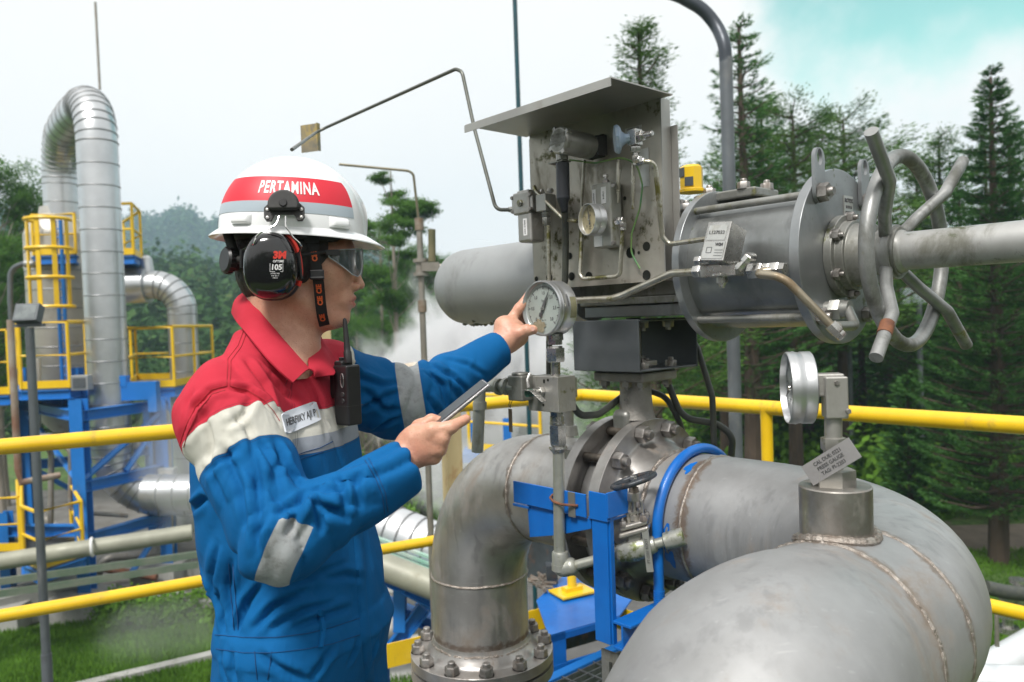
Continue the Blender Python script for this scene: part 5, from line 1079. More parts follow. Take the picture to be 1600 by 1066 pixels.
b.add([HH(*(np.array(hat_pt(2*PI*k/nt_, 0))*.965+np.array([0, 0, .018]))) for k in range(nt_)], [tuple(range(nt_))])
b.build('harness', BLACKM, hat)
b = MB(); b.tube([HH(.10*math.cos(t), .085*math.sin(t), -.012) for t in np.linspace(PI*.10, PI*2-.31, 40)], .008, 8); b.build('headband', BLACKM, hat)
for (t0, t1) in ((-1.95, -1.62), (-1.28-.15, -1.28+.15)): pass
def patch_on_hat(name, tA, tB, h0, h1, off, mat, slope=None):
    b = MB(); nx, ny = 50, 8; vs = []
    for j in range(ny+1):
        for i in range(nx+1):
            h = h0+(h1-h0)*j/ny; f = i/nx; a, c = tA(h), tB(h); vs.append(HH(*hat_pt(a+(c-a)*f, h, off)))
    b.add(vs, [(j*(nx+1)+i, j*(nx+1)+i+1, (j+1)*(nx+1)+i+1, (j+1)*(nx+1)+i) for j in range(ny) for i in range(nx)], 0, True); return b.build(name, mat, hat)
HRED = surf('hat_red_sticker', (.62, .015, .035), (.58, .012, .03), 0, .48, .03, 5, bump=.02); HGREY = surf('hat_grey_sticker', (.36, .42, .47), (.34, .40, .45), 0, .3, .03, 5, bump=.02)
fa = lambda h: math.radians(-175); fb = lambda h: math.radians(-31-3-95*max(0, h-.56)**1.6)
hb, hm_, ht = .175, .315, .64
patch_on_hat('grey_band', fa, fb, hb, hm_, .0006, HGREY); red_b = patch_on_hat('red_band', fa, fb, hm_, ht, .0006, HRED)
def hat_warp(th0, h0, rad=.113, tiltn=0):
    def w(v):
        # move along the surface: angle so that arc length matches near the side of the shell
        x, y = v[0], v[1]; h = h0+y/.134; th = th0+x/.126
        return HH(*hat_pt(th, h, .0014))
    return w
b = MB(); text_on(b, 'PERTAMINA', .0300, None, (1, 0, 0), (0, 1, 0), warp=hat_warp(math.radians(-88.5), .485), bold=.0009, sx=.60, spacing=1.14); b.build('band_lettering', WHITEP, red_b)
b = MB(); text_on(b, '- AJI', .012, None, (1, 0, 0), (0, 1, 0), warp=hat_warp(math.radians(-172), .10), bold=.0004); b.build('back_lettering', INK, hat)
for th0 in (-124, -49):
    b = MB(); ths = np.radians(np.linspace(th0-9, th0+9, 9)); vs = []
    for j, (h, o_) in enumerate(((.02, .002), (.03, .010), (.13, .008), (.155, .001))):
        for i, t in enumerate(ths): vs.append(HH(*hat_pt(t, h, o_ if 0 < i < 8 else .0)))
    b.add(vs, [(j*9+i, j*9+i+1, (j+1)*9+i+1, (j+1)*9+i) for j in range(3) for i in range(8)], 0, True); o = b.build('accessory_slot', WHT, hat); sub = o.modifiers.new('s', 'SUBSURF'); sub.levels = 2; sub.render_levels = 2
# rear ratchet knob
b = MB(); kq = HD(-.097, -.045, .020); kd_ = RH@nrm([-.80, -.55, .10]); b.lathe([(-.012, .018), (0, .020), (.002, .024), (.012, .0245), (.016, .021), (.016, .0)], kq, kd_, 40, smooth=True)
for k in range(20): a0_, b0_, _ = basis(kd_); t = 2*PI*k/20; b.cyl(kq+kd_*.002+.0245*(math.cos(t)*a0_+math.sin(t)*b0_), kq+kd_*.012+.0245*(math.cos(t)*a0_+math.sin(t)*b0_), .0016, 6)
b.build('ratchet_knob', BLACK, hat)
b = MB(); b.tube([HH(-.11, -.05, -.004), HD(-.095, -.05, .04), HD(-.088, -.05, .02)], .009, 10); b.tube([HD(-.09, -.055, .02), HD(-.065, -.075, .02), HD(-.04, -.082, .01)], .008, 10); b.build('nape_strap', BLACKM, hat)

# ---- ear defender
em = thing('ear_defender', HD(-.018, -.10, .005), 'glossy black ear defender cup with red and white print, clipped to the hard hat', 'ear defender')
ec = HD(-.020, -.112, .004); cup = []
MUFF = surf('muff_gloss_black', (.010, .010, .011), (.014, .014, .015), 0, .12, .03, 10, bump=.03, **{'Coat Weight': .5, 'Coat Roughness': .05})
axn = RH@nrm([-.04, -1, -.04]); ax_x = nrm(np.cross(axn, Z))*-1; ax_x = ax_x if ax_x[0] > 0 else -ax_x; ax_z = nrm(np.cross(ax_x, axn)); ax_z = ax_z if ax_z[2] > 0 else -ax_z
def muff(f, th, sc=1):
    # f 0 rim .. 1 centre of the cup
    r = math.cos(f*PI/2)**.55; dd = math.sin(f*PI/2)**.8; c, s = math.cos(th), math.sin(th); n = 2.35; k = (abs(c)**n+abs(s)**n)**(-1/n)
    return ec+ax_x*(.0465*r*k*c*(1-.06*s))*sc+ax_z*(.0585*r*k*s)*sc+axn*(.034*dd)
vs = []; fs = []; nr, ns = 14, 56
for j in range(nr): vs += [muff(j/(nr-1)*.97, 2*PI*k/ns) for k in range(ns)]
vs.append(muff(1, 0)); fs = [(j*ns+k, j*ns+(k+1) % ns, (j+1)*ns+(k+1) % ns, (j+1)*ns+k) for j in range(nr-1) for k in range(ns)]+[((nr-1)*ns+k, (nr-1)*ns+(k+1) % ns, nr*ns) for k in range(ns)]
b = MB(); b.add(vs, fs, 0, True); cupo = b.build('cup', MUFF, em)
b = MB(); vs = []
for (f, o_) in ((.98, .0), (1.05, -.006), (1.05, -.018), (.9, -.03)): vs += [ec+(muff(0, 2*PI*k/ns)-ec)*f-axn*(-o_) for k in range(ns)]
b.add(vs, [(j*ns+k, j*ns+(k+1) % ns, (j+1)*ns+(k+1) % ns, (j+1)*ns+k) for j in range(3) for k in range(ns)], 0, True); b.build('cushion', BLACK, em)
b = MB(); b.tube([ec+(muff(0, t)-ec)*1.07-axn*.004 for t in np.linspace(-.35, 1.5, 24)], .0032, 8); b.tube([ec+(muff(0, t)-ec)*1.06-axn*.002 for t in np.linspace(-.6, -.45, 4)], .004, 8); b.build('red_liner', REDINK, em)
cb = BVHTree.FromPolygons([tuple(np.array(v.co)+root_loc(em)) for v in cupo.data.vertices], [tuple(p.vertices) for p in cupo.data.polygons])
b = MB(); text_px(b, '3M', (437, 399), (1, 0), (.08, -1), 15, .0004, cb, .9, 1.05); b.build('red_lettering', REDINK, cupo)
b = MB(); text_px(b, 'OPTIME', (435, 408.5), (1, 0), (.08, -1), 5, .0004, cb, .1); text_px(b, '105', (432, 418), (1, 0), (.08, -1), 12, .0004, cb, .35)
for i, s in enumerate(('H7P3E SNR', 'EN 352-3', 'ABCD')): text_px(b, s, (430, 427.5+i*3.4), (1, 0), (.08, -1), 3, .0004, cb)
for (x, y, w, h) in ((422, 418, .6, 13), (442, 418, .6, 13), (432, 424.5, 20, .6)):
    vs = [cast(x-w/2, y-h/2, cb, .0004), cast(x+w/2, y-h/2, cb, .0004), cast(x+w/2, y+h/2, cb, .0004), cast(x-w/2, y+h/2, cb, .0004)]; b.add(vs, [(0, 1, 2, 3)])
b.build('white_lettering', WHITEP, cupo)
# mount on the shell, wires
mt = HH(-.000, -.122, .026)
b = MB(); mn = RH@nrm([0, -1, .18]); mxx = RH@np.array([1., 0, 0]); mz = nrm(np.cross(mn, mxx)); mz = mz if mz[2] > 0 else -mz
pl = [(-.034, -.014), (-.030, -.020), (-.022, -.020), (-.016, -.008), (.016, -.008), (.022, -.020), (.030, -.020), (.034, -.014), (.034, .004), (.026, .012), (-.026, .012), (-.034, .004)]
b.prism([mt+mxx*x+mz*z for x, z in pl], mn, .006); b.build('mount_plate', BLACKM, em, .001)
b = MB(); arc = [mt+mn*.006+mz*.006+.0265*(math.cos(t)*mxx+math.sin(t)*mz*1.0) for t in np.linspace(-.35, PI+.35, 26)]; b.prism(arc, mn, .013); b.build('swivel_cover', BLACKM, em, .005, bseg=3)
b = MB(); b.lathe([(0, .007), (.002, .006)], mt+mn*.0195+mz*.008, mn, 24); b.build('swivel_pin', BLACK, em)
for (x, z) in ((-.028, .0), (-.028, -.014), (.029, .0), (.029, -.014)):
    b = MB(); b.lathe([(0, .0034), (.0015, .0028), (.002, 0)], mt+mxx*x+mz*z+mn*.006, mn, 14); b.build('rivet', FIT, em)
WIRE = surf('polished_wire', (.75, .74, .72), None, 1, .2)
p0 = mt+mn*.012-mz*.014
b = MB(); b.tube([p0-mxx*.008, p0-mxx*.012-mz*.016+mn*.004, p0-mxx*.036-mz*.028+mn*.004, p0-mxx*.046-mz*.034, p0-mxx*.050-mz*.048, ec-ax_x*.048+axn*.0+ax_z*.028], .0015, 8, bend=.012); b.build('wire', WIRE, em)
b = MB(); b.tube([p0+mxx*.003, p0+mxx*.003-mz*.018+mn*.004, p0+mxx*.016-mz*.04+mn*.003, p0+mxx*.030-mz*.052, ec+ax_x*.047+ax_z*.020], .0015, 8, bend=.012); b.build('wire', WIRE, em)
b = MB(); b.tube([ec+ax_x*.047+ax_z*.022, ec+ax_x*.050-ax_z*.024], .003, 8); b.tube([ec-ax_x*.049+ax_z*.03, ec-ax_x*.051-ax_z*.002], .003, 8); b.build('wire_socket', BLACK, em)
# ---- chin strap
cs = thing('chin_strap', HD(.048, -.075, .04), 'black webbing chin strap with orange lettering and a plastic buckle', 'strap')
def strap_pts():
    return [HD(.048, -.082, .058), HD(.050, -.0815, .035), HD(.054, -.079, .0), HD(.056, -.073, -.03), HD(.057, -.062, -.065), HD(.058, -.052, -.085), HD(.060, -.036, -.1025), HD(.062, -.015, -.1085), HD(.062, .02, -.1085), HD(.058, .052, -.085), HD(.05, .08, -.0)]
sp_ = strap_pts(); vs = []
outs = [nrm([.0, -1, .0])]*4+[nrm([.1, -1, -.25]), nrm([.1, -.9, -.45]), nrm([.1, -.6, -.9]), nrm([.1, -.1, -1]), nrm([.1, .2, -1]), nrm([.1, .8, -.5]), nrm([0, 1, 0])]
P_ = []; O_ = []; outs = [RH@o for o in outs]
for i in range(len(sp_)-1):
    for f in np.linspace(0, 1, 6)[:-1]: P_.append(sp_[i]*(1-f)+sp_[i+1]*f); O_.append(nrm(outs[i]*(1-f)+outs[i+1]*f))
P_.append(sp_[-1]); O_.append(outs[-1]); fs = []
for i, p in enumerate(P_):
    d = nrm(P_[min(i+1, len(P_)-1)]-P_[max(i-1, 0)]); w = nrm(np.cross(d, O_[i]))*.0098
    vs += [p-w+O_[i]*.0008, p+w+O_[i]*.0008, p+w-O_[i]*.0008, p-w-O_[i]*.0008]
for i in range(len(P_)-1):
    for k in range(4): fs.append((i*4+k, i*4+(k+1) % 4, (i+1)*4+(k+1) % 4, (i+1)*4+k))
b = MB(); b.add(vs, fs, 0, True); so = b.build('webbing', surf('webbing_black', (.012, .012, .013), None, 0, .7, bump=.4, bscale=500), cs)
for z_ in (.018, -.034, -.058, -.088):
    pz = [i for i in range(len(P_)) if abs(P_[i][2]-EAR[2]-z_) == min(abs(p[2]-EAR[2]-z_) for p in P_[:35])][0]; d = nrm(P_[pz+1]-P_[pz-1]); w = nrm(np.cross(d, O_[pz])); w = w if w[0] > 0 else -w
    b = MB(); up_ = -d if d[2] < 0 else d; text_on(b, 'CIE', .0125, P_[pz]+O_[pz]*.0016, up_, np.cross(O_[pz], up_), depth=.0001, bold=.0006, sx=.95); b.build('lettering', ORANGE, so)
b = MB(); bq = HD(.0545, -.083, -.012); b.box(bq, (.025, .006, .018), (RH[:, 0], RH[:, 1], Z)); b.box(bq-Z*.006-RH[:, 1]*.003, (.026, .006, .005), (RH[:, 0], RH[:, 1], Z)); b.build('buckle', BLACK, cs, .002)
b = MB(); b.prism([HD(.036, -.0835, .046), HD(.060, -.0835, .046), HD(.064, -.0835, .066), HD(.048, -.0835, .078), HD(.034, -.0835, .064)], RH@np.array([0, -1., 0]), .003); b.build('strap_anchor', BLACKM, cs)
# ---- safety glasses
gl = thing('safety_glasses', HD(.10, -.04, .02), 'clear grey wraparound safety glasses with black temple arms', 'glasses')
def lensmat():
    m, t = newmat('smoked_lens'); p = node(t, 'ShaderNodeBsdfPrincipled', {'Base Color': (.06, .09, .11, 1), 'Roughness': .03}); p.inputs['Alpha'].default_value = .58; p.inputs['Coat Weight'].default_value = 1; p.inputs['Specular IOR Level'].default_value = .8
    o = node(t, 'ShaderNodeOutputMaterial'); t.links.new(p.outputs[0], o.inputs[0]); return m
LENS = lensmat()
for s_ in (-1, 1):
    vs = []; n_u, n_v = 20, 10
    for j in range(n_v+1):
        v = j/n_v
        for i in range(n_u+1):
            u = i/n_u; a = .10+u*1.12; y = s_*(.008+.066*math.sin(a*.98)/math.sin(1.12*.98)*.98); x = .134-.062*(1-math.cos(a*1.08))*1.25
            top = .040-.006*u; bot = float(np.interp(u, [0, .08, .18, .32, .5, .75, 1], [.018, .004, -.008, -.014, -.010, .006, .022]))
            vs.append(HD(x, y, top+(bot-top)*v-.002*u))
    b = MB(); b.add(vs, [(j*(n_u+1)+i, j*(n_u+1)+i+1, (j+1)*(n_u+1)+i+1, (j+1)*(n_u+1)+i) for j in range(n_v) for i in range(n_u)], 0, True); lo = b.build('lens', LENS, gl); sl = lo.modifiers.new('s', 'SOLIDIFY'); sl.thickness = .0016
    edge = [vs[i] for i in range(n_u+1)]+[vs[(j)*(n_u+1)+n_u] for j in range(1, n_v+1)]+[vs[n_v*(n_u+1)+i] for i in range(n_u-1, -1, -1)]+[vs[j*(n_u+1)] for j in range(n_v-1, 0, -1)]
    b = MB(); b.tube(edge, .0009, 6, closed=True); b.build('lens_rim', surf('clear_rim', (.45, .48, .50), None, .2, .15), gl)
    b = MB(); b.tube([HD(.088, s_*.072, .030), HD(.070, s_*.079, .029), HD(.03, s_*.082, .024), HD(-.02, s_*.083, .012)], .0032, 8); b.box(HD(.083, s_*.0765, .028), (.024, .004, .010), (RH@nrm([1, s_*-.35, 0]), RH@nrm([s_*.35, 1, 0]), Z)); b.build('temple_arm', BLACK, gl)

# ---- hands
def hand(name, pieces, k, lo, hi, h=.0017, carve=(), s=1.):
    def f(P):
        d = None
        for pc in pieces:
            q = elli(P, pc[1], tuple(x*s for x in pc[2]), pc[3]) if pc[0] == 'e' else caps(P, pc[1], pc[2], pc[3]*s, pc[4]*s); kk = pc[-1] if pc[0] == 'c' and len(pc) == 6 else k; d = q if d is None else smin(d, q, kk)
        for cpc in carve: d = smax(d, -caps(P, *cpc), .003)
        return d+.0003*vnoise(P, .004, 2)
    Vx, Qx = surface_nets(f, lo, hi, h); Vx = relax(Vx, Qx, 1, .5); o = mesh_np(name, Vx, Qx, SKIN, person)
    for nm in ('lip', 'beard'): at = o.data.attributes.new(nm, 'FLOAT', 'POINT'); at.data.foreach_set('value', np.zeros(len(Vx), np.float32))
    return o
NAIL = surf('finger_nail', (.66, .40, .33), (.62, .36, .30), 0, .25, bump=.02)
g_ = gd
H = lambda px, py, dd: D(px, py, g_+dd)
# left hand: thumb on the front rim of the gauge, four fingers behind it
Lp = [('e', H(799, 517, .03), (.028, .022, .040), np.array([nrm([.6, 0, .8]), [0, 1, 0], nrm([-.8, 0, .6])])[[0, 1, 2]]),
      ('c', wrL-nrm(wrL-elL)*.03, H(795, 527, .025), .0255, .027, .02),
      ('c', H(795, 535, .02), H(811, 521, .0), .020, .0145, .015), ('c', H(811, 521, .0), H(824, 516, -.008), .0135, .0115, .008), ('c', H(824, 516, -.008), H(833, 515.5, -.008), .0115, .0098, .006),
      ('c', H(797, 503, 0.048), H(811, 482, 0.050), .0125, .0105, .012), ('c', H(811, 482, 0.050), H(827, 461, 0.064), .0105, .0092, .006), ('c', H(827, 461, 0.064), H(846, 446, 0.080), .0092, .0080, .005),
      ('c', H(803, 503, 0.068), H(814, 481, 0.082), .0125, .0108, .012), ('c', H(814, 481, 0.082), H(832, 464, 0.102), .0108, .0094, .006), ('c', H(832, 464, 0.102), H(852, 452, 0.112), .0094, .0080, .005),
      ('c', H(807, 508, 0.082), H(819, 491, 0.104), .012, .010, .012), ('c', H(819, 491, 0.104), H(838, 477, 0.124), .010, .0088, .006), ('c', H(838, 477, 0.124), H(856, 468, 0.128), .0088, .0076, .005),
      ('c', H(806, 516, 0.090), H(821, 506, 0.114), .011, .0088, .012), ('c', H(821, 506, 0.114), H(840, 496, 0.130), .0088, .0078, .006), ('c', H(840, 496, 0.130), H(853, 489, 0.130), .0078, .0068, .005)]
allp = np.array([x for pc in Lp for x in (pc[1:3] if pc[0] == 'c' else pc[1:2])])
hand('left_hand', Lp, .011, allp.min(0)-.042, allp.max(0)+.036, s=1.17)
b = MB(); nl = H(832, 514, -.0205); b.lathe([(0, 0), (.0004, .003), (.0002, .0056)], nl, nrm(C0-nl), 20); b.build('thumb_nail', NAIL, person)
# right hand under and beside the phone
J = lambda px, py, d: D(px, py, d)
Rp = [('c', wrR-nrm(wrR-elR)*.03, J(642, 702, 1.31), .027, .029, .02), ('e', J(655, 694, 1.315), (.040, .020, .034), np.array([nrm([.85, 0, .5]), [0, 1, 0], nrm([-.5, 0, .85])])),
      ('c', J(650, 682, 1.30), J(676, 672, 1.285), .018, .0125, .015), ('c', J(676, 672, 1.285), J(704, 668, 1.285), .0118, .0105, .008), ('c', J(704, 668, 1.285), J(728, 655, 1.30), .0105, .0082, .006),
      ('c', J(662, 690, 1.295), J(690, 686, 1.285), .016, .0118, .012), ('c', J(690, 686, 1.285), J(694, 683, 1.33), .0118, .0105, .008), ('c', J(694, 683, 1.33), J(690, 676, 1.36), .0100, .0085, .006),
      ('c', J(660, 704, 1.295), J(686, 702, 1.29), .016, .0115, .012), ('c', J(686, 702, 1.29), J(690, 698, 1.335), .0112, .010, .008),
      ('c', J(655, 716, 1.30), J(678, 715, 1.30), .014, .0105, .012), ('c', J(678, 715, 1.30), J(682, 708, 1.335), .010, .009, .008),
      ('c', J(640, 690, 1.335), J(655, 668, 1.345), .016, .013, .015), ('c', J(655, 668, 1.345), J(674, 657, 1.345), .0125, .0105, .008), ('c', J(674, 657, 1.345), J(694, 660, 1.345), .0105, .009, .006)]
allp = np.array([x for pc in Rp for x in (pc[1:3] if pc[0] == 'c' else pc[1:2])])
hand('right_hand', Rp, .010, allp.min(0)-.035, allp.max(0)+.03)
# ---- phone
ph = thing('mobile_phone', J(715, 640, 1.33), 'silver-edged smartphone held up in the right hand of the worker', 'phone')
pa, pb_ = J(676, 671, 1.322), J(764, 600, 1.335); pdn = nrm(pb_-pa); pw_ = nrm(np.cross(np.cross(pdn, np.array([.10, 1, -.06])), pdn)); pw_ = nrm(np.array([.08, 1, .23])-pdn*(np.array([.08, 1, .23])@pdn)); pnn = np.cross(pdn, pw_); pcn = pb_-pdn*.075
pcn = pcn+pw_*.022
b = MB(); b.box(pcn, (.15, .072, .0072), (pdn, pw_, pnn)); b.build('phone_body', surf('phone_frame', (.42, .40, .40), (.30, .29, .30), .7, .22, .05, 30), ph, .0035, bseg=4)
sgn = 1 if pnn[2] > 0 else -1
b = MB(); b.box(pcn+pnn*sgn*.0039, (.143, .066, .001), (pdn, pw_, pnn)); b.build('screen', surf('phone_glass', (.008, .009, .012), None, 0, .3, .01, **{'Specular IOR Level': .25}), ph)
b = MB(); b.box(pcn-pw_*.0362+pdn*.035, (.022, .0012, .0028), (pdn, pw_, pnn)); b.box(pcn-pw_*.0362+pdn*.005, (.012, .0012, .0028), (pdn, pw_, pnn)); b.build('side_button', FIT, ph, .0005)
# ---- two way radio
rd = thing('two_way_radio', D(543, 615, 1.47), 'black two-way radio with a stubby antenna clipped to the chest of the coverall', 'radio')
rc_ = D(543, 617, 1.455); rx = nrm([.80, -.60, 0]); ry = nrm([.60, .80, 0]); 
ax_r = (rx, ry, Z)
b = MB(); b.box(rc_, (.040, .034, .112), ax_r); b.box(rc_+Z*.058-rx*.008, (.024, .028, .012), ax_r); b.build('radio_body', BLACK, rd, .004, bseg=3)
b = MB(); b.box(rc_-Z*.02-ry*.0+rx*-.0, (.0415, .0355, .0012), ax_r); b.build('battery_seam', BLACKM, rd)
fcn = -ry if (-ry)@(C0-rc_) > 0 else ry
b = MB(); o1 = rc_+fcn*.0172+Z*.028; b.tube([o1+rx*x+Z*z for x, z in [(.004*math.cos(t)+.006, .013*math.sin(t)) for t in np.linspace(0, 2*PI, 24)[:-1]]], .0009, 6, closed=True); b.build('key_rim', FIT, rd)
for dz in (.002, -.010): b = MB(); b.lathe([(0, .0048), (.0012, .004), (.0012, 0)], rc_+fcn*.017+rx*.006+Z*dz, fcn, 18); b.build('key', BLACKM, rd)
b = MB(); at_ = rc_+Z*.06+rx*.006; an = nrm(D(541, 490, 1.46)-D(547, 560, 1.46)); b.lathe([(0, .0075), (.02, .0075), (.022, .0062), (.03, .0062), (.034, .0055), (.075, .0042), (.082, .0032), (.084, 0)], at_, an, 20); b.build('antenna', BLACK, rd)
b = MB(); b.lathe([(0, .0055), (.011, .0055), (.012, .004)], rc_+Z*.058-rx*.012, Z, 16); b.build('volume_knob', BLACK, rd)
b = MB(); b.box(rc_-ry*.0+rx*-.024+Z*.02, (.012, .03, .05), ax_r); b.build('belt_clip', BLACKM, rd)
# boots
BOOT = surf('boot_leather', (.03, .025, .022), None, 0, .5)
for (x, d_) in ((440, 1.40), (462, 1.60)):
    p = D(x, 1000, d_); p[2] = 0; b = MB(); b.tube([p+np.array([-.02, 0, .12])+Z*.1, p+np.array([-.02, 0, .06])], [.062, .06], 20); b.tube([p+np.array([-.06, .01, .05]), p+np.array([.0, 0, .055]), p+np.array([.10, -.03, .045]), p+np.array([.17, -.05, .035])], [.045, .05, .048, .03], 20); b.build('boot', BOOT, person)

# ================================================================== DECK, RAILS
G = -2.8                                   # ground level under the raised deck
def GP(px, d): p = D(px, 900, d); p = p.copy(); p[2] = G; return p      # ground point under a photo column at a depth
def AT(px, py, d): return D(px, py, d)
XYZ = (np.array([1., 0, 0]), np.array([0, 1., 0]), Z)
PBLUE = surf('plant_blue_paint', (.012, .16, .52), (.01, .14, .45), 0, .45, .06, 3, stain=(.03, .10, .25), samt=.2, sscale=2)
PYEL = surf('plant_yellow_paint', (.80, .52, .015), (.72, .45, .01), 0, .4, .06, 3, stain=(.45, .28, .04), samt=.15, sscale=3)
CLAD = surf('aluminium_cladding', (.62, .635, .65), (.52, .535, .55), .85, .34, .08, 2.2, stain=(.30, .28, .25), samt=.12, sscale=1.2, bump=.12, bscale=5, bdist=.02)
SEAMD = surf('cladding_seam', (.20, .21, .22), (.28, .28, .28), .6, .5, .1, 5)
VESS = surf('weathered_vessel', (.48, .47, .44), (.38, .37, .34), .4, .5, .1, 1.5, stain=(.22, .16, .10), samt=.35, sscale=2)
CONC = surf('concrete', (.36, .36, .34), (.27, .27, .255), 0, .85, .05, 2, stain=(.14, .14, .12), samt=.4, sscale=2, bump=.3, bscale=20)
GPOLE = surf('grey_pole_paint', (.13, .145, .16), (.10, .11, .12), .3, .45, .06, 4, stain=(.2, .2, .19), samt=.2, sscale=5, bump=.1)
PALEP = surf('pale_green_pipe', (.33, .33, .26), (.25, .25, .20), .1, .5, .06, 3, stain=(.22, .2, .13), samt=.3, sscale=4)
WOODY = surf('rusty_yellow_post', (.55, .44, .24), (.42, .33, .18), 0, .6, .06, 4, stain=(.30, .13, .04), samt=.55, sscale=8, stretch=(1, 1, .25))
# grating deck
deck = thing('grating_deck', R(0, -.2, 0), 'dark steel bar grating of the raised deck under the pipes', 'grating')
b = MB()
for k in range(46): v_ = -1.1; u_ = -1.0+k*.042; b.box(R(u_, .15, -.018), (.005, 2.6, .036))
b.build('bearing_bars', GRATE, deck)
b = MB()
for k in range(26): v_ = -1.1+k*.10; b.box(R(-.05, v_, -.003), (1.95, .007, .007))
b.build('cross_rods', GRATE, deck)
b = MB(); b.box(R(-1.04, .15, -.05), (.05, 2.65, .11)); b.box(R(.0, 1.46, -.05), (2.1, .05, .11)); b.box(R(0, -.5, -.09), (2.0, .08, .1)); b.build('bearer', PBLUE, deck)
fl = thing('deck_plate', D(440, 1000, 1.5)*np.array([1, 1, 0]), 'steel floor plate of the raised deck on which the worker stands', 'floor')
b = MB(); b.prism([np.array([x, y, -.03]) for x, y in ((-2.0, .3), (.95, -.2), (.30, 1.05), (-.62, 2.75), (-1.87, 2.72))], Z, .03); b.build('floor_plate', GRATE, fl)
# columns of the deck down to the ground
dc = thing('deck_columns', (0, 1.5, G), 'blue steel columns carrying the raised deck', 'columns')
for (x, y) in ((-1.6, 2.6), (-.25, 3.35), (.55, 3.1), (1.2, 1.8), (-1.6, .4)): b = MB(); b.box((x, y, (G-.1)/2), (.15, .15, -G-.1), XYZ); b.build('column', PBLUE, dc)
# rails
LR0, LR1 = np.array([-2.35, 2.60]), np.array([.36, 4.02])
RR1 = np.array([2.35, 1.71])
def rail(name_label, A, B, posts, off=.0):
    t = thing('guard_rail', (A[0], A[1], 0), name_label, 'guard rail', 'yellow guard rails of the near deck')
    a3 = lambda P, z: np.array([P[0], P[1], z])
    b = MB(); b.cyl(a3(A, 1.15), a3(B, 1.15), .0302, 32); b.build('top_rail', YEL, t)
    b = MB(); b.cyl(a3(A, .53), a3(B, .53), .0242, 28); b.build('mid_rail', YEL, t)
    d = nrm(a3(B, 0)-a3(A, 0)); n_ = np.cross(d, Z)
    b = MB(); b.box((a3(A, .055)+a3(B, .055))/2+n_*.035, (np.linalg.norm(a3(B, 0)-a3(A, 0)), .006, .11), (d, n_, Z)); b.build('toe_board', YEL, t)
    for f in posts:
        p = a3(A+(B-A)*f, 0); b = MB(); b.cyl(p, p+Z*1.125, .0242, 28); b.lathe([(0, .0245), (.03, .0255), (.045, .031)], p+Z*1.095, Z, 28); po = b.build('post', YEL, t)
        b = MB(); b.box(p+Z*.006, (.15, .10, .012), (d, n_, Z)); b.build('base_plate', YEL, po, .002)
        for s_ in (-1, 1): inst(NUT_SM, 'nut', po, p+d*.055*s_+Z*.012, (d, n_, Z), 1.2)
    return t
rail('yellow tubular guard rail crossing behind the worker on the left', LR0, LR1, (.06, .965))
_pr = D(1193, 640, 3.27); fr_ = (_pr[0]-LR1[0])/(RR1[0]-LR1[0])
rail('yellow tubular guard rail running right behind the valve, with a welded post', LR1, RR1, (fr_, .93))
_g = bpy.data.objects['guard_rail']; _p = np.array([*(LR0+(LR1-LR0)*.965), .145]); _d = nrm(np.array([*(LR1-LR0), 0])); b = MB(); b.box(_p, (.20, .15, .012), (_d, np.cross(_d, Z), Z)); b.box(_p+Z*.012, (.10, .05, .03), (_d, np.cross(_d, Z), Z)); b.build('foot_plate', YEL, _g, .002)
# blue box frame with the plate in front of the far post
bf = thing('blue_deck_frame', AWt(900, 950, .1), 'glossy blue steel box frame with a plate on top, at the edge of the grating', 'frame')
zt_ = .13; q = [AWt(*p, zt_) for p in ((838, 938), (880, 900), (1010, 905), (968, 962), (857, 993))]
b = MB(); b.prism(q, -Z, .008); b.build('top_plate', BLUE, bf)
a1, a2, a3_ = q[4], q[3], q[0]; ed = nrm(a2-a1)
b = MB(); b.box(a1+ed*.045-Z*.09, (.09, .01, .17), (ed, np.cross(Z, ed), Z)); b.box((a1+a2)/2-Z*.165+ed*.06, (np.linalg.norm(a2-a1)+.1, .012, .045), (ed, np.cross(Z, ed), Z)); b.box((a1+a2)/2-Z*.02, (np.linalg.norm(a2-a1), .01, .03), (ed, np.cross(Z, ed), Z)); b.build('web', BLUE, bf, .001)
b = MB(); b.box((a1+a2)/2+np.cross(Z, ed)*.15-Z*.10, (.5, .02, .12), (ed, np.cross(Z, ed), Z)); b.build('dark_recess', DARKIRON, bf)
sc = thing('scrap_sheet', AT(850, 885, 3.9), 'dark weathered metal sheet with rusty edge behind the vertical pipe leg', 'metal sheet')
b = MB(); b.box(AT(844, 862, 4.3), (.17, .02, .30), (nrm([.9, -.3, 0]), nrm([.3, .9, 0]), Z)); b.box(AT(862, 896, 4.2), (.06, .08, .10), XYZ); b.build('sheet', surf('weathered_sheet', (.10, .12, .14), (.06, .07, .08), .4, .5, .1, 8, stain=(.22, .10, .05), samt=.45, sscale=9), sc)
rg2 = np.random.default_rng(3)
db = thing('rusty_debris', AWt(850, 925, .13), 'heap of rusty pipe scraps and flakes lying behind the vertical pipe leg', 'debris')
b = MB()
for k in range(24): p = AWt(832+rg2.random()*32, 896+rg2.random()*26, .15); d = nrm(rg2.normal(size=3)*[1, 1, .15]); b.tube([p-d*.03, p+d*.03], .004+.008*rg2.random(), 6)
db_o = b.build('scraps', surf('old_scrap', (.13, .085, .06), (.20, .19, .17), .2, .7, .1, 30), db); db_o['kind'] = 'stuff'
og = thing('orange_fitting', AWt(953, 1023, .02), 'small orange fitting lying on the grating', 'fitting'); b = MB(); b.cyl(AWt(946, 1022, .02), AWt(962, 1026, .02), .012, 14); b.lathe([(0, .018), (.014, .018)], AWt(950, 1023, .02), U, 8); b.build('body', ORANGE, og)
sb = thing('slotted_support', AWt(962, 1010, .2), 'grey slotted steel upright under the blue post', 'bracket')
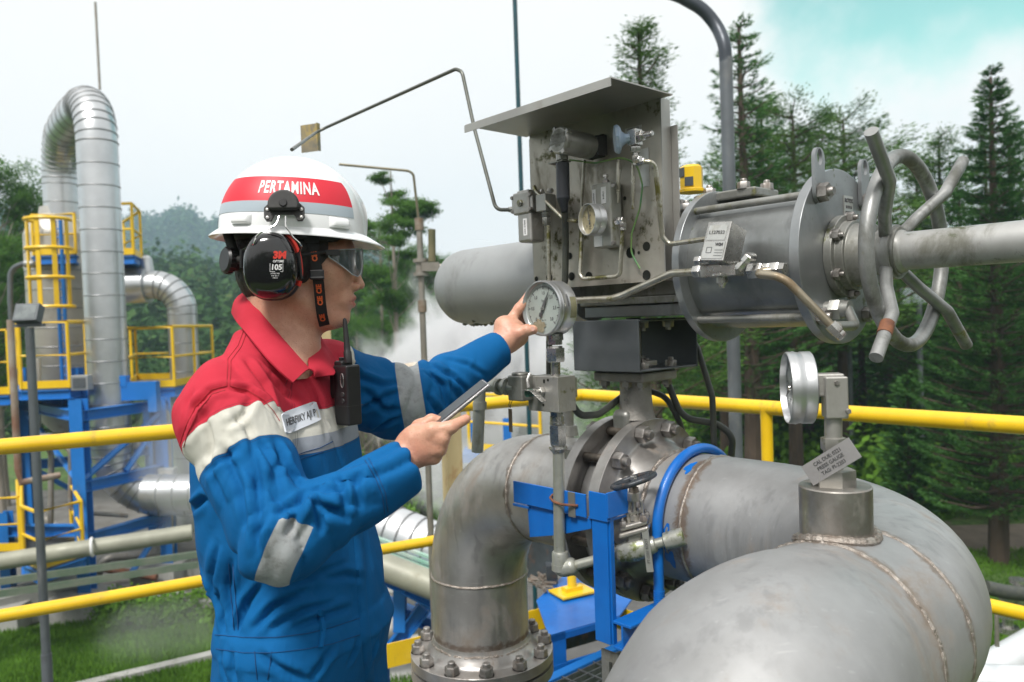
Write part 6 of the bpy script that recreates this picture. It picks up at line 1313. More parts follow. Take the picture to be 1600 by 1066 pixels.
b = MB(); p = R(.12, -.27, .55); b.box(p, (.06, .004, .40)); b.box(p+U*.03+V*.02, (.004, .04, .40)); b.build('upright', CAST, sb)
b = MB()
for dz in (.15, .06, -.03): b.box(p-V*.003+Z*dz, (.008, .003, .05)); b.box(p-V*.003+Z*dz+U*.02, (.008, .003, .05))
b.builds('slot', MATS['dark_hole'], sb)

# ------------------------------------------------------------------ poles and thin lines
def pole(name, label, px, d, top, r, mat=GPOLE, cat='pole', xb=None):
    """vertical pole through photo point (px, top) at depth d, down to the ground"""
    p = AT(px, top, d); t = thing(name, (p[0], p[1], G), label, cat); b = MB(); b.cyl((p[0], p[1], G), p, r, 20); b.build('shaft', mat, t); return t, p
t, p = pole('thin_mast', 'thin dark teal mast rising out of the top of the picture behind the panel', 805, 6.2, 20, .018, surf('teal_mast', (.01, .07, .09), (.02, .055, .07), .2, .4), 'mast')
p2_ = AT(803, -60, 6.2); b = MB(); b.cyl(p, [p[0], p[1], p[2]+.6], .018, 16); b.build('upper_shaft', MATS['teal_mast'], t)
pb = AT(1150, 690, 5.6); t = thing('curved_lamp_post', (pb[0], pb[1], G), 'thick dark grey lamp post that curves over to the left at the top', 'lamp post')
top = AT(1131, 96, 5.6); b = MB(); X0, Y0 = pb[0], pb[1]
rr = [np.array([X0, Y0, G]), np.array([X0, Y0, top[2]])]; b.tube(rr, .046, 24); b.lathe([(0, .046), (.0, .052), (.35, .052), (.35, .046)], (X0, Y0, -1.2), Z, 24); b.build('shaft', GPOLE, t)
b = MB(); q = [np.array([X0, Y0, top[2]-.03]), np.array([X0-.005, Y0, top[2]+.10]), AT(1120, 40, 5.6), AT(1098, 14, 5.6), AT(1062, -6, 5.6), AT(1000, -26, 5.6)]; b.tube(q, [.050, .050, .046, .043, .04, .038], 20, bend=.3, nb=8) if False else b.tube(q, .046, 22, bend=.35, nb=6); b.build('curved_arm', surf('dark_arm_paint', (.055, .065, .08), None, .3, .4), t)
t, p = pole('vent_pipe', 'slim steel vent pipe with a small valve, standing between the worker and the spring can', 655, 4.6, 352, .0185, surf('vent_pipe_steel', (.34, .32, .29), (.25, .23, .20), .6, .45, .1, 12, stain=(.2, .15, .10), samt=.35, sscale=12), 'pipe')
VPM = MATS['vent_pipe_steel']; b = MB()
for py in (352, 480): q = np.array([p[0], p[1], AT(655, py, 4.6)[2]]); b.lathe([(0, .026), (.07, .026)], q-Z*.03, Z, 20)
b.builds('coupling', surf('brown_coupling', (.20, .14, .09), (.28, .24, .2), .4, .55, .1, 20), t)
q = np.array([p[0], p[1], AT(656, 418, 4.6)[2]]); b = MB(); b.lathe([(-.05, .03), (-.05, .045), (-.03, .045), (-.03, .03), (.03, .03), (.03, .045), (.05, .045), (.05, .03)], q, Z, 12, smooth=False); b.box(q+np.array([.06, -.02, .0]), (.10, .05, .05), XYZ); b.cyl(q+np.array([.10, -.02, 0]), q+np.array([.16, -.02, 0]), .016, 14); b.build('valve', VPM, t)
b = MB(); b.cyl(q+np.array([.07, -.02, .03]), q+np.array([.075, -.02, .22]), .022, 12); b.build('valve_lever', surf('mossy_lever', (.10, .10, .05), (.16, .14, .08), 0, .8), t)
b = MB(); tp_ = np.array([p[0], p[1], AT(650, 352, 4.6)[2]]); b.tube([tp_, AT(649, 300, 4.6), AT(646, 272, 4.6), AT(638, 267, 4.6), AT(530, 257, 4.6)], .0075, 12, bend=.06); b.build('sample_tube', surf('dark_brass_tube', (.17, .155, .10), None, .5, .4), t)
b = MB(); q = AT(651, 571, 4.6); b.lathe([(0, .085), (.012, .075), (.02, .02)], q, Z, 28); b.build('rain_cap', surf('cap_white', (.55, .53, .48), (.45, .36, .26), 0, .6), t); b = MB(); b.cyl(q-Z*.0, q-Z*.10, .04, 16); b.build('cap_neck', DARKIRON, t)
for i, (px, d, py, lab) in enumerate(((702, 4.9, 600, 'rusty pale yellow steel post behind the phone'), (497, 4.6, 430, 'pale yellow steel post partly hidden behind the neck of the worker'))):
    q = AT(px, py, d); t = thing('steel_post', (q[0], q[1], G), lab, 'post'); b = MB(); b.box(((q[0]), q[1], (q[2]+G)/2), (.105, .105, q[2]-G), (nrm([.9, .4, 0]), nrm([-.4, .9, 0]), Z)); b.build('upright', WOODY, t, .004)
pole('conduit', 'thin grey vertical conduit behind the right hand', 668, 4.4, 700, .017, VPM, 'conduit')

# floodlight mast at the left
q = AT(46, 512, 7.4); t = thing('floodlight_mast', (q[0], q[1], G), 'grey floodlight mast close to the left edge', 'floodlight')
b = MB(); b.cyl((q[0], q[1], G), q, .040, 20); b.lathe([(0, .040), (0, .048), (1.3, .048), (1.3, .040)], (q[0], q[1], G), Z, 20); b.build('shaft', GPOLE, t)
b = MB(); b.box(q+Z*.02, (.28, .05, .03), XYZ); b.tube([q+np.array([-.11, 0, .02]), q+np.array([-.11, 0, .10])], .01, 8); b.tube([q+np.array([.11, 0, .02]), q+np.array([.11, 0, .10])], .01, 8); b.build('yoke', GPOLE, t)
fh = q+np.array([0, 0, .13]); fx3 = (np.array([1., 0, 0]), nrm([0, .9, -.4]), nrm([0, .4, .9])); b = MB(); b.box(fh, (.23, .10, .18), fx3); lo_ = b.build('lamp_housing', DARKBOX, t, .008); b = MB(); b.box(fh-fx3[1]*.051, (.19, .004, .14), fx3); b.build('lamp_glass', surf('lamp_glass', (.10, .115, .12), (.17, .19, .19), .2, .3), lo_)
q = AT(16, 500, 8.2); t = thing('rusty_stand_pipe', (q[0], q[1], G), 'brown rusty stand pipe at the far left', 'pipe'); b = MB(); zb7 = AT(22, 735, 8.2)[2]; b.cyl((q[0], q[1], zb7), q, .035, 16); b.tube([(q[0], q[1], zb7), (q[0]+.02, q[1], zb7-.14), (q[0]+.26, q[1]+.3, zb7-.13)], .035, 14); b.build('riser', surf('rusty_brown_pipe', (.22, .11, .07), (.32, .27, .22), .2, .6, .1, 4, stain=(.4, .38, .33), samt=.5, sscale=3), t)
q = AT(16, 470, 14.0); t = thing('street_lamp', (q[0], q[1], G), 'thin grey swan-neck street lamp at the far left edge', 'street lamp'); b = MB(); b.tube([(q[0], q[1], G), q, AT(16, 420, 14), AT(40, 411, 14)], .045, 14, bend=.45); b.build('shaft', GPOLE, t); b = MB(); b.lathe([(0, .02), (.05, .07), (.25, .06), (.3, .0)], AT(36, 412, 14), np.array([1., 0, -.1]), 14); b.build('lamp_head', CANM, t)
for (px, py, d, r, lab) in ((1327, 520, 18, .05, 'distant pale grey pole behind the big end plate'), (1436, 470, 17, .055, 'distant grey lamp pole with a square lamp, behind the handwheel')):
    q = AT(px, py, d); t = thing('lamp_pole', (q[0], q[1], G), lab, 'lamp pole'); b = MB(); b.cyl((q[0], q[1], G), q, r, 14)
    if px < 1400: b.tube([q-Z*.1, q+np.array([-.02, 0, .35]), q+np.array([-.5, 0, .6])], r*.8, 10, bend=.3)
    b.build('shaft', GPOLE, t)
    if px > 1400: b = MB(); b.box(AT(1432, 462, d), (.65, .12, .34), XYZ); b.build('lamp_box', surf('lamp_box_grey', (.28, .33, .35), None, .1, .5), t)

# ================================================================== THE PLANT ON THE LEFT
def clad_tube(name, par, pts, r, bend, step=.36, sub=20, estep=.13, mat=CLAD):
    b = MB(); b.tube(pts, r, 40, bend=bend, nb=14)
    P = [np.asarray(p, float) for p in pts]; b2 = MB(); b2.tube(pts, r, 3, bend=bend, nb=14)   # recompute the centreline
    cen = []
    v = np.array(b2.v).reshape(-1, 3, 3).mean(1); L = np.r_[0, np.cumsum(np.linalg.norm(np.diff(v, axis=0), axis=1))]
    s = .1; tot = L[-1]
    while s < tot-.05:
        i = max(0, min(len(L)-2, np.searchsorted(L, s)-1)); f = (s-L[i])/(L[i+1]-L[i]); c = v[i]*(1-f)+v[i+1]*f; d = nrm(v[i+1]-v[i])
        cur = (L[i+1]-L[i]) < .12
        b.torus(c, d, r+.001, .010 if not cur else .013, 36, 6, mi=1); s += estep if cur else step
    return b.build(name, [mat, SEAMD], par)
def railing(par, pts, h=1.05, posts=None, mid=True, toe=True, r=.028, mat=None, name='railing'):
    b = MB(); mat = mat or PYEL; pts = [np.asarray(p, float) for p in pts]
    b.tube([p+Z*h for p in pts], r, 8); 
    if mid: b.tube([p+Z*h*.5 for p in pts], r*.8, 8)
    for i in range(len(pts)-1):
        a, c = pts[i], pts[i+1]; L = np.linalg.norm(c-a); n = max(1, int(round(L/1.1)))
        for k in range(n+(1 if i == len(pts)-2 else 0)): p = a+(c-a)*k/n; b.cyl(p, p+Z*h, r, 8)
        if toe: d = nrm(c-a); b.box((a+c)/2+Z*.06, (L, .012, .12), (d, np.cross(Z, d), Z))
    return b.build(name, mat, par)
def beam(b, a, c, w=.15, h=.16):
    a, c = np.asarray(a, float), np.asarray(c, float); d = nrm(c-a); s = nrm(np.cross(Z if abs(d[2]) < .9 else np.array([0, 1., 0]), d)); t_ = np.cross(d, s); L = np.linalg.norm(c-a); m = (a+c)/2
    b.box(m+t_*(h/2-.008), (L, w, .014), (d, s, t_)); b.box(m-t_*(h/2-.008), (L, w, .014), (d, s, t_)); b.box(m, (L, .012, h-.03), (d, s, t_))
DB = 13.0
t = thing('looped_steam_pipe', GP(172, DB), 'tall silver clad steam pipe with a hooped top, tallest of the plant on the left', 'steam pipe')
f0 = AT(171, 620, DB); fx_, fy_ = f0[0], f0[1]; r0 = AT(97, 340, 15.4); topz = AT(150, 155, DB)[2]
clad_tube('riser', t, [(fx_+2.2, fy_+.6, AT(200, 785, DB)[2]), (fx_, fy_, AT(171, 785, DB)[2]), (fx_, fy_, topz), (r0[0]*.5+fx_*.5+.0, (r0[1]+fy_)/2, topz+.05), (r0[0], r0[1], topz-.05), (r0[0], r0[1], AT(97, 350, 15.4)[2])], .315, .85)
t = thing('separator_vessel', GP(88, 15.4), 'wide weathered clad separator vessel under the hooped pipe', 'vessel')
vz = AT(90, 392, 15.4)[2]; b = MB(); b.lathe([(0, 0), (.02, .25), (.25, .45), (.55, .60), (3.2, .60), (3.3, .62), (3.35, .60), (3.9, .60)][::1], (r0[0]-.10, r0[1], vz-3.6), Z, 40); b.lathe([(3.9, .60), (4.15, .5), (4.3, .32), (4.45, .30)], (r0[0]-.10, r0[1], vz-3.6), Z, 40); 
for k in range(9): b.torus((r0[0]-.10, r0[1], vz-3.0+k*.37), Z, .603, .010, 40, 6, mi=1)
b.build('shell', [VESS, SEAMD], t)
t = thing('curved_steam_pipe', GP(283, 15), 'silver clad pipe bending down on the right side of the plant', 'steam pipe')
e0, e1, e2 = AT(196, 447, 15), AT(283, 447, 15), AT(283, 690, 15); e1 = np.array([e1[0], e1[1], e0[2]]); e2 = np.array([e1[0], e1[1], G+.5])
clad_tube('elbow', t, [e0, e1, e2], .27, .85, step=.55); b = MB(); b.lathe([(0, .27), (0, .34), (.45, .34), (.45, .27)], e0+np.array([.0, 0, 0]), np.array([1., 0, 0]), 36, smooth=False); b.build('collar', CLAD, t); b = MB(); b.lathe([(0, .14), (.35, .10), (.4, .04)], AT(230, 432, 15), Z, 20); b.build('vent_cone', CLAD, t)
# thin aerial on the loop
q = AT(155, 130, 13.6); t = thing('lightning_rod', q, 'thin lightning rod standing above the hooped pipe', 'rod'); b = MB(); b.cyl(AT(156, 140, 13.6), np.array([q[0], q[1], AT(153, 5, 13.6)[2]]), .022, 10); b.build('rod', VPM, t)
# steel structure
st = thing('blue_steel_structure', GP(125, 12.2), 'blue painted steel frame with beams and diagonal braces carrying the plant platforms', 'steel frame')
def colm(px, d, ytop, w=.2, par=st, lo=G+.35): q = AT(px, ytop, d); b = MB(); beam(b, (q[0], q[1], lo), q, w, w); b.build('column', PBLUE, par); return q
cA = colm(122, 12.0, 624); cB = colm(253, 13.4, 620); cC = colm(8, 12.2, 800, .16); cD = colm(36, 14.2, 575); cE = colm(118, 14.6, 575); cF = colm(232, 15.6, 640, .16); cG = colm(296, 16.2, 620, .16)
zA = AT(125, 650, 12.0)[2]; zB_ = AT(128, 762, 12.0)[2]; zC_ = AT(128, 830, 12.0)[2]
def XY(q, z): return np.array([q[0], q[1], z])
for (a, c, z) in ((cA, cB, zA), (cD, cA, zA), (cD, cE, zA), (cE, cF, zA), (cB, cF, zA), (cA, cB, zB_), (cD, cE, zB_), (cA, cE, zB_), (cE, cF, zB_), (cC, cA, zC_), (cA, cB, zC_-.15), (cF, cG, zA), (cA, cE, zA)): b = MB(); beam(b, XY(a, z), XY(c, z), .14, .17); b.build('beam', PBLUE, st)
for (a, za, c, zc_) in ((cA, zB_+.1, cB, zA-.1), (cA, zA-.1, cE, zB_), (cD, zA-.1, cA, zB_), (cB, zB_, cF, zA), (cB, zA-.2, XY((cA+cB)/2, 0), zB_+.1), (cA, zC_-.5, cC, G+.5), (cB, zC_-.2, XY((cA+cB)/2, 0), G+.4), (cD, zB_, cE, zC_)): b = MB(); d_ = nrm(XY(c, zc_)-XY(a, za)); b.tube([XY(a, za), XY(c, zc_)], .05, 6); b.build('brace', PBLUE, st)
b = MB(); q = AT(182, 612, 12.9); b.box(q, (1.15, .12, .30), XYZ); b.box(q+np.array([0, 0, .17]), (.40, .14, .18), XYZ); b.box(q+np.array([-.62, 0, -.1]), (.14, .16, .5), XYZ); b.box(q+np.array([.62, 0, -.1]), (.14, .16, .5), XYZ); b.build('pipe_saddle', PBLUE, st)
# platforms: each a thing
def platform(label, corners, h=.15, rails=((0, 1, 2),), par_h=1.05):
    t = thing('platform', corners[0], label, 'platform', 'yellow railed platforms of the plant'); cs_ = [np.asarray(c, float) for c in corners]
    b = MB(); b.prism([c-Z*.03 for c in cs_], Z, .03); b.build('floor', GRATE, t)
    b = MB()
    for i in range(len(cs_)): beam(b, cs_[i]-Z*(.03+h/2), cs_[(i+1) % len(cs_)]-Z*(.03+h/2), .08, h)
    b.build('edge_beam', PBLUE, t)
    for rl in rails: railing(t, [cs_[i] for i in rl], par_h)
    return t
z1 = AT(240, 600, 14.5)[2]; q = lambda px, d, z: XY(AT(px, 500, d), z)
platform('platform with yellow railing in front of the curved silver pipe', [q(194, 13.6, z1), q(268, 13.6, z1), q(330, 15.6, z1), q(210, 16.0, z1)], rails=((3, 0, 1, 2, 3),))
z2 = AT(60, 640, 12.6)[2]+.35
platform('platform with doubled yellow railing and gate left of the hooped pipe', [q(28, 12.4, z2), q(104, 12.4, z2), q(136, 13.2, z2), q(132, 14.2, z2), q(24, 14.6, z2)], rails=((4, 0, 1, 2, 3),))
platform('partly cropped platform with yellow railing at the left edge of the picture', [q(-40, 12.8, z2-.1), q(10, 12.8, z2-.1), q(12, 14.4, z2-.1), q(-40, 14.4, z2-.1)], rails=((0, 1, 2),))
z3 = AT(207, 405, 15.5)[2]
platform('upper platform with yellow railing right of the tall silver pipe', [q(160, 14.6, z3), q(214, 14.6, z3), q(226, 15.6, z3), q(200, 17, z3)], rails=((0, 1, 2, 3),), par_h=.95)
z4 = AT(80, 400, 14.9)[2]
platform('upper platform with yellow railing round the neck of the vessel', [q(58, 14.7, z4), q(124, 14.7, z4), q(126, 16.4, z4), q(52, 16.4, z4)], rails=((3, 0, 1, 2),), par_h=.75)
z5 = AT(70, 862, 11.6)[2]
platform('low platform with yellow railing above the concrete plinth', [q(18, 11.0, z5), q(42, 10.6, z5), q(112, 11.2, z5), q(96, 12.6, z5), q(20, 12.6, z5)], rails=((4, 0, 1, 2, 3),), par_h=.80)
platform('low platform with yellow railing cut by the left edge', [q(-60, 11.6, z5), q(14, 11.6, z5), q(14, 13, z5), q(-60, 13, z5)], rails=((0, 1, 2),), par_h=.80)
# caged ladder
t = thing('caged_ladder', q(92, 14.4, G), 'blue ladder inside a yellow safety cage beside the vessel', 'ladder')
b = MB(); la, lb = AT(98, 600, 14.4), AT(107, 600, 14.4); zt1, zb1 = AT(100, 345, 14.4)[2], AT(100, 640, 14.4)[2]
for p in (la, lb): b.cyl(XY(p, zb1), XY(p, zt1), .035, 8)
for k in range(22): zz_ = zb1+(zt1-zb1)*k/22; b.cyl(XY(la, zz_), XY(lb, zz_), .014, 6)
b.build('ladder', PBLUE, t)
b = MB(); zc0, zc1 = AT(80, 480, 14.2)[2], AT(80, 345, 14.2)[2]; cc = XY(AT(82, 500, 14.1), 0)
for k in range(5):
    a = math.radians(185+k*42); p = cc+np.array([.36*math.cos(a), .32*math.sin(a), 0]); b.box((p[0], p[1], (zc0+zc1)/2), (.08, .02, zc1-zc0), (nrm([-math.sin(a), math.cos(a), 0]), nrm([math.cos(a), math.sin(a), 0]), Z))
for k in range(4): zz_ = zc0+(zc1-zc0)*k/3; b.tube([cc+np.array([.37*math.cos(a), .33*math.sin(a), zz_]) for a in np.radians(np.linspace(150, 390, 18))], .035, 6)
b.build('safety_cage', PYEL, t)
# pipe runs in front
def lowpipe(label, pts, r, mat=PALEP, bands=0, cat='pipe'):
    t = thing('pipeline', pts[0], label, cat, 'pipelines of the lower pipe racks'); b = MB(); b.tube(pts, r, 28, bend=.4)
    if bands:
        a, c = np.asarray(pts[0], float), np.asarray(pts[-1], float)
        for k in range(1, bands): b.torus(a+(c-a)*k/bands, c-a, r+.001, .012, 28, 6, mi=1)
    b.build('pipe', [mat, SEAMD], t); return t
lowpipe('pale grey-green pipeline on the rack in front of the blue frame, left of the worker', [AT(-60, 887, 10.6), AT(100, 862, 10.6), AT(300, 832, 11.2)], .115)
b = MB(); t = thing('pipe_clamp', AT(144, 845, 10.6), 'white pipe clamp round the pale pipeline left of the worker', 'clamp'); b.torus(AT(144, 855, 10.65), AT(300, 832, 11.2)-AT(100, 862, 10.6), .118, .02, 24, 8); b.build('ring', WHITEP, t)
lowpipe('wide silver clad pipeline behind the raised forearm cuff', [AT(540, 800, 8.6), AT(720, 872, 8.0)], .26, surf('white_cladding', (.66, .67, .69), (.56, .57, .59), .6, .38, .08, 3), 9)
lowpipe('pale yellow-green pipeline between worker and vertical pipe leg', [AT(540, 862, 7.6), AT(740, 940, 7.2)], .13)
lowpipe('big silver clad pipeline lying behind the rack at mid left', [AT(230, 770, 12.8), AT(330, 770, 12.8)], .30, CLAD, 4)
t = thing('cable_tray', AT(60, 905, 10.4), 'green stained cable tray under the pale pipeline at the left', 'cable tray'); b = MB()
for (y0, y1) in ((905, 872), (925, 888)): a, c = AT(-60, y0+12, 10.2), AT(310, y1-6, 11.0); b.box((a+c)/2, (np.linalg.norm(c-a), .05, .09), (nrm(c-a), np.cross(Z, nrm(c-a)), Z))
b.build('tray_rails', surf('tray_green', (.10, .15, .10), (.17, .19, .15), .2, .6, .1, 4), t)
t = thing('cable_tray', AT(620, 860, 7.5), 'green edged cable tray beside the pale yellow-green pipeline', 'cable tray'); b = MB()
for (y0, y1) in ((838, 900), (846, 909), (830, 889)): a, c = AT(560, y0, 8.0), AT(720, y1, 7.6); b.box((a+c)/2, (np.linalg.norm(c-a), .04, .03), (nrm(c-a), np.cross(Z, nrm(c-a)), Z))
b.build('tray_rails', surf('tray_green_pale', (.25, .48, .38), (.45, .52, .46), .1, .6, .1, 4), t)
t = thing('blue_pipe_rack', GP(620, 8), 'blue braced pipe rack frame between the worker and the vertical pipe leg', 'pipe rack')
for (a, c) in ((AT(592, 900, 7.9), XY(AT(592, 900, 7.9), G)), (AT(700, 940, 7.6), XY(AT(700, 940, 7.6), G)), (AT(560, 880, 7.9), AT(740, 968, 7.6)), (AT(560, 925, 8.3), AT(700, 985, 8.0)), (AT(600, 1030, 7.8), AT(662, 950, 7.8)), (AT(625, 920, 7.8), AT(625, 985, 7.8)), (AT(600, 950, 9), AT(680, 950, 9))): b = MB(); beam(b, a, c, .12, .14); b.build('beam', PBLUE, t)
t = thing('concrete_plinth', GP(60, 11.5), 'low concrete plinth under the blue frame at the lower left', 'plinth')
b = MB(); a, c = GP(-80, 11.3), GP(150, 12.6); dd = nrm(c-a); b.box((a+c)/2+Z*.25, (np.linalg.norm(c-a), .5, .5), (dd, np.cross(Z, dd), Z)); b.build('plinth_block', CONC, t, .02)
for i, (px, d, lab) in enumerate(((10, 11.8, 'concrete footing at the left edge under the blue column'), (124, 12.0, 'concrete footing under the front blue column'), (253, 13.4, 'concrete footing under the right hand blue column'), (232, 15.6, 'concrete footing deeper in the plant under a blue column'), (592, 7.9, 'concrete footing of the pipe rack right of the worker'))):
    q_ = GP(px, d); t = tag(MB().box(q_+Z*.19, (.75, .75, .38), XYZ).build('concrete_footing', CONC, None, .02), lab, 'footing', 'concrete footings of the steelwork')
for i, (pxa, da, pxb, db_, z, lab) in enumerate(((130, 12.6, 345, 11.9, .25, 'pale concrete kerb beam running right from the front footing'), (260, 13.6, 330, 13.6, .3, 'pale concrete wall stub behind the right hand footing'))):
    a, c = GP(pxa, da), GP(pxb, db_); dd = nrm(c-a); tag(MB().box((a+c)/2+Z*z/2, (np.linalg.norm(c-a), .3, z), (dd, np.cross(Z, dd), Z)).build('concrete_kerb', CONC, None, .02), lab, 'kerb')
# smaller pipes, boxes and valves among the steel
def small(label, pts, r, mat, name='service_pipe', bend=.15):
    t = thing(name, pts[0], label, 'pipe', 'service pipes among the blue steel'); b = MB(); b.tube(pts, r, 12, bend=bend); b.build('pipe', mat, t)
PGREY = surf('service_pipe_grey', (.30, .29, .27), (.22, .21, .19), .4, .5, .08, 4, stain=(.16, .10, .06), samt=.4, sscale=4)
small('thin grey service pipe looping round the front blue column', [AT(60, 700, 12.4), AT(110, 696, 12.4), AT(110, 800, 12.4), AT(200, 806, 12.8)], .035, PGREY)
small('grey service pipe rising left of the front blue column', [AT(78, 940, 12.6), AT(80, 700, 12.6), AT(20, 690, 12.9)], .045, PGREY)
small('pale service pipe dropping beside the separator vessel', [AT(60, 560, 13.6), AT(58, 800, 13.6), AT(100, 830, 13.2)], .05, VESS)
small('grey pipe with elbow low behind the blue frame', [AT(150, 905, 13.2), AT(165, 872, 13.2), AT(235, 866, 13.6)], .07, PGREY)
small('rusty drain pipe lying on the pavement behind the kerb', [AT(140, 885, 12.9), AT(245, 902, 12.9)], .06, RUST)
small('grey pipe climbing right beside the right hand blue column', [AT(268, 900, 13.5), AT(262, 640, 13.5), AT(232, 632, 13.9)], .05, PGREY)
small('brown pipe elbow below the pale yellow-green pipeline right of the worker', [AT(585, 935, 9), AT(640, 945, 9), AT(668, 990, 9)], .10, PGREY)
small('pale pipe crossing low behind the blue pipe rack', [AT(560, 1000, 9.4), AT(720, 955, 9.8)], .12, VESS)
for i, (px, py, d, lab) in enumerate(((128, 598, 12.5, 'white floodlight box on the yellow gate of the platform'), (66, 690, 12.4, 'grey junction box on the blue frame'), (214, 690, 13.2, 'grey control box between the blue columns'), (262, 742, 13.3, 'small grey box on the right hand blue column'))):
    t = thing('junction_box', AT(px, py, d), lab, 'box', 'electrical boxes on the plant steel'); b = MB(); b.box(AT(px, py, d), (.28, .16, .24), XYZ); b.build('box_body', CANM, t, .01); b = MB(); b.box(AT(px, py, d)-np.array([0, .085, 0]), (.2, .01, .16), XYZ); b.build('cover', DARKBOX if i == 0 else VESS, t)
# far yellow rails and blue steel seen through the steam under the gauge
t = thing('far_walkway', GP(800, 15), 'distant walkway with yellow railing and blue posts behind the steam under the gauge', 'walkway')
z6 = AT(800, 700, 14)[2]; railing(t, [XY(AT(730, 600, 14), z6), XY(AT(842, 600, 13), z6)], 1.0, r=.03)
for px in (735, 790): b = MB(); beam(b, XY(AT(px, 600, 15), G), XY(AT(px, 600, 15), z6+.4), .16, .16); b.build('post', PBLUE, t)
b = MB(); b.box(XY(AT(790, 600, 14), z6-.1), (1.6, .8, .15), XYZ); b.build('floor', PBLUE, t)
# bottom right: white pipelines and small valves in the grass
t = thing('white_pipeline', AT(1590, 1040, 4.9), 'white painted pipeline crossing the grass at the lower right corner', 'pipeline', 'white pipelines at the lower right'); b = MB(); b.cyl(AT(1480, 1090, 5.2), AT(1700, 960, 6.2), .13, 32); WPM = surf('white_pipe_paint', (.66, .68, .70), (.58, .60, .62), .1, .3, .08, 3, stain=(.4, .38, .34), samt=.25, sscale=5); b.build('pipe', WPM, t)
t = thing('white_pipeline', AT(1560, 1060, 4.4), 'second white pipeline, nearest the lower right corner', 'pipeline', 'white pipelines at the lower right'); b = MB(); b.cyl(AT(1480, 1062, 4.7), AT(1680, 1072, 4.4), .10, 32); b.build('pipe', WPM, t)
t = thing('valve_manifold', AT(1560, 930, 7.5), 'black pipe with small chrome valves standing in the grass right of the elbow', 'valves'); b = MB(); b.tube([AT(1540, 918, 7.5), AT(1570, 925, 7.5), AT(1620, 930, 7.5)], .07, 16); b.build('black_pipe', RUBBER, t)
for (px, py) in ((1575, 965), (1592, 940)): b = MB(); b.lathe([(0, .10), (.05, .10), (.05, .05), (.15, .05), (.15, .11), (.2, .11), (.2, .05), (.32, .05), (.32, .08), (.36, .08)], AT(px, py+22, 7.6), Z, 20, smooth=False); b.build('valve_body', FIT, t)
b = MB(); b.cyl(AT(1558, 1010, 4.4), AT(1557, 950, 4.4), .012, 10); b.build('stand', VPM, t)
for i, (py, d) in enumerate(((798, 17.5), (816, 17.5))):
    t = thing('barrier_rail', AT(1540, py, d), 'upper black and yellow barrier bar behind the tall conifer trunk' if i == 0 else 'lower black and yellow barrier bar behind the tall conifer trunk', 'barrier')
    a, c = AT(1480+i*12, py+1, d), AT(1640, py+3, d); b = MB(); n = 9
    for k in range(n): b.cyl(a+(c-a)*k/n, a+(c-a)*(k+1)/n, .045, 12, mi=k % 2)
    b.build('striped_bar', [surf('barrier_dark', (.03, .05, .07), None, 0, .5), PYEL], t)
    for k in (0, 1): p_ = a+(c-a)*k; b = MB(); b.cyl(XY(p_, G), p_, .04, 10); b.build('post', PYEL, t)

# ================================================================== GROUND, HILLS
def grnd():
    m, t = newmat('grass_ground'); g = node(t, 'ShaderNodeNewGeometry').outputs['Position']
    c = mixc(t, ramp(t, noise(t, g, .5, 5, .6), .35, .65), (.055, .115, .018), (.035, .075, .015)); c = mixc(t, ramp(t, noise(t, g, 7, 6, .7), .4, .65), c, (.095, .17, .03)); c = mixc(t, ramp(t, noise(t, g, .9, 6, .65), .60, .70), c, (.13, .105, .07))
    finish(t, c, 0, .9, noise(t, g, 25, 6, .7), .6, .05); return m
GRM = grnd()
def hz_far(x, y):
    """terrain height"""
    r = math.hypot(x, y)
    return 0
n = 90; xs = np.sign(np.linspace(-1, 1, n))*np.abs(np.linspace(-1, 1, n))**3*1300
gx_, gy_ = np.meshgrid(xs, xs+0, indexing='ij'); gy2 = gy_+0
flat_ = np.stack([gx_.ravel(), gy2.ravel(), np.full(n*n, G)], 1); rr_ = np.hypot(flat_[:, 0], flat_[:, 1]); flat_[:, 2] += np.clip(rr_-60, 0, None)*.0
fq = [(i*n+j, (i+1)*n+j, (i+1)*n+j+1, i*n+j+1) for i in range(n-1) for j in range(n-1)]
go = MB().add(flat_, fq, 0, True).build('ground', GRM); go['kind'] = 'structure'
ROADM = surf('asphalt', (.11, .11, .108), (.085, .085, .083), 0, .9, .04, 3, bump=.4, bscale=60)
def slab(name, pts, z, mat, th=.1):
    b = MB(); b.prism([np.array([p[0], p[1], G+z-th]) for p in pts], Z, th); o = b.build(name, mat); o['kind'] = 'structure'; return o
a, c = AWt(150, 1075, G), AWt(420, 1010, G); d2 = nrm(c-a); n2_ = np.cross(Z, d2)*-1
n2_ = n2_ if n2_[1] < 0 else -n2_
slab('road', [a-d2*30, c+d2*7, c+d2*7+n2_*5, a-d2*30+n2_*5], .006, ROADM); b = MB(); b.box((a+c)/2-d2*8, (44, .16, .12), (d2, n2_, Z)); o = b.build('road_kerb', CONC); o.location = (0, 0, .04); o['kind'] = 'structure'
slab('plant_pavement', [GP(-200, 12.6), GP(330, 12.6), GP(420, 22), GP(-200, 22)], .012, surf('dark_pavement', (.15, .145, .135), (.10, .095, .085), 0, .9, .05, 2, stain=(.06, .05, .04), samt=.4, sscale=1, bump=.4, bscale=20))
slab('gravel_strip', [GP(130, 12.35), GP(330, 11.9), GP(330, 12.9), GP(130, 13.2)], .02, surf('dark_gravel', (.12, .10, .085), (.07, .06, .05), 0, .95, scale=12, bump=.8, bscale=40))
a, c = GP(1450, 14.3), GP(1800, 14.8); slab('path', [GP(1380, 13.6), GP(1900, 12.6), GP(1900, 15.2), GP(1380, 15.4)], .008, surf('brown_path', (.20, .165, .13), (.14, .115, .09), 0, .95, scale=3, bump=.4, bscale=30))
slab('paved_yard', [GP(520, 9), GP(720, 8.5), GP(760, 14), GP(520, 15)], .010, CONC)

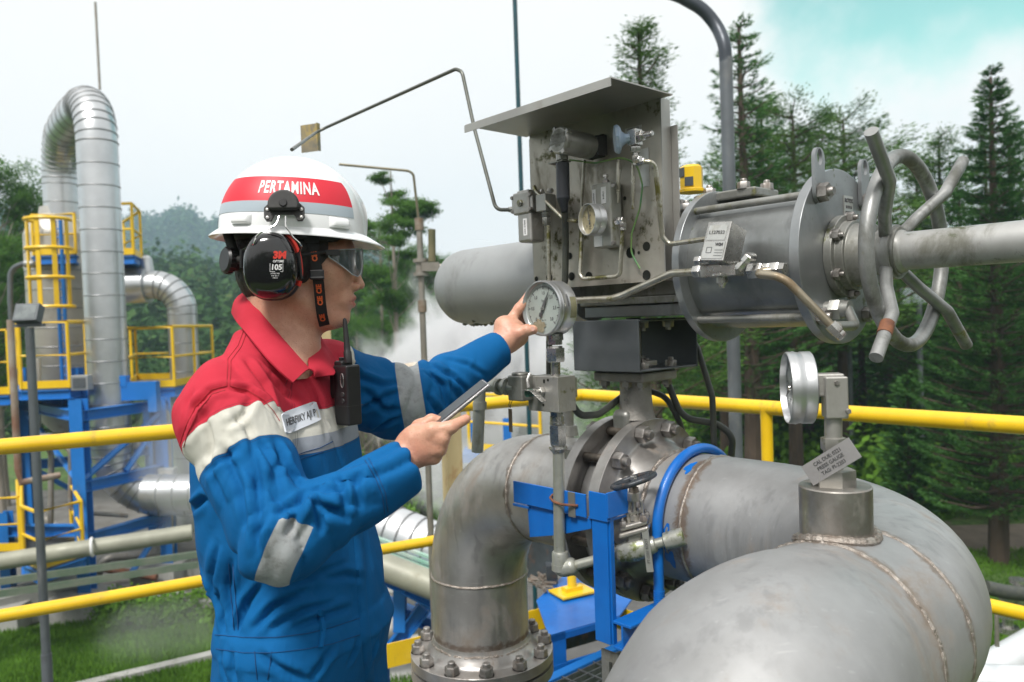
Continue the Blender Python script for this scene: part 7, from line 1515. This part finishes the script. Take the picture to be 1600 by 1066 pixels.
# ================================================================== VEGETATION
def leafmat(name, dark, light, trans=.25, warm=None):
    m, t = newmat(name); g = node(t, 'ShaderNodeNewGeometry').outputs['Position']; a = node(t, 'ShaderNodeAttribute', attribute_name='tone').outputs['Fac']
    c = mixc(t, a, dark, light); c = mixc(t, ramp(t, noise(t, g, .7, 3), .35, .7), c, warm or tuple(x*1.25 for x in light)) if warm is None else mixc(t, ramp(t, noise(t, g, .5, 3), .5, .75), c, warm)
    d = node(t, 'ShaderNodeBsdfDiffuse', {'Color': c}); tr = node(t, 'ShaderNodeBsdfTranslucent', {'Color': c}); mxs = node(t, 'ShaderNodeMixShader', {0: trans, 1: d.outputs[0], 2: tr.outputs[0]})
    o = node(t, 'ShaderNodeOutputMaterial'); t.links.new(mxs.outputs[0], o.inputs[0]); return m
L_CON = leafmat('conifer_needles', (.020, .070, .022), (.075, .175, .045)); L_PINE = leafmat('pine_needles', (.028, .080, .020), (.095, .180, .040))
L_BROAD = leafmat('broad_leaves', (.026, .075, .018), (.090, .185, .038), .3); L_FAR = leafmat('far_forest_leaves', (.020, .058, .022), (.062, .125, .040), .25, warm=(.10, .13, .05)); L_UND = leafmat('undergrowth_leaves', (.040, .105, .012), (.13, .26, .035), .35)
BARK = surf('bark', (.10, .07, .05), (.06, .042, .03), 0, .9, .05, 6, bump=.8, bscale=30, bdist=.01, stretch=(1, 1, .3)); PALEB = surf('pale_bark', (.26, .23, .19), (.18, .155, .12), 0, .85, .05, 6, bump=.5, bscale=30, stretch=(1, 1, .3))
def leaf_mesh(name, Cn, Dr, Nn, ln, wd, tone, mat):
    """many small pointed leaves: centres, long axes, side axes"""
    n = len(Cn); Dr = Dr*ln[:, None]; Sd = Nn*wd[:, None]; Vx = np.empty((n, 4, 3)); Vx[:, 0] = Cn-Dr*.5; Vx[:, 1] = Cn+Sd*.5; Vx[:, 2] = Cn+Dr*.5; Vx[:, 3] = Cn-Sd*.5
    me = bpy.data.meshes.new(name); me.vertices.add(4*n); me.vertices.foreach_set('co', Vx.ravel()); me.loops.add(4*n); me.loops.foreach_set('vertex_index', np.arange(4*n)); me.polygons.add(n); me.polygons.foreach_set('loop_start', np.arange(0, 4*n, 4)); me.polygons.foreach_set('loop_total', np.full(n, 4))
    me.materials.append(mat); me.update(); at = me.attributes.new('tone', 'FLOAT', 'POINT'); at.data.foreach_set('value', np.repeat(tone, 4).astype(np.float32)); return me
def unit(A): return A/(np.linalg.norm(A, axis=-1, keepdims=True)+1e-9)
def rnd(n, r_): return unit(r_.normal(size=(n, 3)))
def trunk_mesh(name, H_, r0, limbs, mat, lean=0, r_=rng):
    b = MB(); pts = []; n = 9
    for k in range(n+1): f = k/n; pts.append(np.array([lean*f*H_+.02*H_*math.sin(5*f)*.3, .012*H_*math.sin(4*f+1)*.5, f*H_]))
    b.tube(pts, [r0*(1-.88*k/n)+.004 for k in range(n+1)], 9)
    for (p0, p1, ra) in limbs: m_ = (np.asarray(p0)+p1)/2+np.array([0, 0, -.04*np.linalg.norm(np.asarray(p1)-p0)]); b.tube([p0, m_, p1], [ra, ra*.7, ra*.3], 5)
    o = b.build(name, mat); me = o.data; bpy.data.objects.remove(o); return me
def conifer(H_, Rb, nwh, nbr, seed, droop=.12, curve=.28, base=.12, dens=1., sp=.05, mat=L_CON, prof=lambda f: (1-f)**.8, bark=BARK, puff=.02, lv=(.72, .5)):
    r_ = np.random.default_rng(seed); Cn, Dr, Sd, ln, wd, tn, limbs = [], [], [], [], [], [], []
    for w in range(nwh):
        f = base+(1-base)*((w+.5)/nwh)**.95; z = f*H_; L0 = Rb*prof((f-base)/(1-base))+.04*Rb
        for k in range(nbr):
            az = 2*PI*(k+r_.random()*.6)/nbr+w*1.3; L = L0*(lv[0]+lv[1]*r_.random()); d = np.array([math.cos(az), math.sin(az), 0]); s_ = np.array([-d[1], d[0], 0]); zz_ = z+r_.normal()*.03*H_/nwh*8
            P = lambda t: d*L*t+np.array([0, 0, zz_-droop*L*t+curve*L*t*t])
            limbs.append((P(0), P(.8), .010*H_/6+.012*L)); n = int(dens*(10+L*70))
            t_ = r_.random(n)**.8; side = r_.choice([-1, 1], n); spread = (.10+.32*L*(1-t_)*r_.random(n))*(1 if L > .3 else .6)
            base_p = np.array([P(x) for x in t_]); ax = unit(d*(.75+.3*r_.random((n, 1)))+s_*side[:, None]*(.75*r_.random((n, 1)))+np.array([0, 0, .18])+r_.normal(size=(n, 3))*.12)
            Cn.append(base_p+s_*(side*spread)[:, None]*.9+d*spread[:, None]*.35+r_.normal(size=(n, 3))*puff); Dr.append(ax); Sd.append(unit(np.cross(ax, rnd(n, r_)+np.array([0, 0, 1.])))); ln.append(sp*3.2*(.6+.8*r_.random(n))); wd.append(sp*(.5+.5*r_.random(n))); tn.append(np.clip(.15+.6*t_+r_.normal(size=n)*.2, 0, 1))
    n = 60; t_ = r_.random(n); Cn.append(np.stack([r_.normal(size=n)*.02, r_.normal(size=n)*.02, H_*(.93+.08*t_)], 1)); ax = unit(r_.normal(size=(n, 3))*.5+np.array([0, 0, 1.])); Dr.append(ax); Sd.append(unit(np.cross(ax, rnd(n, r_)))); ln.append(np.full(n, sp*2.5)); wd.append(np.full(n, sp*.6)); tn.append(r_.random(n))
    cr = leaf_mesh('crown', *[np.concatenate(a) for a in (Cn, Dr, Sd, ln, wd, tn)], mat); tr = trunk_mesh('trunk', H_*.99, .020*H_, limbs, bark); return cr, tr
def clumpy(H_, blobs, nleaf, seed, size, mat, bark=PALEB, rt=.02, lean=0, flat=.6, elong=2.2, up=.2):
    """blobs: list of (x,y,z,r) foliage clumps carried by limbs off the trunk"""
    r_ = np.random.default_rng(seed); Cn, Dr, Sd, ln, wd, tn, limbs = [], [], [], [], [], [], []
    tot = sum(b_[3]**2 for b_ in blobs)
    for (x, y, z, r) in blobs:
        n = max(20, int(nleaf*r*r/tot)); nsub = max(4, int(6+r*7)); sc_ = rnd(nsub, r_)*r*(.35+.6*r_.random((nsub, 1)))*np.array([1, 1, flat]); pick = r_.integers(0, nsub, n)
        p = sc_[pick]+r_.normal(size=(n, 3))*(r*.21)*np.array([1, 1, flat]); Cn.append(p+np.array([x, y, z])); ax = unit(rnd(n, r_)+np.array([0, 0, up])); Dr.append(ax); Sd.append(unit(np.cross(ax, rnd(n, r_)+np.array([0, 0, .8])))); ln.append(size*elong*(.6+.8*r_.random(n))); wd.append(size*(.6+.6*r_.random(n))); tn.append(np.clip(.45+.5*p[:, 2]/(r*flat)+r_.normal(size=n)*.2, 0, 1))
        zb_ = max(.1*H_, z-.35*math.hypot(x, y)-.15*H_*r_.random()); f = min(.97, zb_/H_); limbs.append((np.array([lean*f*H_, 0, f*H_]), np.array([x, y, z]), .012*H_/5))
        for q_ in sc_[:4]: limbs.append((np.array([x, y, z])-np.array([0, 0, r*.2]), np.array([x, y, z])+q_*.8, .005*H_/5))
    cr = leaf_mesh('crown', *[np.concatenate(a) for a in (Cn, Dr, Sd, ln, wd, tn)], mat); tr = trunk_mesh('trunk', H_, rt*H_, limbs, bark, lean); return cr, tr
def plant(name, proto, loc, label, cat, group=None, s=1., rz=0):
    t = thing(name, loc, label, cat, group); t.rotation_euler = (0, 0, rz); t.scale = (s, s, s) if not hasattr(s, '__len__') else s
    for me, nm in ((proto[0], 'crown'), (proto[1], 'trunk')): o = bpy.data.objects.new(nm, me); COL.objects.link(o); o.parent = t
    return t
def at_g(px, d, z=G): p = AT(px, 600, d); return np.array([p[0], p[1], z])
def hpx(px, py, d): return AT(px, py, d)[2]-G
# the big conifer at the right
d0 = 12.9; Hc = hpx(1537, 118, d0); P1 = conifer(Hc, 1.6, 34, 8, 11, droop=.06, curve=.34, base=.10, dens=5., sp=.022, prof=lambda f: (1-f)**.85*.92+.03)
plant('tall_conifer', P1, at_g(1558, d0), 'tall dark conifer with tiered feathery branches, nearest the right edge', 'conifer tree', 'conifers on the right')
P2 = conifer(8.5, 1.25, 26, 6, 12, droop=.05, curve=.35, base=.25, dens=2.2, sp=.026, prof=lambda f: (1-f)**.7*.85+.06)
q_ = at_g(1172, 15.); plant('thin_conifer', P2, q_, 'thin sparse conifer rising between the lamp post and the pines', 'conifer tree', 'conifers on the right', hpx(1165, 40, 15.)/8.5)
# pines with clumped needles
def pine(seed, H_=9., n=26, w=1.5, z0=.35, sz=.020, nl=70000, sq=.9):
    r_ = np.random.default_rng(seed); bl = []; n = int(n*2.6)
    for k in range(n): f = z0+(1-z0)*k/n; a = r_.random()*6.28; rr = w*(1-((f-z0)/(1-z0))**1.8)*(.2+.95*r_.random()); bl.append((rr*math.cos(a), rr*math.sin(a), f*H_, .16+.26*r_.random()*(1.2-f)*1.6))
    bl.append((0, 0, H_*.98, .25)); return clumpy(H_, bl, nl, seed, sz, L_PINE, BARK, .016, flat=sq, elong=4.0, up=.5)
PA = conifer(9., 1.45, 22, 6, 21, droop=-.38, curve=.10, base=.30, dens=4.2, sp=.026, mat=L_PINE, puff=.065, lv=(.45, .8), prof=lambda f: (1-f)**.75*(.75+.25*math.sin(f*23))+.05)
PB = conifer(9., 2.2, 17, 6, 22, droop=-.25, curve=.12, base=.28, dens=3.6, sp=.034, mat=L_PINE, puff=.09, lv=(.4, .85), prof=lambda f: (1-f)**.55*(.7+.3*math.sin(f*17+1))+.08)
PC = conifer(9., 2.9, 13, 6, 23, droop=-.22, curve=.10, base=.36, dens=3.6, sp=.036, mat=L_PINE, puff=.10, lv=(.4, .85), prof=lambda f: (1-f*f)**.6*(.7+.3*math.sin(f*13))+.10)
for (px, top, d, pr_, lab) in ((1018, 42, 12.5, PA, 'tall bushy pine right behind the rain hood'), (1245, 178, 17, PC, 'broad pine above the big cylinder'), (1322, 186, 18.5, PC, 'broad pine with a long bough to the right, left of the handwheel'), (1195, 165, 19, PB, 'pine just right of the curved lamp post'),
    (1475, 215, 19, PB, 'pine between the handwheel and the tall conifer'), (1440, 262, 22, PA, 'pine rising inside the handwheel ring'), (1588, 205, 17, PA, 'pine cut off by the right edge behind the tall conifer'), (1130, 300, 20, PB, 'pine behind the curved lamp post at cylinder height')):
    plant('pine_tree', pr_, at_g(px, d), lab, 'pine tree', 'pines behind the valve', hpx(px, top, d)/9., rng.random()*6)
# dark conifers of the wood at the right
P3 = conifer(10., 2.0, 24, 7, 13, droop=.35, curve=.12, base=.12, dens=1.7, sp=.045); P4 = conifer(10., 1.6, 22, 6, 14, droop=.3, curve=.1, base=.16, dens=1.8, sp=.045)
rk = np.random.default_rng(5); k = 0
WL = ['over the grey bracket box', 'beside the curved lamp post', 'just below the left end plate', 'below the cylinder', 'above the right gauge', 'between the right gauge and handwheel', 'under the handwheel', 'left of the tall conifer', 'behind the tall conifer', 'at the right edge']
spots = [(1080, 26, 350), (1122, 22, 400), (1170, 21, 380), (1215, 24, 330), (1262, 21, 350), (1300, 25, 300), (1345, 22, 330), (1385, 26, 290), (1425, 21, 330), (1462, 23, 300), (1500, 18, 300), (1545, 24, 240), (1590, 20, 250), (1630, 17, 260), (960, 30, 420), (1010, 27, 400), (1050, 32, 380), (900, 34, 440)]
PLS = ['behind the neck plate of the bracket box', 'left of the curved lamp post, lower part', 'just right of the curved lamp post, lower part', 'under the left end plate', 'under the middle of the big cylinder', 'under the tie rod nuts of the right end plate', 'above the right hand gauge', 'right of the right hand gauge, with visible trunk', 'under the handwheel', 'right of the lamp pole with the square lamp', 'left of the tall tiered conifer', 'behind the tall tiered conifer', 'at the right edge behind the tall conifer', 'cut by the right edge, nearest', 'behind the big gauge, far', 'behind the bracket box, far', 'between bracket box and lamp post, farthest', 'behind the block valve, farthest']
for i, (px, d, top) in enumerate(spots):
    plant('wood_conifer', P3 if i % 2 else P4, at_g(px, d), 'dark wood conifer '+PLS[i], 'conifer tree', 'dark conifers of the wood', hpx(px, top, d)/10.*(.95+.1*rk.random()), rk.random()*6)
P5 = conifer(4.2, .75, 16, 7, 15, droop=-.6, curve=.25, base=.03, dens=1.2, sp=.06, prof=lambda f: (1-f)**.55)
plant('young_cypress', P5, at_g(1418, 14.), 'narrow bright green young cypress below the handwheel', 'cypress', None, hpx(1418, 590, 14.)/4.2)
# broadleaf trees left and centre
def umbrella(seed, H_, n, w, z0, nl=36000, sz=.038, flat=.38):
    r_ = np.random.default_rng(seed); bl = []
    for k in range(n): f = z0+(1-z0)*r_.random()**.8; a = r_.random()*6.28; rr = w*(.15+.85*r_.random())*(.6+.4*math.sin(PI*f)); bl.append((rr*math.cos(a), rr*math.sin(a), f*H_, .3+.5*r_.random()))
    return clumpy(H_, bl, nl, seed, sz, L_BROAD, PALEB, .013, flat=flat, elong=1.6)
UA, UB, UC = umbrella(31, 9, 30, 1.9, .32, flat=.8), umbrella(32, 9, 46, 2.4, .38, nl=60000, flat=.8), umbrella(33, 9, 13, 1.5, .52, flat=.42)
for (px, top, d, pr_, lab) in ((622, 252, 20, UC, 'tall slender tree with sparse flat foliage pads behind the vent pipe'), (600, 345, 24, UA, 'leaning tree with pale trunk just right of the glasses'), (660, 385, 27, UB, 'dense tree behind the vent pipe valve'), (690, 395, 30, UA, 'tree left of the spring can'), (2, 262, 20, UB, 'broad tree cut by the left edge beside the hooped pipe'), (30, 338, 24, UB, 'dark tree behind the vessel at the left'), (-6, 372, 19, UB, 'dark low tree at the left edge'),
    (560, 430, 30, UB, 'tree behind the chin and radio antenna'), (735, 420, 38, UB, 'far tree below the spring can end')):
    plant('broadleaf_tree', pr_, at_g(px, d), lab, 'tree', 'trees behind the plant', hpx(px, top, d)/9.3, rng.random()*6)
# bare twiggy shrubs behind the radio
r_ = np.random.default_rng(40); b = MB()
def twig(p, d, L, r, lv):
    e = p+d*L; b.tube([p, (p+e)/2+r_.normal(size=3)*L*.05, e], [r, r*.8, r*.6], 4, cap=False)
    if lv > 0:
        for _ in range(3): twig(p+d*L*(.5+.5*r_.random()), nrm(d+r_.normal(size=3)*.38), L*.68, r*.6, lv-1)
for k in range(5): twig(np.array([.3*r_.normal(), .3*r_.normal(), 0]), nrm([.2*r_.normal(), .2*r_.normal(), 1]), 1.3, .03, 4)
o = b.build('twigs', PALEB); twm = o.data; bpy.data.objects.remove(o)
for (px, d, top, lab) in ((590, 17, 470, 'bare twiggy shrub behind the left upper arm'), (630, 18, 490, 'bare twiggy shrub left of the vent pipe'), (560, 16.5, 500, 'bare twiggy shrub behind the radio antenna')):
    t = thing('bare_shrub', at_g(px, d), lab, 'shrub', 'bare shrubs'); o = bpy.data.objects.new('twigs', twm); COL.objects.link(o); o.parent = t; s_ = hpx(px, top, d)/4.0; t.scale = (s_, s_, s_); t.rotation_euler = (0, 0, d)

# ------------------------------------------------------------------ hills and forest as masses
def fnoise(x, s, ph): return math.sin(x/s+ph)+.5*math.sin(x/s*2.3+ph*1.7)+.25*math.sin(x/s*5.1+ph*2.9)
def ridge_h(px, which):
    if which == 'far': return np.interp(px, [-400, 0, 60, 130, 200, 260, 330, 420, 560, 700, 1000, 1400, 2100], [322, 316, 318, 325, 318, 326, 322, 334, 372, 400, 415, 430, 430])
    return np.interp(px, [-400, 0, 100, 200, 260, 330, 420, 520, 600, 700, 760, 850, 1000, 1400, 2100], [392, 400, 402, 375, 372, 380, 374, 372, 380, 402, 425, 445, 440, 425, 425])
def hill(name, which, dist, depth, zoff, mat, jit):
    n1_, n2_ = 260, 26; vs = []
    pxs = np.linspace(-420, 2100, n1_)
    for j in range(n2_):
        f = j/(n2_-1)
        for i, px in enumerate(pxs):
            top = hpx(px, ridge_h(px, which)+zoff, dist)
            h = top*math.sin(PI/2*min(1, f*1.35))**1.1*(1-.0*f); h *= 1+jit*(fnoise(px*1.0+f*60, 24, 1)*.03+fnoise(px*1.7-f*90, 7, 2)*.012)*(f > .05)
            p = AT(px, 500, dist-depth+depth*f*1.25); vs.append((p[0], p[1], G-.05+h))
    o = MB().add(vs, [(j*n1_+i, j*n1_+i+1, (j+1)*n1_+i+1, (j+1)*n1_+i) for j in range(n2_-1) for i in range(n1_-1)], 0, True).build(name, mat, autos=False); o['kind'] = 'structure'; return np.array(vs).reshape(n2_, n1_, 3)
HM = surf('wooded_hillside', (.030, .060, .018), (.018, .040, .012), 0, .95, .02, .3, bump=1, bscale=.6, bdist=1.)
nh_ = hill('near_hill', 'near', 130, 85, 80, HM, 1); fh_ = hill('far_hill', 'far', 420, 170, 42, HM, 2)
def forest(name, grid, n, size, leaf, nper, seed, rmin=.2):
    r_ = np.random.default_rng(seed); J, I = grid.shape[:2]; fj = r_.random(n)**.8*(J-2)*.95; fi = r_.random(n)*(I-2); j, i = fj.astype(int), fi.astype(int); a, c = (fj-j)[:, None], (fi-i)[:, None]
    p = grid[j, i]*(1-a)*(1-c)+grid[j+1, i]*a*(1-c)+grid[j, i+1]*(1-a)*c+grid[j+1, i+1]*a*c
    sz_ = size*(.55+.8*r_.random(n)); hg = sz_*(.75+.65*r_.random(n)); base = r_.random(n)
    idx = np.repeat(np.arange(n), nper); m = len(idx); dd = rnd(m, r_); dd[:, 2] = np.abs(dd[:, 2]); rad = .75+.3*r_.random(m)
    lob = 1+.25*np.sin(dd[:, 0]*5+idx)+.2*np.sin(dd[:, 1]*7+idx*2); Cn = p[idx]+dd*np.stack([sz_[idx], sz_[idx], hg[idx]], 1)*(rad*lob)[:, None]*np.array([.5, .5, .9]); nn = unit(dd+rnd(m, r_)*.7); ax = unit(np.cross(nn, rnd(m, r_))); sd_ = unit(np.cross(nn, ax))
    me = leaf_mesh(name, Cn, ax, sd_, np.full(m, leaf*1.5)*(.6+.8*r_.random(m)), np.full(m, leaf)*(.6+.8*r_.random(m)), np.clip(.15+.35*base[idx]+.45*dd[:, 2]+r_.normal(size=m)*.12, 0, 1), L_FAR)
    o = bpy.data.objects.new(name, me); COL.objects.link(o); return tag(o, None, None, None, 'stuff')
tag(forest('hillside_forest', nh_, 4600, 3.2, .52, 100, 51), 'mixed green forest covering the nearer hillside behind the plant', 'forest')
tag(forest('ridge_forest', fh_, 6000, 6.2, 1.5, 34, 52), 'blue hazy forest on the farthest ridge', 'forest')
# near wood floor and forest wall behind the conifers
def strip(px0, px1, d0_, d1_, hgt, n1_=60, n2_=8):
    g = np.zeros((n2_, n1_, 3))
    for j in range(n2_):
        for i in range(n1_): f = j/(n2_-1); p = AT(px0+(px1-px0)*i/(n1_-1), 500, d0_+(d1_-d0_)*f); g[j, i] = (p[0], p[1], G+hgt*f)
    return g
tag(forest('wood_backdrop', strip(760, 2000, 34, 62, 5.0), 900, 2.6, .20, 420, 53), 'dense mixed wood closing the view behind the conifers', 'forest')
tag(forest('plant_backdrop_wood', strip(-500, 860, 30, 60, 1.0), 620, 1.9, .17, 330, 54), 'green wood at the foot of the hill behind the plant', 'forest')
def ring_strip(a0, a1, r0, r1, hgt, n1_=60, n2_=6):
    g = np.zeros((n2_, n1_, 3))
    for j in range(n2_):
        for i in range(n1_): f = j/(n2_-1); t = math.radians(a0+(a1-a0)*i/(n1_-1)); r = r0+(r1-r0)*f; g[j, i] = (r*math.sin(t), r*math.cos(t), G+hgt*f)
    return g
tag(forest('light_blocking_wood', ring_strip(58, 302, 12, 20, 4.5), 420, 3.4, .30, 300, 58), 'unseen tall wood added behind the viewer to dim the frontal light', 'forest')  # unseen trees added to cut the sky light coming from behind the camera
def bushes(name, px0, px1, d0_, d1_, n, size, leaf, nper, seed, label, mat=L_UND):
    o = forest(name, strip(px0, px1, d0_, d1_, 0.05), n, size, leaf, nper, seed); o.data.materials[0] = mat; tag(o, label, 'undergrowth')
bushes('undergrowth', 860, 1800, 15.5, 32, 420, 1.1, .13, 170, 55, 'bright green undergrowth between the conifer trunks')
bushes('plant_undergrowth', 260, 860, 17, 30, 260, 1.2, .15, 150, 56, 'low green bushes beyond the plant and behind the worker')
bushes('plinth_weeds', 130, 345, 11.2, 12.2, 160, .28, .045, 70, 57, 'leafy weeds along the concrete kerb at the lower left')
def grass(name, quad, n, h, seed, label):
    r_ = np.random.default_rng(seed); u_, v_ = r_.random(n), r_.random(n); q = [np.asarray(p, float) for p in quad]
    p = ((q[0]*(1-u_[:, None])+q[1]*u_[:, None])*(1-v_[:, None])+(q[3]*(1-u_[:, None])+q[2]*u_[:, None])*v_[:, None]); pn = vnoise(p, .8, 9)*.5+.5; hh = h*(.5+.9*r_.random(n))*(.5+pn)
    ax = unit(r_.normal(size=(n, 3))*.33+np.array([0, 0, 1.])); Cn = p+ax*hh[:, None]*.45; sd_ = unit(np.cross(ax, rnd(n, r_)))
    me = leaf_mesh(name, Cn, ax, sd_, hh, hh*.14, np.clip(pn+r_.normal(size=n)*.25, 0, 1), L_UND); o = bpy.data.objects.new(name, me); COL.objects.link(o); tag(o, label, 'grass', None, 'stuff')
grass('left_grass', [GP(-60, 8.4), GP(420, 9.4), GP(380, 12.2), GP(-60, 11.3)], 60000, .10, 61, 'rough green grass between road and plinth at the lower left')
grass('right_grass', [GP(1250, 6.0), GP(2000, 5.0), GP(1900, 13.5), GP(1250, 13.8)], 80000, .10, 62, 'bright green grass under the tall conifer at the right')
grass('centre_grass', [GP(560, 7.0), GP(780, 7.0), GP(760, 9.5), GP(560, 9.5)], 9000, .10, 63, 'patch of green grass seen through the blue pipe rack')

# ------------------------------------------------------------------ steam and haze
def steam(name, label, c, size, dens, seed, thr=.45):
    m, t = newmat(name+'_volume'); co = node(t, 'ShaderNodeTexCoord').outputs['Object']; g = node(t, 'ShaderNodeNewGeometry').outputs['Position']
    sc_ = vscale(t, co, tuple(1/s for s in size)); ln_ = node(t, 'ShaderNodeVectorMath', {0: sc_}, operation='LENGTH').outputs['Value']
    fall = ramp(t, ln_, 1.0, .15); nz = noise(t, vscale(t, g, (1, 1, .75)), 1.1, 5, .62, .6)
    mm = node(t, 'ShaderNodeMath', {0: nz, 1: node(t, 'ShaderNodeMath', {0: fall, 1: .55, 2: -thr}, operation='MULTIPLY_ADD').outputs[0]}, operation='ADD').outputs[0]
    dn = node(t, 'ShaderNodeMath', {0: ramp(t, mm, .35, .62), 1: dens}, operation='MULTIPLY').outputs[0]
    dn = node(t, 'ShaderNodeMath', {0: dn, 1: ramp(t, ln_, 1.0, .8)}, operation='MULTIPLY').outputs[0]
    v = node(t, 'ShaderNodeVolumePrincipled', {'Color': (.98, .985, 1, 1), 'Density': dn, 'Anisotropy': .2}); o_ = node(t, 'ShaderNodeOutputMaterial'); t.links.new(v.outputs[0], o_.inputs['Volume'])
    bm = bmesh.new(); bmesh.ops.create_icosphere(bm, subdivisions=3, radius=1); me = bpy.data.meshes.new(name); bm.to_mesh(me); bm.free(); me.transform(Matrix.Diagonal((*size, 1))); me.materials.append(m); o = bpy.data.objects.new(name, me); COL.objects.link(o); o.location = tuple(c); tag(o, label, 'steam', None, 'stuff')
steam('steam_plume', 'white steam cloud billowing behind the gauge and forearm', AT(755, 605, 17.5), (3.3, 2.2, 3.3), 7., 1, .25)
steam('steam_wisp', 'thin steam drifting past the blue frame left of the worker', AT(285, 735, 11.6), (1.3, 1.2, 1.9), .42, 2, .42)
steam('ground_steam', 'faint steam low over the grass at the lower left', AT(250, 985, 9.6), (1.8, 1.0, .75), .22, 3, .42)
steam('yard_steam', 'steam over the yard between worker and pipe leg', AT(690, 745, 12.5), (1.7, 1.4, 1.1), .9, 4, .40)
m, t = newmat('haze_volume'); v = node(t, 'ShaderNodeVolumePrincipled', {'Color': (.62, .81, 1, 1), 'Density': .0012, 'Anisotropy': .1}); o_ = node(t, 'ShaderNodeOutputMaterial'); t.links.new(v.outputs[0], o_.inputs['Volume'])
o = MB().box((0, 215, (82+G-1)/2), (1000, 560, 82-G+1), XYZ).build('haze', m); tag(o, None, None, None, 'stuff'); o.display_type = 'WIRE'
